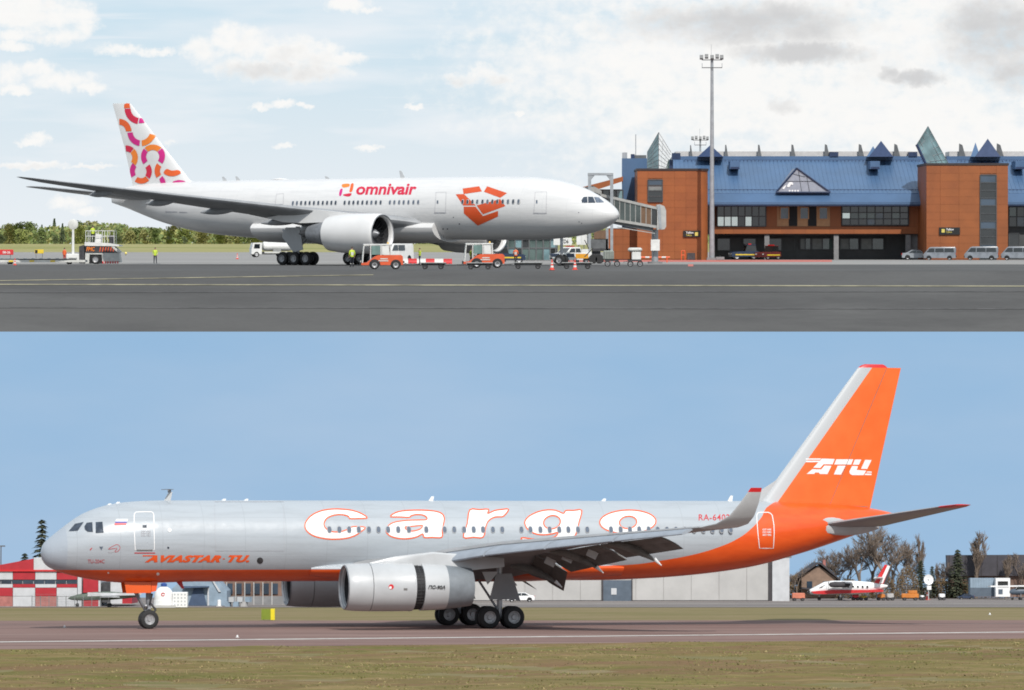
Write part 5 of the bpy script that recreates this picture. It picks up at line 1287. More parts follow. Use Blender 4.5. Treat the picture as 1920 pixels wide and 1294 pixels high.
def tow_tractor(label, loc, rz, group, sc=1.0):
    t = thing('tow_tractor', label, 'tractor', loc, rz, group, scale=sc)
    # length 3.4 m along x, front at -x
    b = B(); pf = [(-1.72, .34), (-1.72, .52), (-1.25, .55), (-1.05, .72), (-.62, 1.05), (-.35, 1.16), (1.55, 1.18), (1.70, 1.05), (1.72, .36)]
    b.prism(pf, 'y', -.72, .72); b.obj('body', 'tug_orange', t, smooth=25)
    for y in (-.735, .735):
        for x, r in ((-.62, .47), (1.12, .44)):
            b = B(); b.prism([(x + r * math.cos(a), .36 + r * math.sin(a)) for a in lin(-.1, math.pi + .1, 12)], 'y', y - .012, y + .012); b.obj('wheel_arch', 'black', t)
        b = B(); b.cbox((.15, y * 1.01, .86), (.62, .02, .09)); b.cbox((.1, y * 1.01, .70), (.8, .02, .09)); b.obj('side_marking', 'off_white', t)
    wheelset(t, [(-.62, -.66), (-.62, .66), (1.12, -.66), (1.12, .66)], .37, .26)
    # front frame, windscreen and cab
    b = B()
    for y in (-.66, .66):
        b.tube((-1.62, y, .5), (-1.5, y, 1.95), .05, None, 6); b.tube((-.95, y, .75), (-.95, y, 1.98), .045, None, 6); b.tube((-.1, y, 1.15), (-.1, y, 2.0), .06, None, 6); b.tube((.72, y, 1.16), (.66, y, 1.98), .06, None, 6); b.tube((-1.5, y, 1.95), (.66, y, 1.99), .05, None, 6)
    b.tube((-1.6, -.66, 1.1), (-1.6, .66, 1.1), .04, None, 6); cab = b.obj('cab_frame', 'cab_white', t)
    b = B(); b.rbox(-1.55, .78, -.74, .74, 1.97, 2.08, .05); b.obj('roof', 'cab_white', t)
    b = B(); b.prism([(-1.66, .55), (-1.58, .55), (-1.46, 1.94), (-1.53, 1.94)], 'y', -.6, .6); b.obj('windscreen', 'cab_green', t)
    for y in (-.7, .7):
        b = B(); b.prism([(-.88, 1.2), (-.18, 1.2), (-.18, 1.92), (-.88, 1.92)], 'y', y - .012, y + .012); b.obj('side_window', 'cab_green', t)
        b = B(); b.prism([(-.02, 1.2), (.6, 1.2), (.56, 1.92), (-.02, 1.92)], 'y', y - .012, y + .012); b.obj('side_window', 'cab_white', t)
    b = B(); b.cbox((-.3, 0, 1.15), (.5, .6, .14)); b.cbox((.0, 0, 1.45), (.12, .6, .6)); b.obj('seat', 'black', t)
    b = B(); b.tube((-1.1, 0, 1.0), (-.85, 0, 1.3), .03, None, 6); b.lathe((-.85, 0, 1.3), (.6, 0, .8), [(-.02, .2), (.02, .2), (.02, .16), (-.02, .16)], 14); b.obj('steering_wheel', 'black', t)
    b = B(); b.cbox((1.78, 0, .6), (.16, .3, .16)); b.cbox((-1.76, 0, .45), (.1, 1.3, .2)); b.obj('bumper', 'black', t)
    b = B(); b.lathe((.5, 0, 2.08), (0, 0, 1), [(0, .08), (.12, .08), (.16, .02)], 10); b.obj('beacon', 'lamp_amber', t)
    for y in (-.5, .5):
        b = B(); b.lathe((-1.73, y, .62), (-1, 0, 0), [(0, .09), (.04, .09), (.06, .01)], 10); b.obj('headlight', 'off_white', t)
    return t
tow_tractor('orange tow tractor with white cab beside the lime vested worker under the engine', (WX(716, 351), 351, 0), R(4), 'orange baggage tow tractors')
tow_tractor('orange tow tractor partly hidden behind an empty dolly before the glass lounge', (WX(907, 372), 372, 0), R(3), 'orange baggage tow tractors', 1.04)
person('driver in a lime vest leaning beside the cab of the orange tractor', (WX(884, 373.5), 373.5, .02), R(60), 'vest_lime', 'cloth_navy', 4, 1.75, band=False)
def dolly(label, px, D, ln, rz=0.0, group='empty baggage dollies'):
    t = thing('baggage_dolly', label, 'dolly', (WX(px, D), D, 0), rz, group)
    b = B(); b.rbox(-ln / 2, ln / 2, -.72, .72, .47, .56, .03); b.obj('deck', 'deck_grey', t, smooth=None)
    b = B(); b.box(-ln / 2 + .1, ln / 2 - .1, -.5, -.42, .34, .47); b.box(-ln / 2 + .1, ln / 2 - .1, .42, .5, .34, .47); b.box(-.9, -.8, -.4, .4, .3, .46); b.box(.8, .9, -.4, .4, .3, .46); b.obj('frame', 'dark_metal', t, smooth=None)
    b = B(); b.tube((-ln / 2, 0, .42), (-ln / 2 - .6, 0, .38), .035, None, 6); b.lathe((-ln / 2 - .66, 0, .38), (0, 0, 1), [(-.03, .08), (.03, .08), (.03, .05), (-.03, .05)], 10); b.obj('drawbar', 'dark_metal', t)
    wheelset(t, [(x, y) for x in (-ln / 2 + .42, ln / 2 - .42) for y in (-.55, .55)], .22, .16, 'dark_metal')
    return t
dolly('empty flat dolly standing alone between the two orange tractors', 812, 352, 2.15)
dolly('empty flat dolly parked in front of the second orange tractor', 899, 350, 2.25)
dolly('empty flat dolly beside the orange vested worker and traffic cone', 990, 356, 2.5)
dolly('empty flat dolly standing in front of the blue and white pickup', 1082, 356, 2.6)
def cone(label, px, D, h=.75, low=False):
    t = thing('traffic_cone', label, 'traffic cone', (WX(px, D), D, 0), 0, 'red and white traffic cones')
    b = B(); b.rbox(-.2 * h / .75, .2 * h / .75, -.2 * h / .75, .2 * h / .75, 0, .05, .02); b.obj('base', 'cone_red', t)
    for z0, z1, m in ((.05, .25, 'cone_red'), (.25, .42, 'white_plain'), (.42, .58, 'cone_red'), (.58, .68, 'white_plain'), (.68, 1.0, 'cone_red')):
        b = B(); rr = lambda z: .15 * h / .75 * (1 - z * .82); b.lathe((0, 0, 0), (0, 0, 1), [(z0 * h, rr(z0)), (z1 * h, rr(z1))], 16, cap=True); b.obj('band', m, t)
cone('red and white traffic cone in front of the gap between two dollies', 1035, 338, .86)
cone('red and white traffic cone in front of the dolly by the pickup', 1078, 341, .86)
cone('red and white traffic cone beside the long white trailer', 28, 428, .72)
cone('small red and white traffic cone on the concrete near the fuel truck', 445, 640, .9)
# barriers
for i in range(6):
    px = 757 + i * 16.5; D = 470 - i * 2
    t = thing('plastic_barrier', ('red' if i % 2 else 'white') + ' plastic road barrier in the row behind the lone dolly', 'barrier', (WX(px, D), D, 0), R(2), 'red and white plastic barriers')
    b = B(); b.prism([(-.25, 0), (.25, 0), (.25, .14), (.1, .36), (.08, .56), (-.08, .56), (-.1, .36), (-.25, .14)], 'x', -.47, .47); b.obj('shell', 'barrier_red' if i % 2 else 'white_plain', t, smooth=25)
    b = B(); b.box(-.3, -.12, -.255, .255, .0, .06); b.box(.12, .3, -.255, .255, 0, .06); b.obj('foot_slot', 'black', t, smooth=None)
# fuel truck behind the main gear
def fuel_truck():
    t = thing('fuel_truck', 'white fuel bowser truck parked behind the main landing gear', 'truck', (WX(508, 760), 760, 0), R(14))
    b = B(); rings = []
    for x, k in ((-1.6, .6), (-1.4, .92), (-1.0, 1), (3.2, 1), (3.6, .9), (3.75, .6)):
        rings.append([(x, 1.15 * k * math.cos(a), 1.95 + .85 * k * math.sin(a)) for a in lin(0, 2 * math.pi, 18)[:-1]])
    b.loft(rings); b.obj('tank', 'white_plain', t)
    b = B(); b.prism([(-3.7, .55), (-3.7, 1.5), (-3.4, 2.55), (-1.85, 2.6), (-1.85, .55)], 'y', -1.1, 1.1); b.obj('cab', 'white_plain', t, smooth=25)
    b = B(); b.prism([(-3.73, 1.55), (-3.43, 2.4), (-3.38, 2.4), (-3.66, 1.55)], 'y', -.95, .95); b.obj('windscreen', 'glass_dark', t)
    for y in (-1.11, 1.11):
        b = B(); b.prism([(-3.3, 1.55), (-2.2, 1.55), (-2.2, 2.35), (-3.15, 2.35)], 'y', y - .01, y + .01); b.obj('side_window', 'glass_dark', t)
        b = B(); b.box(-1.4, 3.3, y - .06, y + .06, .7, 1.0); b.obj('side_rail', 'off_white', t, smooth=None)
    b = B(); b.box(-3.6, 3.7, -.9, .9, .5, .8); b.obj('chassis', 'dark_metal', t, smooth=None)
    b = B(); b.box(.2, 1.6, -1.15, -.8, .85, 1.6); b.obj('hose_cabinet', 'deck_grey', t, smooth=None)
    wheelset(t, [(x, y) for x in (-2.8, 1.6, 2.8) for y in (-.98, .98)], .5, .32)
fuel_truck()
# ---- cars, vans, pickup
def car(name, label, cat, loc, rz, prof, glassp, wid, m, wheels, r=.33, group=None, low=False, sc=1.0, extra=None, gm='glass_dark'):
    """body lofted across its width so that the flanks tuck in; prof = side profile (x, z)"""
    t = thing(name, label, cat, loc, rz, group, low, sc)
    b = B(); cx = sum(p[0] for p in prof) / len(prof); rings = []
    zm = max(p[1] for p in prof)
    for y, k in ((-1, .94), (-.93, 1), (-.5, 1.0), (.5, 1.0), (.93, 1), (1, .94)):
        rings.append([(cx + (x - cx) * (1 if abs(y) < .95 else .985), y * wid / 2 * (1 - .16 * max(0, (z - zm * .55) / zm)), .3 + (z - .3) * k if z > .3 else z) for x, z in prof])
    b.loft(rings); b.obj('body', m, t, smooth=32)
    for y in (-1, 1):
        for g in glassp:
            b = B(); yy = lambda z: y * (wid / 2 * (1 - .16 * max(0, (z - zm * .55) / zm)) + .012)
            b.loft([[(x, yy(z), z) for x, z in g], [(x, yy(z) - y * .03, z) for x, z in g]]); b.obj('side_window', gm, t, smooth=None)
        for x in wheels:
            b = B(); b.prism([(x + r * 1.18 * math.cos(a), r + r * 1.18 * math.sin(a)) for a in lin(-.15, math.pi + .15, 10)], 'y', y * wid / 2 * 1.0 - .01, y * wid / 2 + .012); b.obj('wheel_arch', 'black', t)
    wheelset(t, [(x, s * (wid / 2 - .1)) for x in wheels for s in (-1, 1)], r, .22)
    if extra: extra(t)
    return t
SED = [(-2.15, .3), (-2.2, .62), (-2.0, .78), (-1.1, .92), (-.45, 1.38), (.7, 1.42), (1.45, 1.02), (2.05, .95), (2.15, .6), (2.1, .3)]
SEDG = [[(-.95, .95), (-.42, 1.32), (.05, 1.35), (.05, .95)], [(.12, .95), (.12, 1.35), (.65, 1.34), (1.2, .98)]]
VAN = [(-2.4, .32), (-2.45, .9), (-2.2, 1.15), (-1.55, 1.9), (-1.3, 2.0), (2.35, 2.0), (2.45, 1.8), (2.45, .32)]
VANG = [[(-1.95, 1.22), (-1.48, 1.8), (-.75, 1.8), (-.75, 1.22)], [(-.65, 1.22), (-.65, 1.8), (.65, 1.8), (.65, 1.22)], [(.75, 1.22), (.75, 1.8), (2.1, 1.8), (2.2, 1.22)]]
def lights(x0, x1, y, z):
    def f(t):
        for sy in (-1, 1):
            b = B(); b.cbox((x0, sy * y, z), (.08, .3, .14)); b.obj('headlight', 'off_white', t, smooth=None)
            b = B(); b.cbox((x1, sy * y, z + .15), (.06, .16, .3)); b.obj('tail_light', 'lamp_red', t, smooth=None)
        b = B(); b.cbox((x0 - .03, 0, z - .28), (.1, 2 * y + .2, .2)); b.cbox((x1 + .02, 0, z - .2), (.1, 2 * y + .2, .2)); b.obj('bumper', 'black', t, smooth=None)
    return f
car('parked_car', 'silver saloon car parked at the foot of the second orange tower', 'car', (WX(1719, 604), 604, 0), R(176), SED, SEDG, 1.75, 'car_silver', (-1.35, 1.32), extra=lights(-2.18, 2.12, .6, .66))
for k, (px, lab, sc, m) in enumerate(((1762, 'pale minivan parked beside the silver car under the black sign', 1.06, 'van_dull'), (1840, 'pale minivan parked in front of the tall window strip', 1.1, 'van_dull'), (1909, 'pale minivan parked by the dark glazed wing past the second tower', 1.1, 'van_dull'))):
    def ex(t):
        lights(-2.43, 2.45, .65, .8)(t)
        b = B(); b.prism([(-2.24, 1.18), (-1.6, 1.84), (-1.56, 1.84), (-2.18, 1.18)], 'y', -.74, .74); b.obj('windscreen', 'glass_dark', t)
        b = B(); b.box(-.9, 1.9, -.9, -.86, .6, 1.0); b.obj('side_stripe', 'off_white', t, smooth=None)
    car('minivan', lab, 'van', (WX(px, 590 - k), 590 - k, 0), R(-8), VAN, VANG, 1.9, m, (-1.6, 1.5), group='pale minivans along the terminal', sc=sc * .86, extra=ex)
# pickup with chequered paint
PK = [(-2.45, .35), (-2.5, .85), (-2.35, 1.08), (-1.35, 1.2), (-.75, 1.78), (-.5, 1.85), (.65, 1.85), (.85, 1.2), (2.4, 1.18), (2.45, .4)]
def pk(t):
    lights(-2.48, 2.46, .62, .85)(t)
    b = B(); b.prism([(-1.38, 1.22), (-.8, 1.74), (-.74, 1.74), (-1.28, 1.22)], 'y', -.74, .74); b.obj('windscreen', 'glass_dark', t)
    b = B(); b.rbox(-2.52, -1.5, -.8, .8, .72, 1.12, .06); b.obj('bonnet', 'dark_blue', t)
    for s in (-1, 1):
        b = B(); b.box(-.1, 1.75, s * .955 - .012, s * .955 + .012, .55, 1.08); b.obj('side_panel', 'police_amber', t, smooth=None)
        b = B(); b.box(-1.4, -.3, s * .955 - .012, s * .955 + .012, .7, 1.12); b.obj('side_panel', 'dark_blue', t, smooth=None)
    b = B(); b.box(-.35, -.05, -.6, .6, 1.86, 2.0); b.obj('light_bar', 'lamp_red', t, smooth=None)
    b = B(); b.box(.95, 2.35, -.78, .78, 1.15, 1.62); b.obj('canopy', 'white_plain', t, smooth=None)
    b = B(); b.cbox((-2.56, 0, .62), (.03, .55, .14)); b.obj('number_plate', 'white_plain', t, smooth=None)
car('pickup', 'white pickup with dark blue bonnet and amber door panels behind a dolly', 'pickup', (WX(1071, 480), 480, 0), R(38), PK, [[(-1.05, 1.25), (-.72, 1.68), (-.15, 1.7), (-.15, 1.25)], [(-.05, 1.25), (-.05, 1.7), (.55, 1.7), (.7, 1.25)]], 1.9, 'white_plain', (-1.55, 1.45), .38, extra=pk, sc=.98)
# dark tugs under the terminal and behind the tractor
def tug(label, px, D, rz, m, sc=1.0):
    t = thing('aircraft_tug', label, 'tug', (WX(px, D), D, 0), rz, 'low dark service tugs', scale=sc)
    b = B(); b.prism([(-1.9, .4), (-1.95, .95), (-1.6, 1.1), (.1, 1.15), (.2, 1.2), (1.8, 1.15), (1.9, .45)], 'y', -.95, .95); b.obj('body', m, t, smooth=25)
    b = B(); b.prism([(.0, 1.15), (.25, 1.95), (1.45, 1.95), (1.6, 1.15)], 'y', -.75, .75); b.obj('cab', 'glass_dark', t, smooth=20)
    b = B(); b.rbox(.2, 1.5, -.82, .82, 1.95, 2.05, .04); b.obj('roof', m, t)
    b = B(); b.box(.5, .9, -.45, .45, 2.05, 2.2); b.obj('light_bar', 'lamp_red', t, smooth=None)
    for s in (-1, 1):
        b = B(); b.cbox((-1.95, s * .65, .82), (.08, .25, .16)); b.obj('headlight', 'off_white', t, smooth=None)
        b = B(); b.box(-1.4, 1.6, s * .96 - .01, s * .96 + .01, .62, .78); b.obj('side_stripe', 'hatch_yellow', t, smooth=None)
    wheelset(t, [(x, s * .8) for x in (-1.2, 1.2) for s in (-1, 1)], .42, .3)
    return t
tug('dark tug with red roof bar parked beneath the terminal by the mast', 1395, 607, R(10), 'dark_blue', 1.05)
tug('red and dark tug parked beneath the terminal beside a grey column', 1440, 606, R(48), mat('tug_maroon', (0.12, 0.02, 0.02), .45, var=.1), .98)
tug('dark navy tug standing behind the orange vested worker', 953, 470, R(185), 'dark_blue', .95)
# white service van half hidden by the first tractor
def svan(t):
    lights(-2.43, 2.45, .65, .8)(t)
    b = B(); b.prism([(-2.24, 1.18), (-1.6, 1.84), (-1.56, 1.84), (-2.18, 1.18)], 'y', -.74, .74); b.obj('windscreen', 'glass_dark', t)
car('service_van', 'white service van standing behind the first orange tractor', 'van', (WX(739, 520), 520, 0), R(60), VAN, VANG[:2], 1.95, 'white_plain', (-1.6, 1.5), extra=svan, sc=1.15)
# container loader with raised platform
def loader():
    D = 458; k = D / F; t = thing('container_loader', 'white container loader with dark striped side and railed platform', 'loader', (WX(178, D), D, 0))
    ox = 178; X = lambda px: (px - ox) * k; Zp = lambda py: max(WZ(py, D), 0)
    def pz(name, pts, m, y0, y1, p=t):
        b = B(); b.prism([(X(x), Zp(y)) for x, y in pts], 'y', y0, y1); return b.obj(name, m, p, smooth=20)
    pz('chassis', [(162, 474), (200, 474), (224, 471), (227, 492), (194, 493.5), (193, 477), (170, 477), (169, 494), (162, 494)], 'off_white', -1.2, 1.2)
    pz('wheel_bay', [(168, 494), (168, 476), (194, 476), (194, 494)], 'void', -1.1, 1.0)
    pz('side_panel', [(163, 461), (208, 461), (222, 471), (222, 474), (163, 474)], 'dark_metal', -1.25, 1.25)
    pz('ramp_edge', [(207, 459), (212, 459), (227, 472), (223, 474)], 'off_white', -1.3, 1.3)
    for i in range(6): pz('side_stripe', [(188 + i * 5, 472), (190 + i * 5, 472), (192 + i * 5, 463), (190 + i * 5, 463)], 'tug_orange', -1.27, -1.24)
    tx = B(); vs, fs = text_box('FMC', 164, 180, 463, 471, bold=.03, shear=.2); tx.add([Vector((X(x), -1.29, Zp(y))) for x, y in vs], fs); tx.obj('lettering', 'logo_amber', t, smooth=None)
    for i in range(7): pz('hazard_stripe', [(194 + i * 4.6, 494), (196.4 + i * 4.6, 494), (196.4 + i * 4.6, 490), (194 + i * 4.6, 490)], 'barrier_red', -1.26, -1.2)
    pz('platform', [(161, 461), (161, 454), (206, 456), (228, 460), (228, 462)], 'white_plain', -1.35, 1.35)
    pz('lift_column', [(178, 456), (190, 456), (191, 440), (180, 438)], 'white_plain', -.5, .5)
    pz('scissor', [(150, 494), (160, 494), (160, 459), (150, 462)], 'dark_metal', -1.0, 1.0)
    b = B()
    for x in (163, 171, 182, 194, 204, 216): 
        for y in (-1.3, 1.3): b.tube((X(x), y, Zp(456 + max(0, x - 206) * .15)), (X(x), y, Zp(433)), .035, None, 5)
    for z in (433, 443):
        for y in (-1.3, 1.3): b.tube((X(163), y, Zp(z)), (X(216), y, Zp(z)), .035, None, 5)
    for z in (433, 443): b.tube((X(163), -1.3, Zp(z)), (X(163), 1.3, Zp(z)), .035, None, 5)
    b.obj('railing', 'white_plain', t)
    pz('control_box', [(205, 457), (214, 458), (214, 441), (205, 441)], 'dark_metal', -.4, .4)
    wheelset(t, [(X(181), -1.0), (X(181), 1.0)], .5, .4)
    return t, Zp(455)
LDR, LZ0 = loader()
person('operator in a lime vest standing on the platform of the container loader', (WX(174, 458), 458, LZ0), R(210), 'vest_lime', 'cloth_navy', 4, 1.85, band=False)
def trailer():
    D = 452; k = D / F; t = thing('pallet_trailer', 'long low white pallet trailer with dark roller deck beside the container loader', 'trailer', (WX(78, D), D, 0))
    L2 = 98 * k
    b = B(); b.box(-L2 - 4, L2 - .8, -1.3, 1.3, .22, .46); b.obj('frame', 'off_white', t, smooth=None)
    b = B(); b.box(-L2 - 4, L2 - 2.0, -1.25, 1.25, .46, .58); b.obj('deck', 'dark_metal', t, smooth=None)
    for i in range(14):
        b = B(); x = -L2 - 3 + i * .85; b.tube((x, -1.2, .60), (x, 1.2, .60), .05, None, 8); b.obj('roller', 'galv', t)
    for i in range(4): 
        b = B(); b.box(-L2 + i * 2.2, -L2 + i * 2.2 + .5, -1.33, -1.3, .25, .42); b.obj('side_marker', 'hatch_yellow', t, smooth=None)
    wheelset(t, [(x, s * 1.0) for x in (-L2 - 2.0, -L2 + 2.2, L2 - 2.6) for s in (-1, 1)], .2, .25, 'dark_metal')
trailer()
def disc_mast():
    D = 480; k = D / F; t = thing('disc_mast', 'white mast with round disc head on a boxy base by the loader', 'mast', (WX(137, D), D, 0))
    b = B(); b.tube((0, 0, .7), (0, 0, WZ(424, D)), .16, .12, 10); b.obj('pole', 'white_plain', t)
    b = B(); b.lathe((0, 0, WZ(421, D)), (0, -1, 0), [(-.16, .05), (-.16, .45), (-.05, .58), (.1, .58), (.18, .4), (.2, .02)], 22); b.obj('disc_head', 'off_white', t)
    b = B(); b.rbox(-.72, .72, -.5, .5, 0.05, WZ(476, D), .06); b.obj('base_box', 'white_plain', t)
    b = B(); b.box(-.45, .5, -.53, -.5, .28, .62); b.obj('vent_grille', 'deck_grey', t, smooth=None)
disc_mast()
# airfield signs on the grass
for nm, lab, x0, x1, y0, y1, D, m in (('red_guidance_sign', 'long red airfield guidance sign board on short legs', -12, 25, 468, 478, 620, 'barrier_red'), ('yellow_guidance_sign', 'small yellow airfield guidance sign with dark square', 65, 82, 468, 475.5, 700, 'hatch_yellow')):
    t = thing(nm, lab, 'sign', (WX((x0 + x1) / 2, D), D, 0)); k = D / F; w = (x1 - x0) * k / 2
    z0, z1 = max(WZ(y1, D), .15), WZ(y0, D)
    b = B(); b.rbox(-w, w, -.15, .15, z0, z1, .03); b.obj('panel', m, t)
    if 'yellow' in nm: 
        b = B(); b.box(-w + .08, -w + .5, -.17, -.15, z0 + .06, z1 - .06); b.obj('symbol', 'sign_black', t, smooth=None)
    else:
        vs, fs = text_tris('08-26', bold=.02); b = B(); b.add([(-.1 + a * 1.1, -.17, z0 + .2 + c * .35) for a, c in vs], fs); b.obj('lettering', 'white_plain', t, smooth=None)
    for s in (-.7, .7):
        b = B(); b.tube((s * w, 0, 0), (s * w, 0, z0 + .05), .04, None, 6); b.obj('leg', 'galv_dark', t)
t = thing('edge_light', 'small yellow edge light on the far grass beside the loader', 'light', (WX(236, 900), 900, 0))
b = B(); b.tube((0, 0, 0), (0, 0, .3), .08, None, 8); b.obj('stem', 'galv_dark', t)
b = B(); b.sphere((0, 0, .5), .28, 10, 6); b.obj('globe', mat('yellow_globe', (0.85, 0.7, 0.2), .3, var=.05), t)
# glazed lounge under the airliner's nose
def lounge():
    D = 560; t = thing('glass_lounge', 'low green glazed gate lounge with tall panes beyond the airliner nose', 'building', (WX(985, D), D, 0)); Ti = t.matrix_world.inverted()
    ubo('roof', 925, 1046, 436, 442, D - .6, 9, 'galv_dark', t); ubo('back_wall', 926, 1045, 442, 489, D + 6, .3, 'wall_dim', t); ubo('floor', 926, 1045, 488, 489.2, D - .3, 6.4, 'column_grey', t)
    window(t, 926, 1045, 442, 488.4, D, 9, 2, ['glass_green', 'glass_green', 'glass_teal', 'glass_dark', 'glass_green'], 'galv_dark')
    for o in list(t.children): o.matrix_parent_inverse = Ti
lounge()
# jet bridge
glass_mat('bridge_glass', (0.06, 0.08, 0.075)); mat('bridge_brown', (0.16, 0.09, 0.05), .5, var=.08); mat('bridge_frame', (0.36, 0.355, 0.34), .5, var=.08); mat('bridge_end', (0.44, 0.435, 0.42), .5, var=.06)
def jet_bridge():
    D = 468; t = thing('jet_bridge', 'glazed jet bridge with steel portal frame reaching past the airliner nose', 'jet bridge', (WX(1150, D), D, 0)); Ti = t.matrix_world.inverted()
    def sl(name, pts, m, Y, dep): 
        b = B(); f = [W(x, y, Y) for x, y in pts]; b.loft([f, [p + Vector((0, dep, 0)) for p in f]]); return b.obj(name, m, t, smooth=None)
    def yl(x, a, b_): return a + (b_ - a) * (x - 1100) / (1232 - 1100)
    Tt = lambda x: yl(x, 357, 388); Tb = lambda x: yl(x, 406, 427)
    for d, nm in ((0, 'near'), (2.9, 'far')):
        for i in range(9):
            x0 = 1142 + i * 9.9; x1 = x0 + 9.9
            sl('side_pane', [(x0 + .6, Tb(x0) - 4), (x1 - .6, Tb(x1) - 4), (x1 - .6, Tt(x1) + 4.5), (x0 + .6, Tt(x0) + 4.5)], 'bridge_glass' if i < 6 else ('bridge_brown' if i < 8 else 'glass_dark'), D + d + .05, .04)
            sl('mullion', [(x0 - .6, Tb(x0) - 3), (x0 + .7, Tb(x0) - 3), (x0 + .7, Tt(x0) + 3), (x0 - .6, Tt(x0) + 3)], 'bridge_frame', D + d - .03, .12)
    sl('roof', [(1100, Tt(1100)), (1232, Tt(1232)), (1232, Tt(1232) + 5), (1100, Tt(1100) + 5)], 'bridge_frame', D - .1, 3.2)
    sl('floor', [(1100, Tb(1100) - 4), (1232, Tb(1232) - 4), (1232, Tb(1232) + 1), (1100, Tb(1100) + 1)], 'bridge_frame', D - .1, 3.2)
    sl('underframe', [(1140, Tb(1140) + 1), (1225, Tb(1225) + 1), (1225, Tb(1225) + 9), (1140, Tb(1140) + 5)], 'galv_dark', D + .2, 2.6)
    sl('truss_rail', [(1157, 425), (1228, 437), (1228, 438.6), (1157, 426.6)], 'bridge_frame', D - .05, .2)
    sl('cab', [(1090, 352), (1112, 348), (1128, 358), (1128, 410), (1090, 410)], 'bridge_frame', D - .4, 3.8)
    sl('cab_window', [(1114, 360), (1126, 365), (1126, 376), (1114, 374)], 'glass_dark', D - .45, .04)
    sl('rotunda', [(1232, 384), (1237, 383), (1246, 387), (1249, 395), (1249, 425), (1246, 430), (1232, 431)], 'bridge_end', D - .2, 3.6)
    sl('rotunda_corner', [(1232.5, 386), (1238, 384.5), (1241, 428), (1236, 430)], 'galv', D - .26, .05)
    # portal frame lifting the cab
    D2 = D - 1.6
    for x in (1105.5, 1147): sl('portal_leg', [(x - 3, 326), (x + 3, 326), (x + 2.5, 471), (x - 2.5, 471)], 'galv', D2, .4)
    sl('portal_beam', [(1102, 324.5), (1150, 324.5), (1150, 329), (1102, 329)], 'galv', D2 - .05, .5)
    for x, s in ((1108, 1), (1144, -1)): sl('portal_brace', [(x, 329), (x + s * 7, 329), (x, 338)], 'galv', D2 + .02, .36)
    b = B(); b.tube(W(1147, 470, D2 + .2), W(1147, 494, D2 + .2), .12, None, 8); b.obj('portal_leg', 'galv', t)
    # drive unit
    for x0, x1, y0, y1, m, nm in ((1104, 1140, 448, 466, 'galv_dark', 'drive_frame'), (1114, 1136, 432, 449, 'bridge_brown', 'machine_box'), (1136, 1141, 428, 470, 'galv', 'lift_screw'), (1090, 1106, 440, 458, 'white_plain', 'service_box'), (1110, 1150, 466, 471, 'dark_metal', 'axle_beam')):
        ubo(nm, x0, x1, y0, y1, D2 + .5, 1.8, m, t)
    for y in (-.9, 1.2):
        for px in (1112, 1124):
            b = B(); p = W(px, 480, D2 + 1.2 + y); b.lathe((p.x, p.y, .5), (0, 1, 0), [(-.2, .3), (-.2, .44), (-.12, .5), (.12, .5), (.2, .44), (.2, .3)], 18, cap=True); b.obj('wheel', 'tyre', t)
    ubo('bogie', 1110, 1126, 470, 482, D2 + .8, 1.4, 'dark_metal', t)
    b = B()
    for a_, c_ in (((1112, 465), (1096, 482)), ((1096, 450), (1104, 466))): b.tube(W(*a_, D2), W(*c_, D2), .06, None, 6)
    b.obj('hose', 'dark_metal', t)
    # support column of the rotunda
    p = W(1228, 440, D + 1.6)
    b = B(); b.tube((p.x, p.y, 0), (p.x, p.y, WZ(430, D)), .36, .36, 16); b.obj('support_column', 'galv', t)
    ubo('column_box', 1220.5, 1237, 449, 470, D + .6, .6, 'white_plain', t)
    b = B(); b.lathe((p.x, p.y, 0), (0, 0, 1), [(0, .8), (.2, .8), (.25, .4)], 16); b.obj('column_foot', 'column_grey', t)
    for o in list(t.children): o.matrix_parent_inverse = Ti
jet_bridge()
# gate sign boards TD6
def gate_sign(label, x0, x1, y0, y1, D, txt):
    t = thing('gate_sign', label, 'sign', (WX((x0 + x1) / 2, D), D, 0)); Ti = t.matrix_world.inverted()
    p = ubo('board', x0, x1, y0, y1, D, .12, 'white_plain', t)
    if txt: board_text(p, txt, x0 + 14, x0 + 28, y0 + 3, y1 - 3, D - .02, 'sign_black', bold=.02)
    for x in (x0 + 4, x1 - 4): ubo('post', x - .8, x + .8, y1, F * CZ / D + HZ, D + .02, .1, 'galv_dark', t)
    for o in list(t.children): o.matrix_parent_inverse = Ti
gate_sign('white gate board lettered TD6 standing beneath the airliner nose', 1038, 1072, 446, 459.5, 492, 'TD6')
gate_sign('plain white board beside the lettered gate board under the nose', 1081, 1099, 440, 459, 494, None)
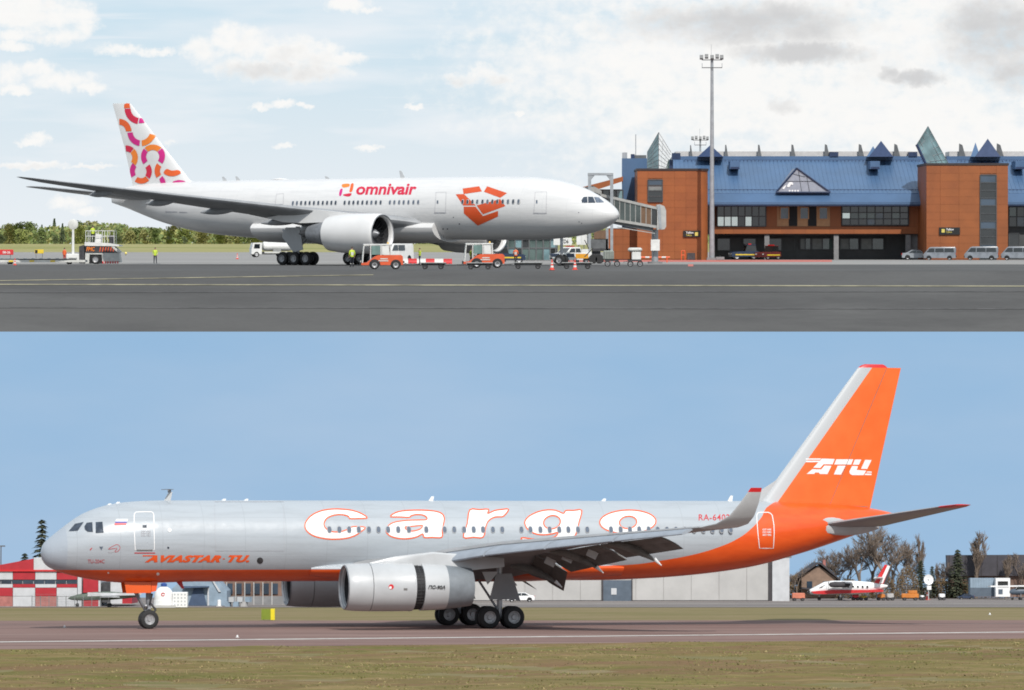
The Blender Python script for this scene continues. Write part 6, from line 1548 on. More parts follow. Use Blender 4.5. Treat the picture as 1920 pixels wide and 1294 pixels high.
# ribbed container and bin cart by the bridge
t = thing('ribbed_container', 'small grey green ribbed container standing on a cart by the bridge leg', 'container', (WX(1141, 400), 400, 0))
b = B(); b.rbox(-.5, .5, -.45, .45, .62, 1.5, .1); b.obj('body', mat('grey_green', (0.30, 0.33, 0.29), .6, var=.08), t)
for i in range(6):
    b = B(); x = -.38 + i * .15; b.box(x, x + .05, -.475, -.44, .68, 1.42); b.obj('rib', 'galv_dark', t, smooth=None)
def handcart(label, px, D):
    t = thing('hand_cart', label, 'cart', (WX(px, D), D, 0), 0, 'spoked wheel hand carts')
    b = B(); b.box(-.65, .65, -.45, .45, .5, .62); b.tube((-.65, 0, .5), (-1.1, 0, .42), .03, None, 6); b.obj('frame', 'dark_metal', t, smooth=None)
    for x, y in ((-.4, -.45), (-.4, .45), (.5, -.45), (.5, .45)):
        b = B(); b.lathe((x, y, .27), (0, 1, 0), [(-.04, .19), (-.05, .26), (0, .275), (.05, .26), (.04, .19)], 18); w = b.obj('wheel', 'tyre', t)
        b = B(); b.lathe((x, y, .27), (0, 1, 0), [(-.035, .19), (-.02, .17), (.02, .17), (.035, .19)], 18)
        for k in range(6): b.tube((x, y, .27), (x + .18 * math.cos(k * 1.047), y, .27 + .18 * math.sin(k * 1.047)), .015, None, 4)
        b.obj('rim', 'rim_grey', w)
    return t
handcart('spoked wheel hand cart under the ribbed container', 1147, 400); handcart('spoked wheel hand cart carrying the white bin', 1190, 398)
t = thing('waste_bin', 'white bin with a bulging cover standing on a hand cart', 'bin', (WX(1193, 398), 398, .62))
b = B(); b.rbox(-.42, .42, -.38, .38, 0, .78, .06); b.obj('tub', 'white_plain', t)
b = B(); b.rbox(-.78, .55, -.5, .5, .76, 1.15, .14); b.obj('cover', 'off_white', t)
# barrier pole by the tower
t = thing('barrier_pole', 'orange and white horizontal barrier pole by the column of the bridge', 'barrier', (WX(1225, 500), 500, 0))
for i in range(8):
    b = B(); b.tube((-1.9 + i * .48, 0, .62), (-1.42 + i * .48, 0, .62), .09, None, 8); b.obj('band', 'letter_orange' if i % 2 else 'white_plain', t)
for x in (-1.6, 1.6):
    b = B(); b.tube((x, 0, 0), (x, 0, .6), .06, None, 6); b.obj('post', 'letter_orange', t)
# low stuff at the foot of the orange tower
t = thing('fire_cabinet', 'dark cabinet with orange railing at the foot of the orange tower', 'cabinet', (WX(1295, 594), 594, 0))
b = B(); b.rbox(-.5, .6, -.4, .4, 0, 1.0, .05); b.obj('cabinet', 'dark_metal', t)
b = B()
for x in (-1.3, -.8): b.tube((x, -.4, 0), (x, -.4, 1.3), .05, None, 6)
b.tube((-1.3, -.4, 1.3), (-.8, -.4, 1.3), .05, None, 6); b.tube((-1.3, -.4, .7), (-.8, -.4, .7), .05, None, 6); b.obj('railing', 'letter_orange', t)
t = thing('concrete_block', 'pale concrete block beside the foot of the tall mast', 'block', (WX(1350, 590), 590, 0)); b = B(); b.rbox(-.6, .6, -.4, .4, 0, .45, .06); b.obj('block', 'column_grey', t); b = B(); b.tube((0, 0, .44), (0, 0, .62), .04, None, 6); b.obj('lifting_eye', 'galv_dark', t)

# ------------------------------------------------------------------ trees
def leaf_crown(seed, h, w, n, size, conif=False):
    rnd = random.Random(seed); b = B(); cl = []
    if not conif:
        for i in range(14):
            a = rnd.uniform(0, 6.28); rr = rnd.uniform(0, .36) * w; z = rnd.uniform(.06, .86) * h
            cl.append((rr * math.cos(a), rr * math.sin(a), z, rnd.uniform(.16, .30) * w * (1.15 - .5 * abs(z / h - .5))))
    for i in range(n):
        if conif:
            t = rnd.random() ** .8; z = h * (.12 + .88 * t); rr = w * .5 * (1 - t) * (0.55 + .45 * ((z * 1.3) % 1)) + .05; a = rnd.uniform(0, 6.28); q = rr * math.sqrt(rnd.random())
            p = Vector((q * math.cos(a), q * math.sin(a), z - q * .25))
        else:
            c = rnd.choice(cl); d = Vector((rnd.gauss(0, 1), rnd.gauss(0, 1), rnd.gauss(0, 1))).normalized() * c[3] * rnd.uniform(.65, 1.05); p = Vector(c[:3]) + d
        u = Vector((rnd.gauss(0, 1), rnd.gauss(0, 1), rnd.gauss(0, .6))).normalized(); v = u.orthogonal().normalized(); s = size * rnd.uniform(.5, 1.2)
        b.cur = rnd.choice((0, 0, 1))
        b.add([p - u * s, p - v * s * .6, p + u * s, p + v * s * .6], [(0, 1, 2, 3)])
    me = b.mesh('crown', None, False); me.update(); return me
def foliage(name, col):
    mat(name, col, .7, var=.3, scale=.25); p = MT[name].node_tree.nodes['Principled BSDF']; p.inputs['Subsurface Weight'].default_value = 0
    return name
FOL = [(foliage('leaf_a', (0.22, 0.26, 0.06)), foliage('leaf_a2', (0.29, 0.31, 0.085))), (foliage('leaf_b', (0.15, 0.20, 0.055)), foliage('leaf_b2', (0.20, 0.25, 0.07))), (foliage('leaf_c', (0.25, 0.25, 0.075)), foliage('leaf_c2', (0.32, 0.295, 0.10))), (foliage('leaf_d', (0.20, 0.25, 0.12)), foliage('leaf_d2', (0.26, 0.31, 0.17))), (foliage('leaf_e', (0.085, 0.12, 0.055)), foliage('leaf_e2', (0.11, 0.145, 0.07)))]
mat('bark', (0.09, 0.065, 0.045), .9, var=.2)
CM = []
for i, (fi, conif) in enumerate(((0, 0), (1, 0), (2, 0), (3, 0), (4, 1), (0, 0), (2, 0), (1, 0))):
    me = leaf_crown(20 + i, 12, 11 if not conif else 5.5, 1500 if not conif else 1300, .62 if not conif else .5, conif)
    for m in FOL[fi]: me.materials.append(MT[m])
    CM.append((me, fi, conif))
tb = B(); tb.tube((0, 0, 0), (.1, 0, 7), .32, .14, 8)
for a in (.4, 2.3, 4.4): tb.tube((.05, 0, 4), (2.4 * math.cos(a), 2.4 * math.sin(a), 7.5), .12, .04, 6)
TRUNK = tb.mesh('trunk', 40)
KIND = ['yellow green leafy tree in the wood edge', 'deep green leafy tree in the wood edge', 'olive brown leafy tree in the wood edge', 'grey green rounded bush before the wood', 'dark pointed spruce standing in the wood', 'yellow green leafy tree in the wood edge', 'olive brown leafy tree in the wood edge', 'deep green leafy tree in the wood edge']
def tree(px, D, k, sc, wide=1.0, group='trees of the far wood edge'):
    me, fi, conif = CM[k]
    t = thing('conifer_tree' if conif else 'leafy_tree', KIND[k], 'tree', (WX(px, D), D, gz(D)), random.uniform(0, 6.28), group + (' spruces' if conif else ''))
    t.matrix_world = t.matrix_world @ Matrix.Diagonal((sc * wide, sc * wide, sc, 1))
    link('crown', me, [], t); link('trunk', TRUNK, 'bark', t)
rnd = random.Random(11)
for row, (D, n, s0, s1) in enumerate(((2250, 34, .6, .8), (2400, 34, .82, 1.02), (2560, 30, .98, 1.18))):
    for i in range(n):
        px = -90 + 1150 * (i + rnd.uniform(-.3, .3)) / n
        k = rnd.choice((0, 1, 2, 5, 6, 7, 1, 6)) if rnd.random() > (.04 if row == 0 else .2) else 4
        if row == 0 and rnd.random() < .35: k = 3
        dip = 1 - .16 * (px > 220) - .02 * math.sin(px * .05)
        sc = rnd.uniform(s0, s1) * dip
        if k == 3: sc *= .66
        tree(px, D + rnd.uniform(-40, 40), k, sc * (1.08 if k == 4 else 1), rnd.uniform(.95, 1.25) if k != 4 else 1)
# the rest of the wood, one mass behind the trees of its edge
b = B(); rnd = random.Random(5)
for i in range(30000):
    x = rnd.uniform(-560, 420); y = rnd.uniform(2480, 2680); hh = 10.5 + 2.2 * math.sin(x * .07) + 1.4 * math.sin(x * .23 + 1)
    p = Vector((x, y, 3.4 + hh * .9 * rnd.random() ** .9)); u = Vector((rnd.gauss(0, 1), rnd.gauss(0, 1), rnd.gauss(0, 1))).normalized(); v = u.orthogonal().normalized(); s = rnd.uniform(.6, 1.6)
    b.cur = i % 2; b.add([p - u * s, p - v * s, p + u * s, p + v * s], [(0, 1, 2, 3)])
link('wood', b.mesh('wood', None, False), ['leaf_b', 'leaf_c'], None, label='dense green wood behind the trees at its edge', cat='wood', kind='stuff')
# ------------------------------------------------------------------ background of the lower airfield
mat('hangar_red', (0.42, 0.016, 0.028), 0.5, var=0.06); mat('hangar_white', (0.56, 0.57, 0.59), 0.5, var=0.05); mat('hangar_brick', (0.40, 0.15, 0.13), 0.7, var=0.12, scale=3)
mat('pale_wall', (0.47, 0.46, 0.45), 0.6, var=0.06, scale=.4); mat('door_slate', (0.095, 0.125, 0.165), 0.5, var=0.08); mat('tent_blue', (0.26, 0.34, 0.42), 0.6, var=0.08); mat('tent_door', (0.055, 0.09, 0.16), 0.6, var=0.1)
mat('brown_wall', (0.21, 0.13, 0.10), 0.8, var=0.2, scale=1.5); mat('house_wall', (0.27, 0.18, 0.13), 0.8, var=0.12); mat('roof_dark', (0.055, 0.05, 0.055), 0.8, var=0.15); mat('shed_dark', (0.062, 0.058, 0.07), 0.8, var=0.12)
mat('cart_salmon', (0.62, 0.20, 0.12), 0.6, var=0.1); mat('cart_orange', (0.60, 0.20, 0.03), 0.5, var=0.1); mat('cart_yellow', (0.60, 0.42, 0.06), 0.5, var=0.1); mat('twig', (0.215, 0.165, 0.13), 0.9, var=0.15); mat('needle', (0.05, 0.062, 0.034), 0.8, var=0.25); mat('needle2', (0.085, 0.088, 0.05), 0.8, var=0.25)
mat('cap_blue', (0.03, 0.08, 0.30), 0.4, var=0.05); mat('sign_lime', (0.20, 0.26, 0.02), 0.5, var=0.08); mat('sign_bright', (0.80, 0.66, 0.02), 0.45, var=0.04); mat('wire', (0.28, 0.29, 0.30), .5, .4, var=.1); mat('jet_green', (0.10, 0.13, 0.10), .6, var=.15)
def yrow(row):                         # distance beyond the aircraft line whose ground shows at this row
    k = (row - HZ) / F
    return (19.46 - 218.6 * k) / (k * math.cos(TAU) - math.sin(TAU))
def lthing(name, label, cat, px, y, rz=0.0, group=None, sc=1.0): return thing(name, label, cat, LG(px, y), rz, group, low=True, scale=sc)
class Px:
    """pixel helper for a thing standing at (px, y) of the lower field: local x, z from photo pixels"""
    def __init__(s, px, y): s.o = LG(px, y); s.y = y
    def p(s, x, y): q = LP(x, y, s.y); return (q.x - s.o.x, max(q.z, 0.0))
    def prism(s, name, pts, m, par, y0, y1, smooth=25):
        b = B(); b.prism([s.p(*q) for q in pts], 'y', y0, y1); return b.obj(name, m, par, smooth=smooth)
    def box(s, name, x0, x1, y0, y1, m, par, d0, d1): return s.prism(name, [(x0, y1), (x1, y1), (x1, y0), (x0, y0)], m, par, d0, d1, None)
def red_hangar():
    y = 62; t = lthing('fire_station', 'red and white chequered fire station hangar with dark window band', 'building', 60, y); q = Px(60, y)
    q.box('wall', -60, 146, 1069, 1139, 'hangar_white', t, .12, 6)
    q.prism('roof', [(-60, 1069), (62, 1068), (62, 1047), (-60, 1074.5)][:0] or [(-60, 1071), (63, 1070), (63, 1047.5), (-20, 1063), (-60, 1069)], 'hangar_red', t, -.05, 6)
    q.prism('roof', [(63.5, 1070), (128, 1070), (110, 1050), (63.5, 1045.5)], 'hangar_white', t, -.05, 6)
    q.box('eave', -60, 146, 1068.5, 1071.5, 'tip_red', t, -.12, .1)
    X = [-60, -18, 24, 66, 106, 145]
    for r, (y0, y1, ph) in enumerate(((1071.5, 1087, 0), (1095, 1102, 0), (1102, 1118, 1), (1118, 1139, 1))):
        for i in range(5):
            red = (i + ph) % 2 == 0
            q.box('panel', X[i] + .4, X[i + 1] - .4, y0 + .3, y1 - .3, ('hangar_red' if red else 'hangar_white') if r < 3 else ('hangar_brick' if red else 'hangar_white'), t, 0.0, .14)
    for i in range(10): q.box('window', -60 + i * 20.5 + .6, -60 + (i + 1) * 20.5 - .6, 1087.3, 1094.8, 'glass_blue', t, .04, .14)
    q.box('corner_post', 146, 153, 1078, 1138, 'hangar_white', t, -.1, 6)
    q.box('annex', 155, 184, 1082, 1138, 'hangar_red', t, .3, 5); q.box('annex_post', 184, 188, 1086, 1138, 'hangar_white', t, .25, 5); q.box('annex_door', 190, 206, 1092, 1130, 'dark_metal', t, .4, 5); q.box('annex_wall', 206, 228, 1092, 1132, 'hangar_white', t, .45, 5); q.box('annex_wall', 228, 246, 1092, 1132, 'hangar_red', t, .5, 5)
red_hangar()
def fence():
    y = 57.5; t = lthing('mesh_fence', 'wire mesh fence on thin posts before the red and white hangar', 'fence', 110, y); q = Px(110, y)
    for i in range(9):
        x = 60 + i * 16; b = B(); a = q.p(x, 1140); c = q.p(x, 1117); b.tube((a[0], 0, 0), (c[0], 0, c[1]), .025, None, 5); b.obj('post', 'wire', t)
    b = B()
    for i in range(60): x = q.p(60 + i * 2.15, 1130)[0]; b.tube((x, 0, .02), (x, 0, q.p(60, 1118)[1]), .006, None, 3)
    for j in range(6): z = .05 + j * .16; b.tube((q.p(60, 1130)[0], 0, z), (q.p(188, 1130)[0], 0, z), .006, None, 3)
    o = b.obj('mesh', 'wire', t); o['kind'] = 'stuff'
fence()
def old_jet():
    y = 59; t = lthing('parked_jet', 'small old white and green jet parked before the red hangar', 'aircraft', 190, y); q = Px(190, y); s = 1 / 26.6
    b = B(); rings = []
    for x, z, r in ((128, 1122, .03), (134, 1121.5, .13), (150, 1120, .22), (175, 1118, .28), (205, 1117, .28), (235, 1117, .2), (262, 1116, .1)):
        c = q.p(x, z); rings.append([(c[0], r * 1.0 * math.cos(a), c[1] + r * math.sin(a)) for a in lin(0, 2 * math.pi, 14)[:-1]])
    b.loft(rings); b.obj('fuselage', 'jet_green', t)
    q.prism('spine', [(165, 1118), (255, 1116), (262, 1108), (240, 1112), (165, 1111)], 'hangar_white', t, -.3, .3)
    b = B(); c = q.p(200, 1119)
    for s2 in (-1, 1): b.loft([[(c[0] - .6, 0, c[1] - .05), (c[0] + .7, 0, c[1] - .05), (c[0] + .7, 0, c[1] + .03), (c[0] - .6, 0, c[1] + .03)], [(c[0] + .5, s2 * 1.6, c[1] - .02), (c[0] + 1.0, s2 * 1.6, c[1] - .02), (c[0] + 1.0, s2 * 1.6, c[1] + .02), (c[0] + .5, s2 * 1.6, c[1] + .02)]])
    b.obj('wing', 'hangar_white', t, smooth=None)
    q.prism('tail_fin', [(248, 1116), (264, 1116), (270, 1103), (262, 1103)], 'hangar_white', t, -.03, .03)
    q.prism('canopy', [(148, 1116), (156, 1111.5), (168, 1111), (176, 1116)], 'glass_dark', t, -.12, .12)
    for x, yy in ((145, 0), (205, -.5), (205, .5)):
        a = q.p(x, 1120); b = B(); b.tube((a[0], yy, a[1]), (a[0], yy, .12), .03, None, 6); b.obj('gear_leg', 'steel', t)
        b = B(); b.lathe((a[0], yy, .13), (0, 1, 0), [(-.05, .08), (-.05, .12), (0, .13), (.05, .12), (.05, .08)], 12, cap=True); b.obj('wheel', 'tyre', t)
old_jet()
t = lthing('storage_tank', 'white domed storage tank with blue cap and small red mark', 'tank', 307, 57); q = Px(307, 57)
b = B(); zt = q.p(307, 1099)[1]; b.lathe((0, 0, 0), (0, 0, 1), [(0, .66), (.45, .66), (.46, .62), (zt * .55, .62), (zt * .75, .55), (zt * .9, .38), (zt, .1)], 24, cap=True); b.obj('shell', 'letter_white', t)
b = B(); b.lathe((0, 0, zt - .02), (0, 0, 1), [(0, .2), (.16, .2), (.22, .12), (.24, .02)], 16); b.obj('cap', 'cap_blue', t)
vs, fs = ring_tris(0, 0, .07, .13, 0, 330, 14); b = B(); b.add([(x, -.63 - .0 * y, zt * .62 + y) for x, y in vs], fs); b.obj('mark', 'letter_red', t, smooth=None)
b = B(); b.box(-.78, .8, -.72, .7, 0, .16); b.obj('plinth', 'pale_wall', t, smooth=None)
t = lthing('gas_bottle_cage', 'white perforated cage box standing beside the domed tank', 'cage', 338, 57); b = B(); b.rbox(-.48, .48, -.4, .4, 0, 1.0, .03); b.obj('box', 'letter_white', t)
for i in range(4):
    for j in range(4):
        b = B(); b.box(-.38 + i * .22, -.28 + i * .22, -.415, -.4, .14 + j * .22, .24 + j * .22); b.obj('opening', 'pale_grey', t, smooth=None)
def tent():
    y = 64; t = lthing('tent_hangar', 'blue grey tent hangar with a dark tapering door', 'tent', 380, y); q = Px(380, y)
    q.prism('canvas', [(322, 1136), (425, 1136), (425, 1108), (405, 1085), (345, 1085), (322, 1104)], 'tent_blue', t, .1, 5)
    q.prism('door', [(352, 1136), (388, 1136), (380, 1103), (364, 1103)], 'tent_door', t, 0, .12); q.prism('canopy', [(344, 1103), (392, 1101), (392, 1099), (344, 1099)], 'tent_door', t, -.5, .1)
    q.box('frame', 389, 392, 1102, 1136, 'hangar_white', t, -.05, .12); q.prism('gusset', [(398, 1085), (414, 1110), (410, 1110), (395, 1085)], 'hangar_white', t, 0, .1)
tent()
def brown_building():
    y = 68; t = lthing('workshop', 'brown walled workshop with pale window frames under the fuselage', 'building', 450, y); q = Px(450, y)
    q.box('wall', 408, 545, 1078, 1136, 'brown_wall', t, .2, 5); q.box('plinth', 408, 545, 1118, 1136, 'column_grey', t, .05, .25)
    for i in range(6): w = q.box('window', 426 + i * 17, 436 + i * 17, 1094, 1114, 'glass_blue', t, .08, .22); q.box('frame', 424 + i * 17, 425.7 + i * 17, 1092, 1136, 'pale_wall', w, .02, .22)
    q.box('wall_mark', 390, 406, 1108, 1136, 'hangar_brick', t, .0, 3)
brown_building()
for px in (411, 439, 454):
    t = lthing('clutter_crate', {411: 'short white bollard on the far taxiway edge', 439: 'blue grey crate heap before the brown workshop', 454: 'pale crate heap before the brown workshop'}[px], 'bollard' if px == 411 else 'crates', px, 61)
    b = B()
    if px == 411: b.lathe((0, 0, 0), (0, 0, 1), [(0, .13), (.4, .12), (.45, .05)], 12, cap=True); b.obj('post', 'letter_white', t); b = B(); b.box(-.18, .18, -.18, .18, 0, .05); b.obj('base', 'pale_wall', t, smooth=None)
    else:
        for k in range(4):
            b = B(); b.cbox((-.4 + k * .27, random.uniform(-.2, .2), .16 + .3 * (k % 2)), (.34, .34, .32), rz=random.uniform(-.4, .4)); b.obj('crate', ('tent_blue', 'pale_grey')[k % 2] if px == 439 else ('pale_wall', 'tent_blue')[k % 2], t, smooth=None)
def long_hangar():
    y = 84; t = lthing('long_hangar', 'long pale hangar with slate blue door seen beneath the freighter', 'building', 1100, y); q = Px(1100, y)
    q.box('wall', 620, 1451, 1046, 1128.5, 'pale_wall', t, .1, 10)
    for i in range(16): q.box('panel', 620 + i * 52 + .5, 620 + (i + 1) * 52 - .5 if i < 15 else 1440, 1047, 1127.5, 'pale_wall', t, .04, .12)
    q.box('roof_edge', 615, 1484, 1041, 1046.5, 'column_grey', t, -.1, 10)
    d = q.box('door', 1131, 1184, 1088, 1127.6, 'door_slate', t, -.04, .1)
    q.box('door_jamb', 1128, 1131, 1086, 1128, 'roof_dark', d, -.08, .1); q.box('door_notice', 1146, 1156, 1103, 1115, 'hangar_white', d, -.08, -.02); q.box('door_jamb', 1184, 1186, 1086, 1128, 'roof_dark', d, -.08, .1)
    q.box('end_gap', 1441, 1448, 1047, 1127, 'roof_dark', t, -.03, .14); q.box('end_pier', 1448, 1480, 1046.5, 1128.3, 'hangar_white', t, -.12, 10); q.box('skirting', 620, 1440, 1125.5, 1128.2, 'roof_dark', t, 0, .1)
    for x in (479, 515): q.box('porch_post', x - 3.5, x + 3.5, 1060, 1137, 'letter_white', t, -4, -3.6)
    q.box('porch_roof', 470, 625, 1058, 1064, 'pale_wall', t, -4.2, 2); q.box('wall', 545, 620, 1064, 1128.3, 'pale_wall', t, .3, 8)
long_hangar()
SEDL = [(x, z) for x, z in SED]
car('parked_car', 'dark blue car parked behind the white porch posts', 'car', LG(521, 74), R(10), SED, SEDG, 1.7, 'dark_blue', (-1.35, 1.32), low=True, sc=.42, extra=lights(-2.18, 2.12, .6, .66))
car('parked_car', 'white car parked against the long pale hangar wall', 'car', LG(976, 80), R(3), SED, SEDG, 1.7, 'letter_white', (-1.35, 1.32), low=True, sc=.46, extra=lights(-2.18, 2.12, .6, .66))
def house():
    y = 96; t = lthing('gabled_house', 'small brown gabled house with a dark roof behind bare trees', 'house', 1535, y); q = Px(1535, y)
    q.prism('wall', [(1503, 1121), (1568, 1121), (1568, 1084), (1535, 1061), (1503, 1080)], 'house_wall', t, .1, 4); 
    q.prism('roof', [(1497, 1083), (1533, 1058), (1538, 1058), (1574, 1088), (1574, 1084.5), (1540, 1055), (1531, 1055), (1497, 1079.5)], 'roof_dark', t, -.2, 4.2)
    for x in (1518, 1548): w = q.box('window', x - 5, x + 5, 1090, 1103, 'glass_blue', t, .05, .15); q.box('frame', x - 6, x + 6, 1103, 1104.5, 'pale_wall', w, 0, .12)
    q.box('chimney', 1545, 1550, 1050, 1066, 'hangar_brick', t, 1, 1.5)
    q.prism('lean_to_roof', [(1503, 1104), (1575, 1112), (1575, 1109), (1503, 1101)], 'roof_dark', t, -.6, .1)
house()
def dark_shed():
    y = 98; t = lthing('dark_shed', 'large shed with a broad dark roof behind the spruces', 'building', 1850, y); q = Px(1850, y)
    q.prism('roof', [(1776, 1080), (1990, 1080), (1990, 1040), (1775, 1041)], 'shed_dark', t, .1, .8); q.box('wall', 1780, 1990, 1080, 1120, 'brown_wall', t, .4, .9)
    for i in range(7): q.box('roof_rib', 1780 + i * 30, 1781 + i * 30, 1041, 1080, 'roof_dark', t, .04, .12)
dark_shed()
def l410():
    y = 86; t = lthing('commuter_plane', 'red and white twin turboprop plane with dark engine parked by the trees', 'aircraft', 1590, y); q = Px(1590, y); k = 300 / F
    b = B(); rings = []
    for x, z, hw in ((1514, 1110.5, .06), (1520, 1109.5, .2), (1532, 1107, .34), (1545, 1103, .45), (1560, 1102, .5), (1600, 1102, .5), (1630, 1101.5, .4), (1650, 1100, .26), (1664, 1099, .1)):
        c = q.p(x, z); h = hw * (1.0 if x < 1640 else .8); rings.append([(c[0], hw * math.cos(a), c[1] + h * math.sin(a)) for a in lin(0, 2 * math.pi, 18)[:-1]])
    b.loft(rings); fu = b.obj('fuselage', 'letter_white', t)
    q.prism('red_stripe', [(1520, 1109), (1560, 1106), (1655, 1106), (1655, 1109.5), (1620, 1111), (1545, 1114), (1525, 1113)], 'tip_red', fu, -.52, .52)
    q.prism('nose_cone', [(1512.5, 1111), (1516, 1107), (1519, 1107), (1519, 1113.5), (1515, 1113.5)], 'black', fu, -.16, .16)
    q.prism('cockpit_window', [(1535, 1102), (1545, 1097), (1551, 1097), (1550, 1102)], 'glass_dark', fu, -.4, .4)
    q.prism('fin', [(1638, 1095), (1660, 1095), (1668, 1061), (1659, 1058.5)], 'tip_red', t, -.05, .05)
    q.prism('fin_stripe', [(1648, 1094), (1655, 1094), (1669, 1062), (1664, 1060)], 'letter_white', t, -.056, .056); q.prism('rudder', [(1656, 1095), (1662, 1095), (1674, 1061), (1669.5, 1061)], 'roof_dark', t, -.054, .054)
    b = B(); c = q.p(1646, 1086)
    for s2 in (-1, 1): b.loft([[(c[0] - .3, 0, c[1]), (c[0] + .35, 0, c[1]), (c[0] + .35, 0, c[1] + .06), (c[0] - .3, 0, c[1] + .06)], [(c[0] - .1, s2 * 1.2, c[1] + .12), (c[0] + .3, s2 * 1.2, c[1] + .12), (c[0] + .3, s2 * 1.2, c[1] + .16), (c[0] - .1, s2 * 1.2, c[1] + .16)]])
    b.obj('tailplane', 'letter_white', t, smooth=None)
    b = B(); c = q.p(1590, 1092)
    b.loft([[(c[0] - .5 + .15 * abs(v), v, c[1] - .04), (c[0] + .35, v, c[1] - .04), (c[0] + .35, v, c[1]), (c[0] - .5 + .15 * abs(v), v, c[1] + .07)] for v in (-3.4, -1.2, 0, 1.2, 3.4)]); b.obj('wing', 'letter_white', t, smooth=None)
    for s2 in (-1, 1):
        b = B(); c = q.p(1572, 1096); b.lathe((c[0] - .75, s2 * 1.1, c[1]), (1, 0, 0), [(0, .06), (.1, .17), (.4, .22), (1.2, .2), (1.5, .08)], 14, cap=True); e = b.obj('engine', 'roof_dark', t)
        b = B()
        for a in (0.4, 2.5, 4.6): b.cbox((c[0] - .78, s2 * 1.1 + .22 * math.cos(a), c[1] + .22 * math.sin(a)), (.02, .08, .42), rx=a - math.pi / 2)
        b.obj('propeller', 'dark_metal', e, smooth=None)
    for x, yy in ((1536, 0), (1575, -.55), (1575, .55)):
        a = q.p(x, 1113); b = B(); b.tube((a[0], yy, a[1]), (a[0], yy, .1), .03, None, 6); b.obj('gear_leg', 'steel', t)
        b = B(); b.lathe((a[0], yy, .13), (0, 1, 0), [(-.05, .08), (-.05, .12), (0, .13), (.05, .12), (.05, .08)], 12, cap=True); b.obj('wheel', 'tyre', t)
    for i in range(5): q.box('window', 1588 + i * 9, 1591 + i * 9, 1098, 1102, 'glass_dark', t, -.5, .5)
l410()
def light_plane():
    y = 88; t = lthing('light_plane', 'small white high winged light plane standing by the grey container', 'aircraft', 1905, y); q = Px(1905, y)
    b = B(); rings = []
    for x, z, r in ((1893, 1110, .08), (1897, 1110, .2), (1910, 1109, .26), (1930, 1108, .22), (1960, 1106, .07)):
        c = q.p(x, z); rings.append([(c[0], r * math.cos(a), c[1] + r * math.sin(a)) for a in lin(0, 2 * math.pi, 14)[:-1]])
    b.loft(rings); b.obj('fuselage', 'door_slate', t); q.prism('cabin', [(1903, 1106), (1908, 1100), (1922, 1100), (1930, 1106)], 'glass_dark', t, -.2, .2)
    c = q.p(1905, 1100.5); b = B(); b.loft([[(c[0] - 1.9, -.7, c[1]), (c[0] + 1.9, .7, c[1] + .02), (c[0] + 1.75, 1.2, c[1] + .02), (c[0] - 2.05, -.2, c[1])], [(c[0] - 1.9, -.7, c[1] + .1), (c[0] + 1.9, .7, c[1] + .12), (c[0] + 1.75, 1.2, c[1] + .1), (c[0] - 2.05, -.2, c[1] + .08)]]); b.obj('wing', 'letter_white', t, smooth=None)
    for x, yy in ((1898, 0), (1913, -.35), (1913, .35)):
        a = q.p(x, 1113); b = B(); b.tube((a[0], yy, a[1]), (a[0], yy, .08), .02, None, 6); b.obj('gear_leg', 'steel', t)
        b = B(); b.lathe((a[0], yy, .1), (0, 1, 0), [(-.04, .06), (-.04, .1), (.04, .1), (.04, .06)], 12, cap=True); b.obj('wheel', 'tyre', t)
    q.prism('tail_fin', [(1950, 1106), (1962, 1106), (1966, 1090), (1958, 1090)], 'letter_white', t, -.03, .03)
light_plane()
t = lthing('shipping_container', 'blue grey shipping container beside a white cabin', 'container', 1842, 93); q = Px(1842, 93)
q.box('body', 1819, 1865, 1084, 1119, 'tent_blue', t, 0, 1.2)
for i in range(9): q.box('rib', 1820 + i * 5, 1822 + i * 5, 1085, 1118, 'tent_blue', t, -.03, .02)
q.box('lower_band', 1819, 1865, 1102, 1119, 'door_slate', t, -.05, -.035); 
t = lthing('white_cabin', 'white site cabin with a dark window beside the blue grey container', 'cabin', 1881, 92); q = Px(1881, 92)
q.box('body', 1867, 1894, 1084, 1119, 'letter_white', t, 0, 1.2); w = q.box('window', 1871, 1890, 1090, 1099, 'glass_dark', t, -.03, .02); q.box('frame', 1870, 1891, 1099, 1100.5, 'pale_wall', w, -.05, 0); q.box('door_panel', 1872, 1880, 1105, 1114, 'door_slate', t, -.03, .02)
car('parked_car', 'dark car parked at the end of the blue grey container', 'car', LG(1811, 92), R(5), SED, SEDG, 1.7, 'dark_blue', (-1.35, 1.32), low=True, sc=.28, extra=lights(-2.18, 2.12, .6, .66))
def cart(label, px, row, w, h, m, m2=None):
    y = yrow(row); t = lthing('ground_cart', label, 'cart', px, y, group='small ground carts by the parked planes'); k = (218.6 + y) / F
    b = B(); b.rbox(-w * k / 2, w * k / 2, -.3, .3, .16, h * k, .05); b.obj('body', m, t)
    if m2: b = B(); b.rbox(-w * k * .1, w * k * .42, -.25, .25, h * k - .02, h * k + .22, .04); b.obj('cab', m2, t)
    b = B(); b.tube((-w * k / 2, 0, .2), (-w * k / 2 - .35, 0, .12), .02, None, 5); b.obj('drawbar', 'dark_metal', t)
    wheelset(t, [(x * w * k, s * .26) for x in (-.32, .32) for s in (-1, 1)], .13, .08, 'dark_metal')
cart('salmon pink cart standing by the end of the pale hangar', 1497, 1127, 24, 15, 'cart_salmon'); cart('dark red cart beside the red and white twin plane', 1604, 1126, 12, 11, 'tip_red'); cart('yellow cart next to the dark red cart', 1619, 1126, 14, 9, 'cart_yellow')
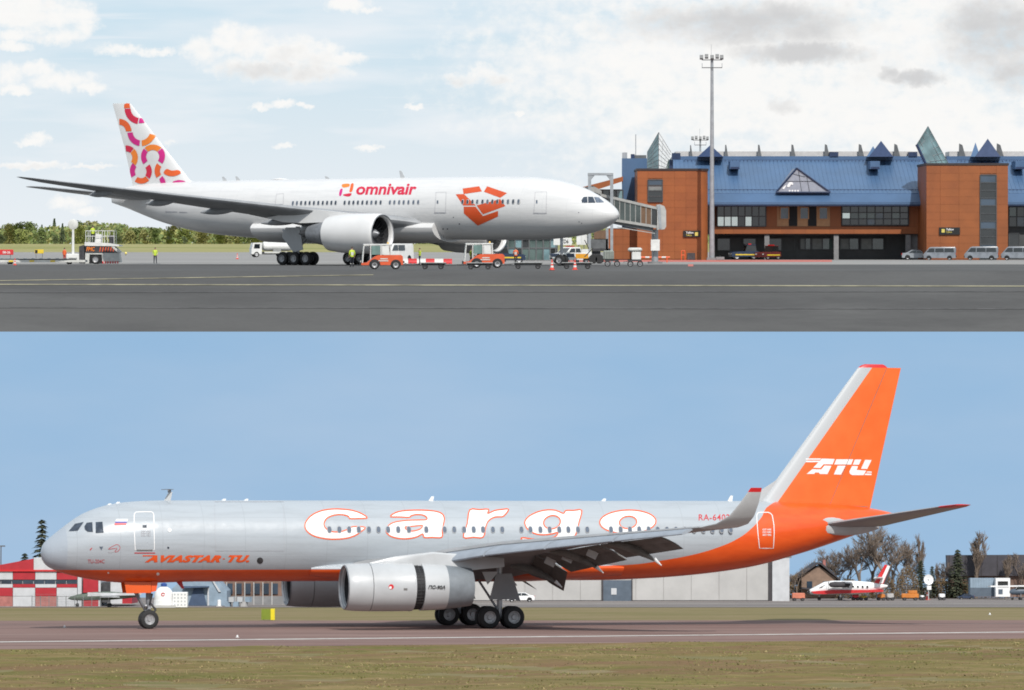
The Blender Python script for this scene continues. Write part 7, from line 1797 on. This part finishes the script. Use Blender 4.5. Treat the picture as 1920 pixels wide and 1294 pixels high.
cart('brown orange cart under the tail of the twin plane', 1652, 1126, 14, 12, 'cart_orange'); cart('pale grey cart under the tail of the twin plane', 1669, 1126, 13, 13, 'pale_wall'); cart('orange service cart with a raised cab by the round bush', 1706, 1126, 32, 13, 'cart_orange', 'cart_orange'); cart('white box cart next to the orange cone stand', 1766, 1125.5, 11, 12, 'letter_white'); cart('small white box cart beside the orange service cart', 1729, 1125.5, 7, 9, 'letter_white')
t = lthing('cone_stand', 'tall orange red cone standing between two white carts', 'cone', 1739, yrow(1125)); b = B(); b.lathe((0, 0, 0), (0, 0, 1), [(0, .2), (.05, .2), (.06, .13), (.55, .04)], 12, cap=True); b.obj('cone', 'cone_red', t); b = B(); b.lathe((0, 0, .3), (0, 0, 1), [(0, .095), (.1, .08)], 12); b.obj('band', 'letter_white', t)
t = lthing('dish_aerial', 'white dish aerial on a slim pole before the spruces', 'aerial', 1741, 88); q = Px(1741, 88); zc = q.p(1741, 1087)[1]
b = B(); b.tube((0, 0, 0), (0, 0, zc), .04, None, 6); b.obj('pole', 'pale_wall', t); b = B(); b.lathe((0, -.05, zc), (.25, -1, .1), [(-.18, .05), (-.14, .22), (-.05, .33), (.04, .37), (.01, .3), (-.07, .04)], 20); b.obj('dish', 'letter_white', t); q.box('control_box', 1738, 1746, 1098, 1106, 'letter_white', t, -.1, .1)
t = lthing('lamp_post', 'slim dark lamp post at the end of the red hangar', 'lamp post', 1, 66); q = Px(1, 66); b = B(); b.tube((0, 0, 0), (0, 0, q.p(1, 1024)[1]), .05, .035, 6); b.obj('pole', 'galv_dark', t); b = B(); b.cbox((.1, 0, q.p(1, 1024)[1]), (.35, .12, .08)); b.obj('lamp_head', 'galv_dark', t)
# yellow marker board and runway edge lights
t = lthing('marker_board', 'bright yellow and olive marker board beside the runway', 'sign', 503, 17); q = Px(503, 17)
q.box('board', 490, 507.5, 1142, 1162, 'sign_lime', t, -.02, .06); q.box('side_board', 507.5, 515, 1141.5, 1163, 'sign_bright', t, -.06, .5)
for x in (494, 511): 
    a = q.p(x, 1163); b = B(); b.tube((a[0], .02, 0), (a[0], .02, .2), .04, None, 6); b.obj('leg', 'galv_dark', t)
for px, row, lab in ((445, 1195.5, 'small white runway edge light by the white line'), (121, 1177, 'small pale runway light on the bare tarmac'), (1856, 1153, 'small pale light on the grass strip beyond the runway')):
    t = lthing('runway_light', lab, 'light', px, yrow(row)); b = B(); b.lathe((0, 0, 0), (0, 0, 1), [(0, .09), (.03, .08), (.04, .04)], 10, cap=True); b.obj('base', 'pale_wall', t); b = B(); b.lathe((0, 0, .03), (0, 0, 1), [(0, .045), (.07, .04), (.09, .01)], 10, cap=True); b.obj('lens', 'letter_white', t)
# bare spring trees and spruces
def bare(seed, h, spread=1.0, up=.75, n0=5, depth=4):
    rnd = random.Random(seed); b = B()
    def br(p, d, ln, r, lv):
        q = p + d * ln; b.tube(p, q, max(r, .009), max(r * .62, .006), 4 if lv < 2 else 3, cap=False)
        if lv >= depth: return
        k = rnd.randint(3, 5) if lv < depth - 1 else rnd.randint(4, 6)
        for i in range(k):
            a = rnd.uniform(0, 6.28); s = rnd.uniform(.35, .85) * spread
            nd = (d + Vector((math.cos(a) * s, math.sin(a) * s, rnd.uniform(-.1, up * .5)))).normalized()
            br(p.lerp(q, rnd.uniform(.45, 1.0)), nd, ln * rnd.uniform(.55, .8), r * .55, lv + 1)
    br(Vector((0, 0, 0)), Vector((0, 0, 1)), h * .32, h * .018, 0)
    return b.mesh('branches', None, False)
BARE = [bare(31 + i, 5.0, depth=5, spread= (1.0, .9, 1.1, .42)[i], up=(.7, .8, .6, 1.6)[i]) for i in range(4)]
TB = B(); TB.tube((0, 0, 0), (0, 0, 1.6), .1, .07, 7); BT = TB.mesh('trunk', 40)
def btree(label, px, y, k, sc, wide=1.0):
    t = lthing('bare_tree', label, 'tree', px, y, random.uniform(0, 6), 'leafless trees behind the parked planes'); t.matrix_world = t.matrix_world @ Matrix.Diagonal((sc * wide, sc * wide, sc, 1))
    link('branches', BARE[k], 'twig', t); link('trunk', BT, 'twig', t)
for i, (px, y, k, sc, wd, lab) in enumerate(((1655, 96, 0, 1.35, 1.0, 'broad bare tree with dense twigs above the twin plane'), (1612, 97, 1, 1.2, 1.0, 'bare spreading tree between the house and the twin plane tail'), (1572, 98, 2, .95, 1.0, 'lower bare tree beside the brown house'), (1494, 95, 1, .55, 1.0, 'small bare tree at the end of the pale hangar'), (1692, 97.5, 2, 1.1, .8, 'bare tree rising behind the round brown bush'),
                                     (1728, 98, 3, 1.2, .6, 'tall slim bare poplar behind the dish aerial'), (1758, 98, 3, .66, .7, 'short slim bare poplar beside the tall one'), (1830, 97, 3, 1.25, 1.1, 'bushy upright bare tree before the dark shed'), (1886, 97, 3, .82, .9, 'thin bare tree above the white cabin'), (1915, 97.5, 1, .8, .8, 'bare tree at the far end of the dark shed'), (1540, 98.5, 0, .85, 1.0, 'bare tree crown showing over the brown house roof'), (1775, 98, 2, .7, .8, 'bare tree at the corner of the dark shed'), (1636, 98.6, 2, 1.25, 1.0, 'bare tree with a wide fan of twigs between two broad ones'), (1674, 98.8, 1, 1.3, .9, 'tall bare tree behind the broad tree above the plane'), (1590, 98.8, 0, 1.05, .9, 'bare tree close behind the house gable'), (1712, 98.8, 1, .85, .9, 'bare tree between the bush and the slim poplar'))):
    btree(lab, px, y, k, sc, wd)
def spruce(seed, h, w, n):
    rnd = random.Random(seed); b = B()
    for i in range(n):
        lvl = rnd.randint(0, 15) / 16.0; t = lvl + rnd.uniform(0, .035); rr = w * (1 - t) ** .85 + .05; a = rnd.uniform(0, 6.28); q = rr * rnd.random() ** .6
        p = Vector((q * math.cos(a), q * math.sin(a), h * (.12 + .88 * t) - q * .35)); u = Vector((math.cos(a), math.sin(a), -.35)); v = Vector((-math.sin(a), math.cos(a), rnd.uniform(-.3, .3))); s = rnd.uniform(.06, .15)
        b.cur = rnd.choice((0, 0, 1)); b.add([p - u * s, p - v * s * .5, p + u * s, p + v * s * .5], [(0, 1, 2, 3)])
    return b.mesh('needles', None, False)
SP = [spruce(5, 3.0, .62, 1500), spruce(6, 3.0, .85, 2000), spruce(8, 3.0, .5, 900)]
for px, y, k, sc, lab in ((78, 80, 2, 1.95, 'tall ragged spruce behind the red and white hangar'), (46, 82, 1, 1.15, 'small spruce tip over the red hangar roof'), (1796, 96, 1, 1.22, 'dark spruce standing before the dark shed'), (1727, 95.5, 1, .95, 'dark spruce directly behind the dish aerial'), (1748, 96.5, 0, .8, 'narrow dark spruce beside the dish aerial')):
    t = lthing('spruce', lab, 'tree', px, y, random.uniform(0, 6), 'dark spruces'); t.matrix_world = t.matrix_world @ Matrix.Scale(sc, 4); link('needles', SP[k], ['needle', 'needle2'], t); link('trunk', BT, 'bark', t)
def bush(label, px, y, w, h, seed, ms):
    rnd = random.Random(seed); t = lthing('round_bush', label, 'bush', px, y, 0, 'brown bushes'); b = B()
    for i in range(1500):
        d = Vector((rnd.gauss(0, 1), rnd.gauss(0, 1), abs(rnd.gauss(0, 1)))).normalized() * rnd.uniform(.5, 1) ** .5; p = Vector((d.x * w, d.y * w * .7, d.z * h)); u = Vector((rnd.gauss(0, 1), rnd.gauss(0, 1), rnd.gauss(0, 1))).normalized(); v = u.orthogonal().normalized(); s = rnd.uniform(.04, .1)
        b.cur = i % 2; b.add([p - u * s, p - v * s * .5, p + u * s, p + v * s * .5], [(0, 1, 2, 3)])
    link('twigs', b.mesh('twigs', None, False), ms, t); b = B(); b.tube((0, 0, 0), (0, 0, h * .5), .05, .03, 5); b.obj('stem', 'twig', t)
mat('bush_brown', (0.13, 0.085, 0.04), .9, var=.2); mat('bush_tan', (0.19, 0.13, 0.07), .9, var=.2)
for px, y, w, h, lab in ((1702, 94, .95, 2.5, 'rounded brown bush behind the orange service cart'), (1655, 97, 1.1, 1.9, 'low brown bush behind the tail of the twin plane'), (1765, 97, .9, 1.5, 'low brown thicket behind the white box cart'), (1590, 98, 1.3, 1.5, 'low brown thicket beside the house behind the twin plane'), (1800, 97.5, .8, 1.3, 'low brown thicket behind the dark car by the grey container'), (1492, 97, .7, 1.8, 'brown thicket at the end of the pale hangar')):
    bush(lab, px, y, w, h, int(px), ['bush_brown', 'bush_tan'])

# brown undergrowth that closes the gaps between the bare trees
b = B(); rnd = random.Random(77)
for i in range(9000):
    px = rnd.uniform(1484, 1990); hmax = 1.7 + .7 * math.sin(px * .05) + .5 * math.sin(px * .017 + 1)
    g = LG(px, rnd.uniform(98.9, 99.8)); z = hmax * rnd.random() ** 1.5; ln = rnd.uniform(.15, .45); a = rnd.uniform(-.9, .9)
    p0 = Vector((g.x, g.y, z)); p1 = p0 + Vector((math.sin(a) * ln, rnd.uniform(-.05, .05), abs(math.cos(a)) * ln)); w = rnd.uniform(.008, .022)
    b.cur = i % 2; b.add([p0 - Vector((w, 0, 0)), p0 + Vector((w, 0, 0)), p1], [(0, 1, 2)])
link('undergrowth', b.mesh('undergrowth', None, False), ['twig', 'bush_tan'], None, low=True, label='brown leafless undergrowth between the bare trees and the shed', cat='undergrowth', kind='stuff')
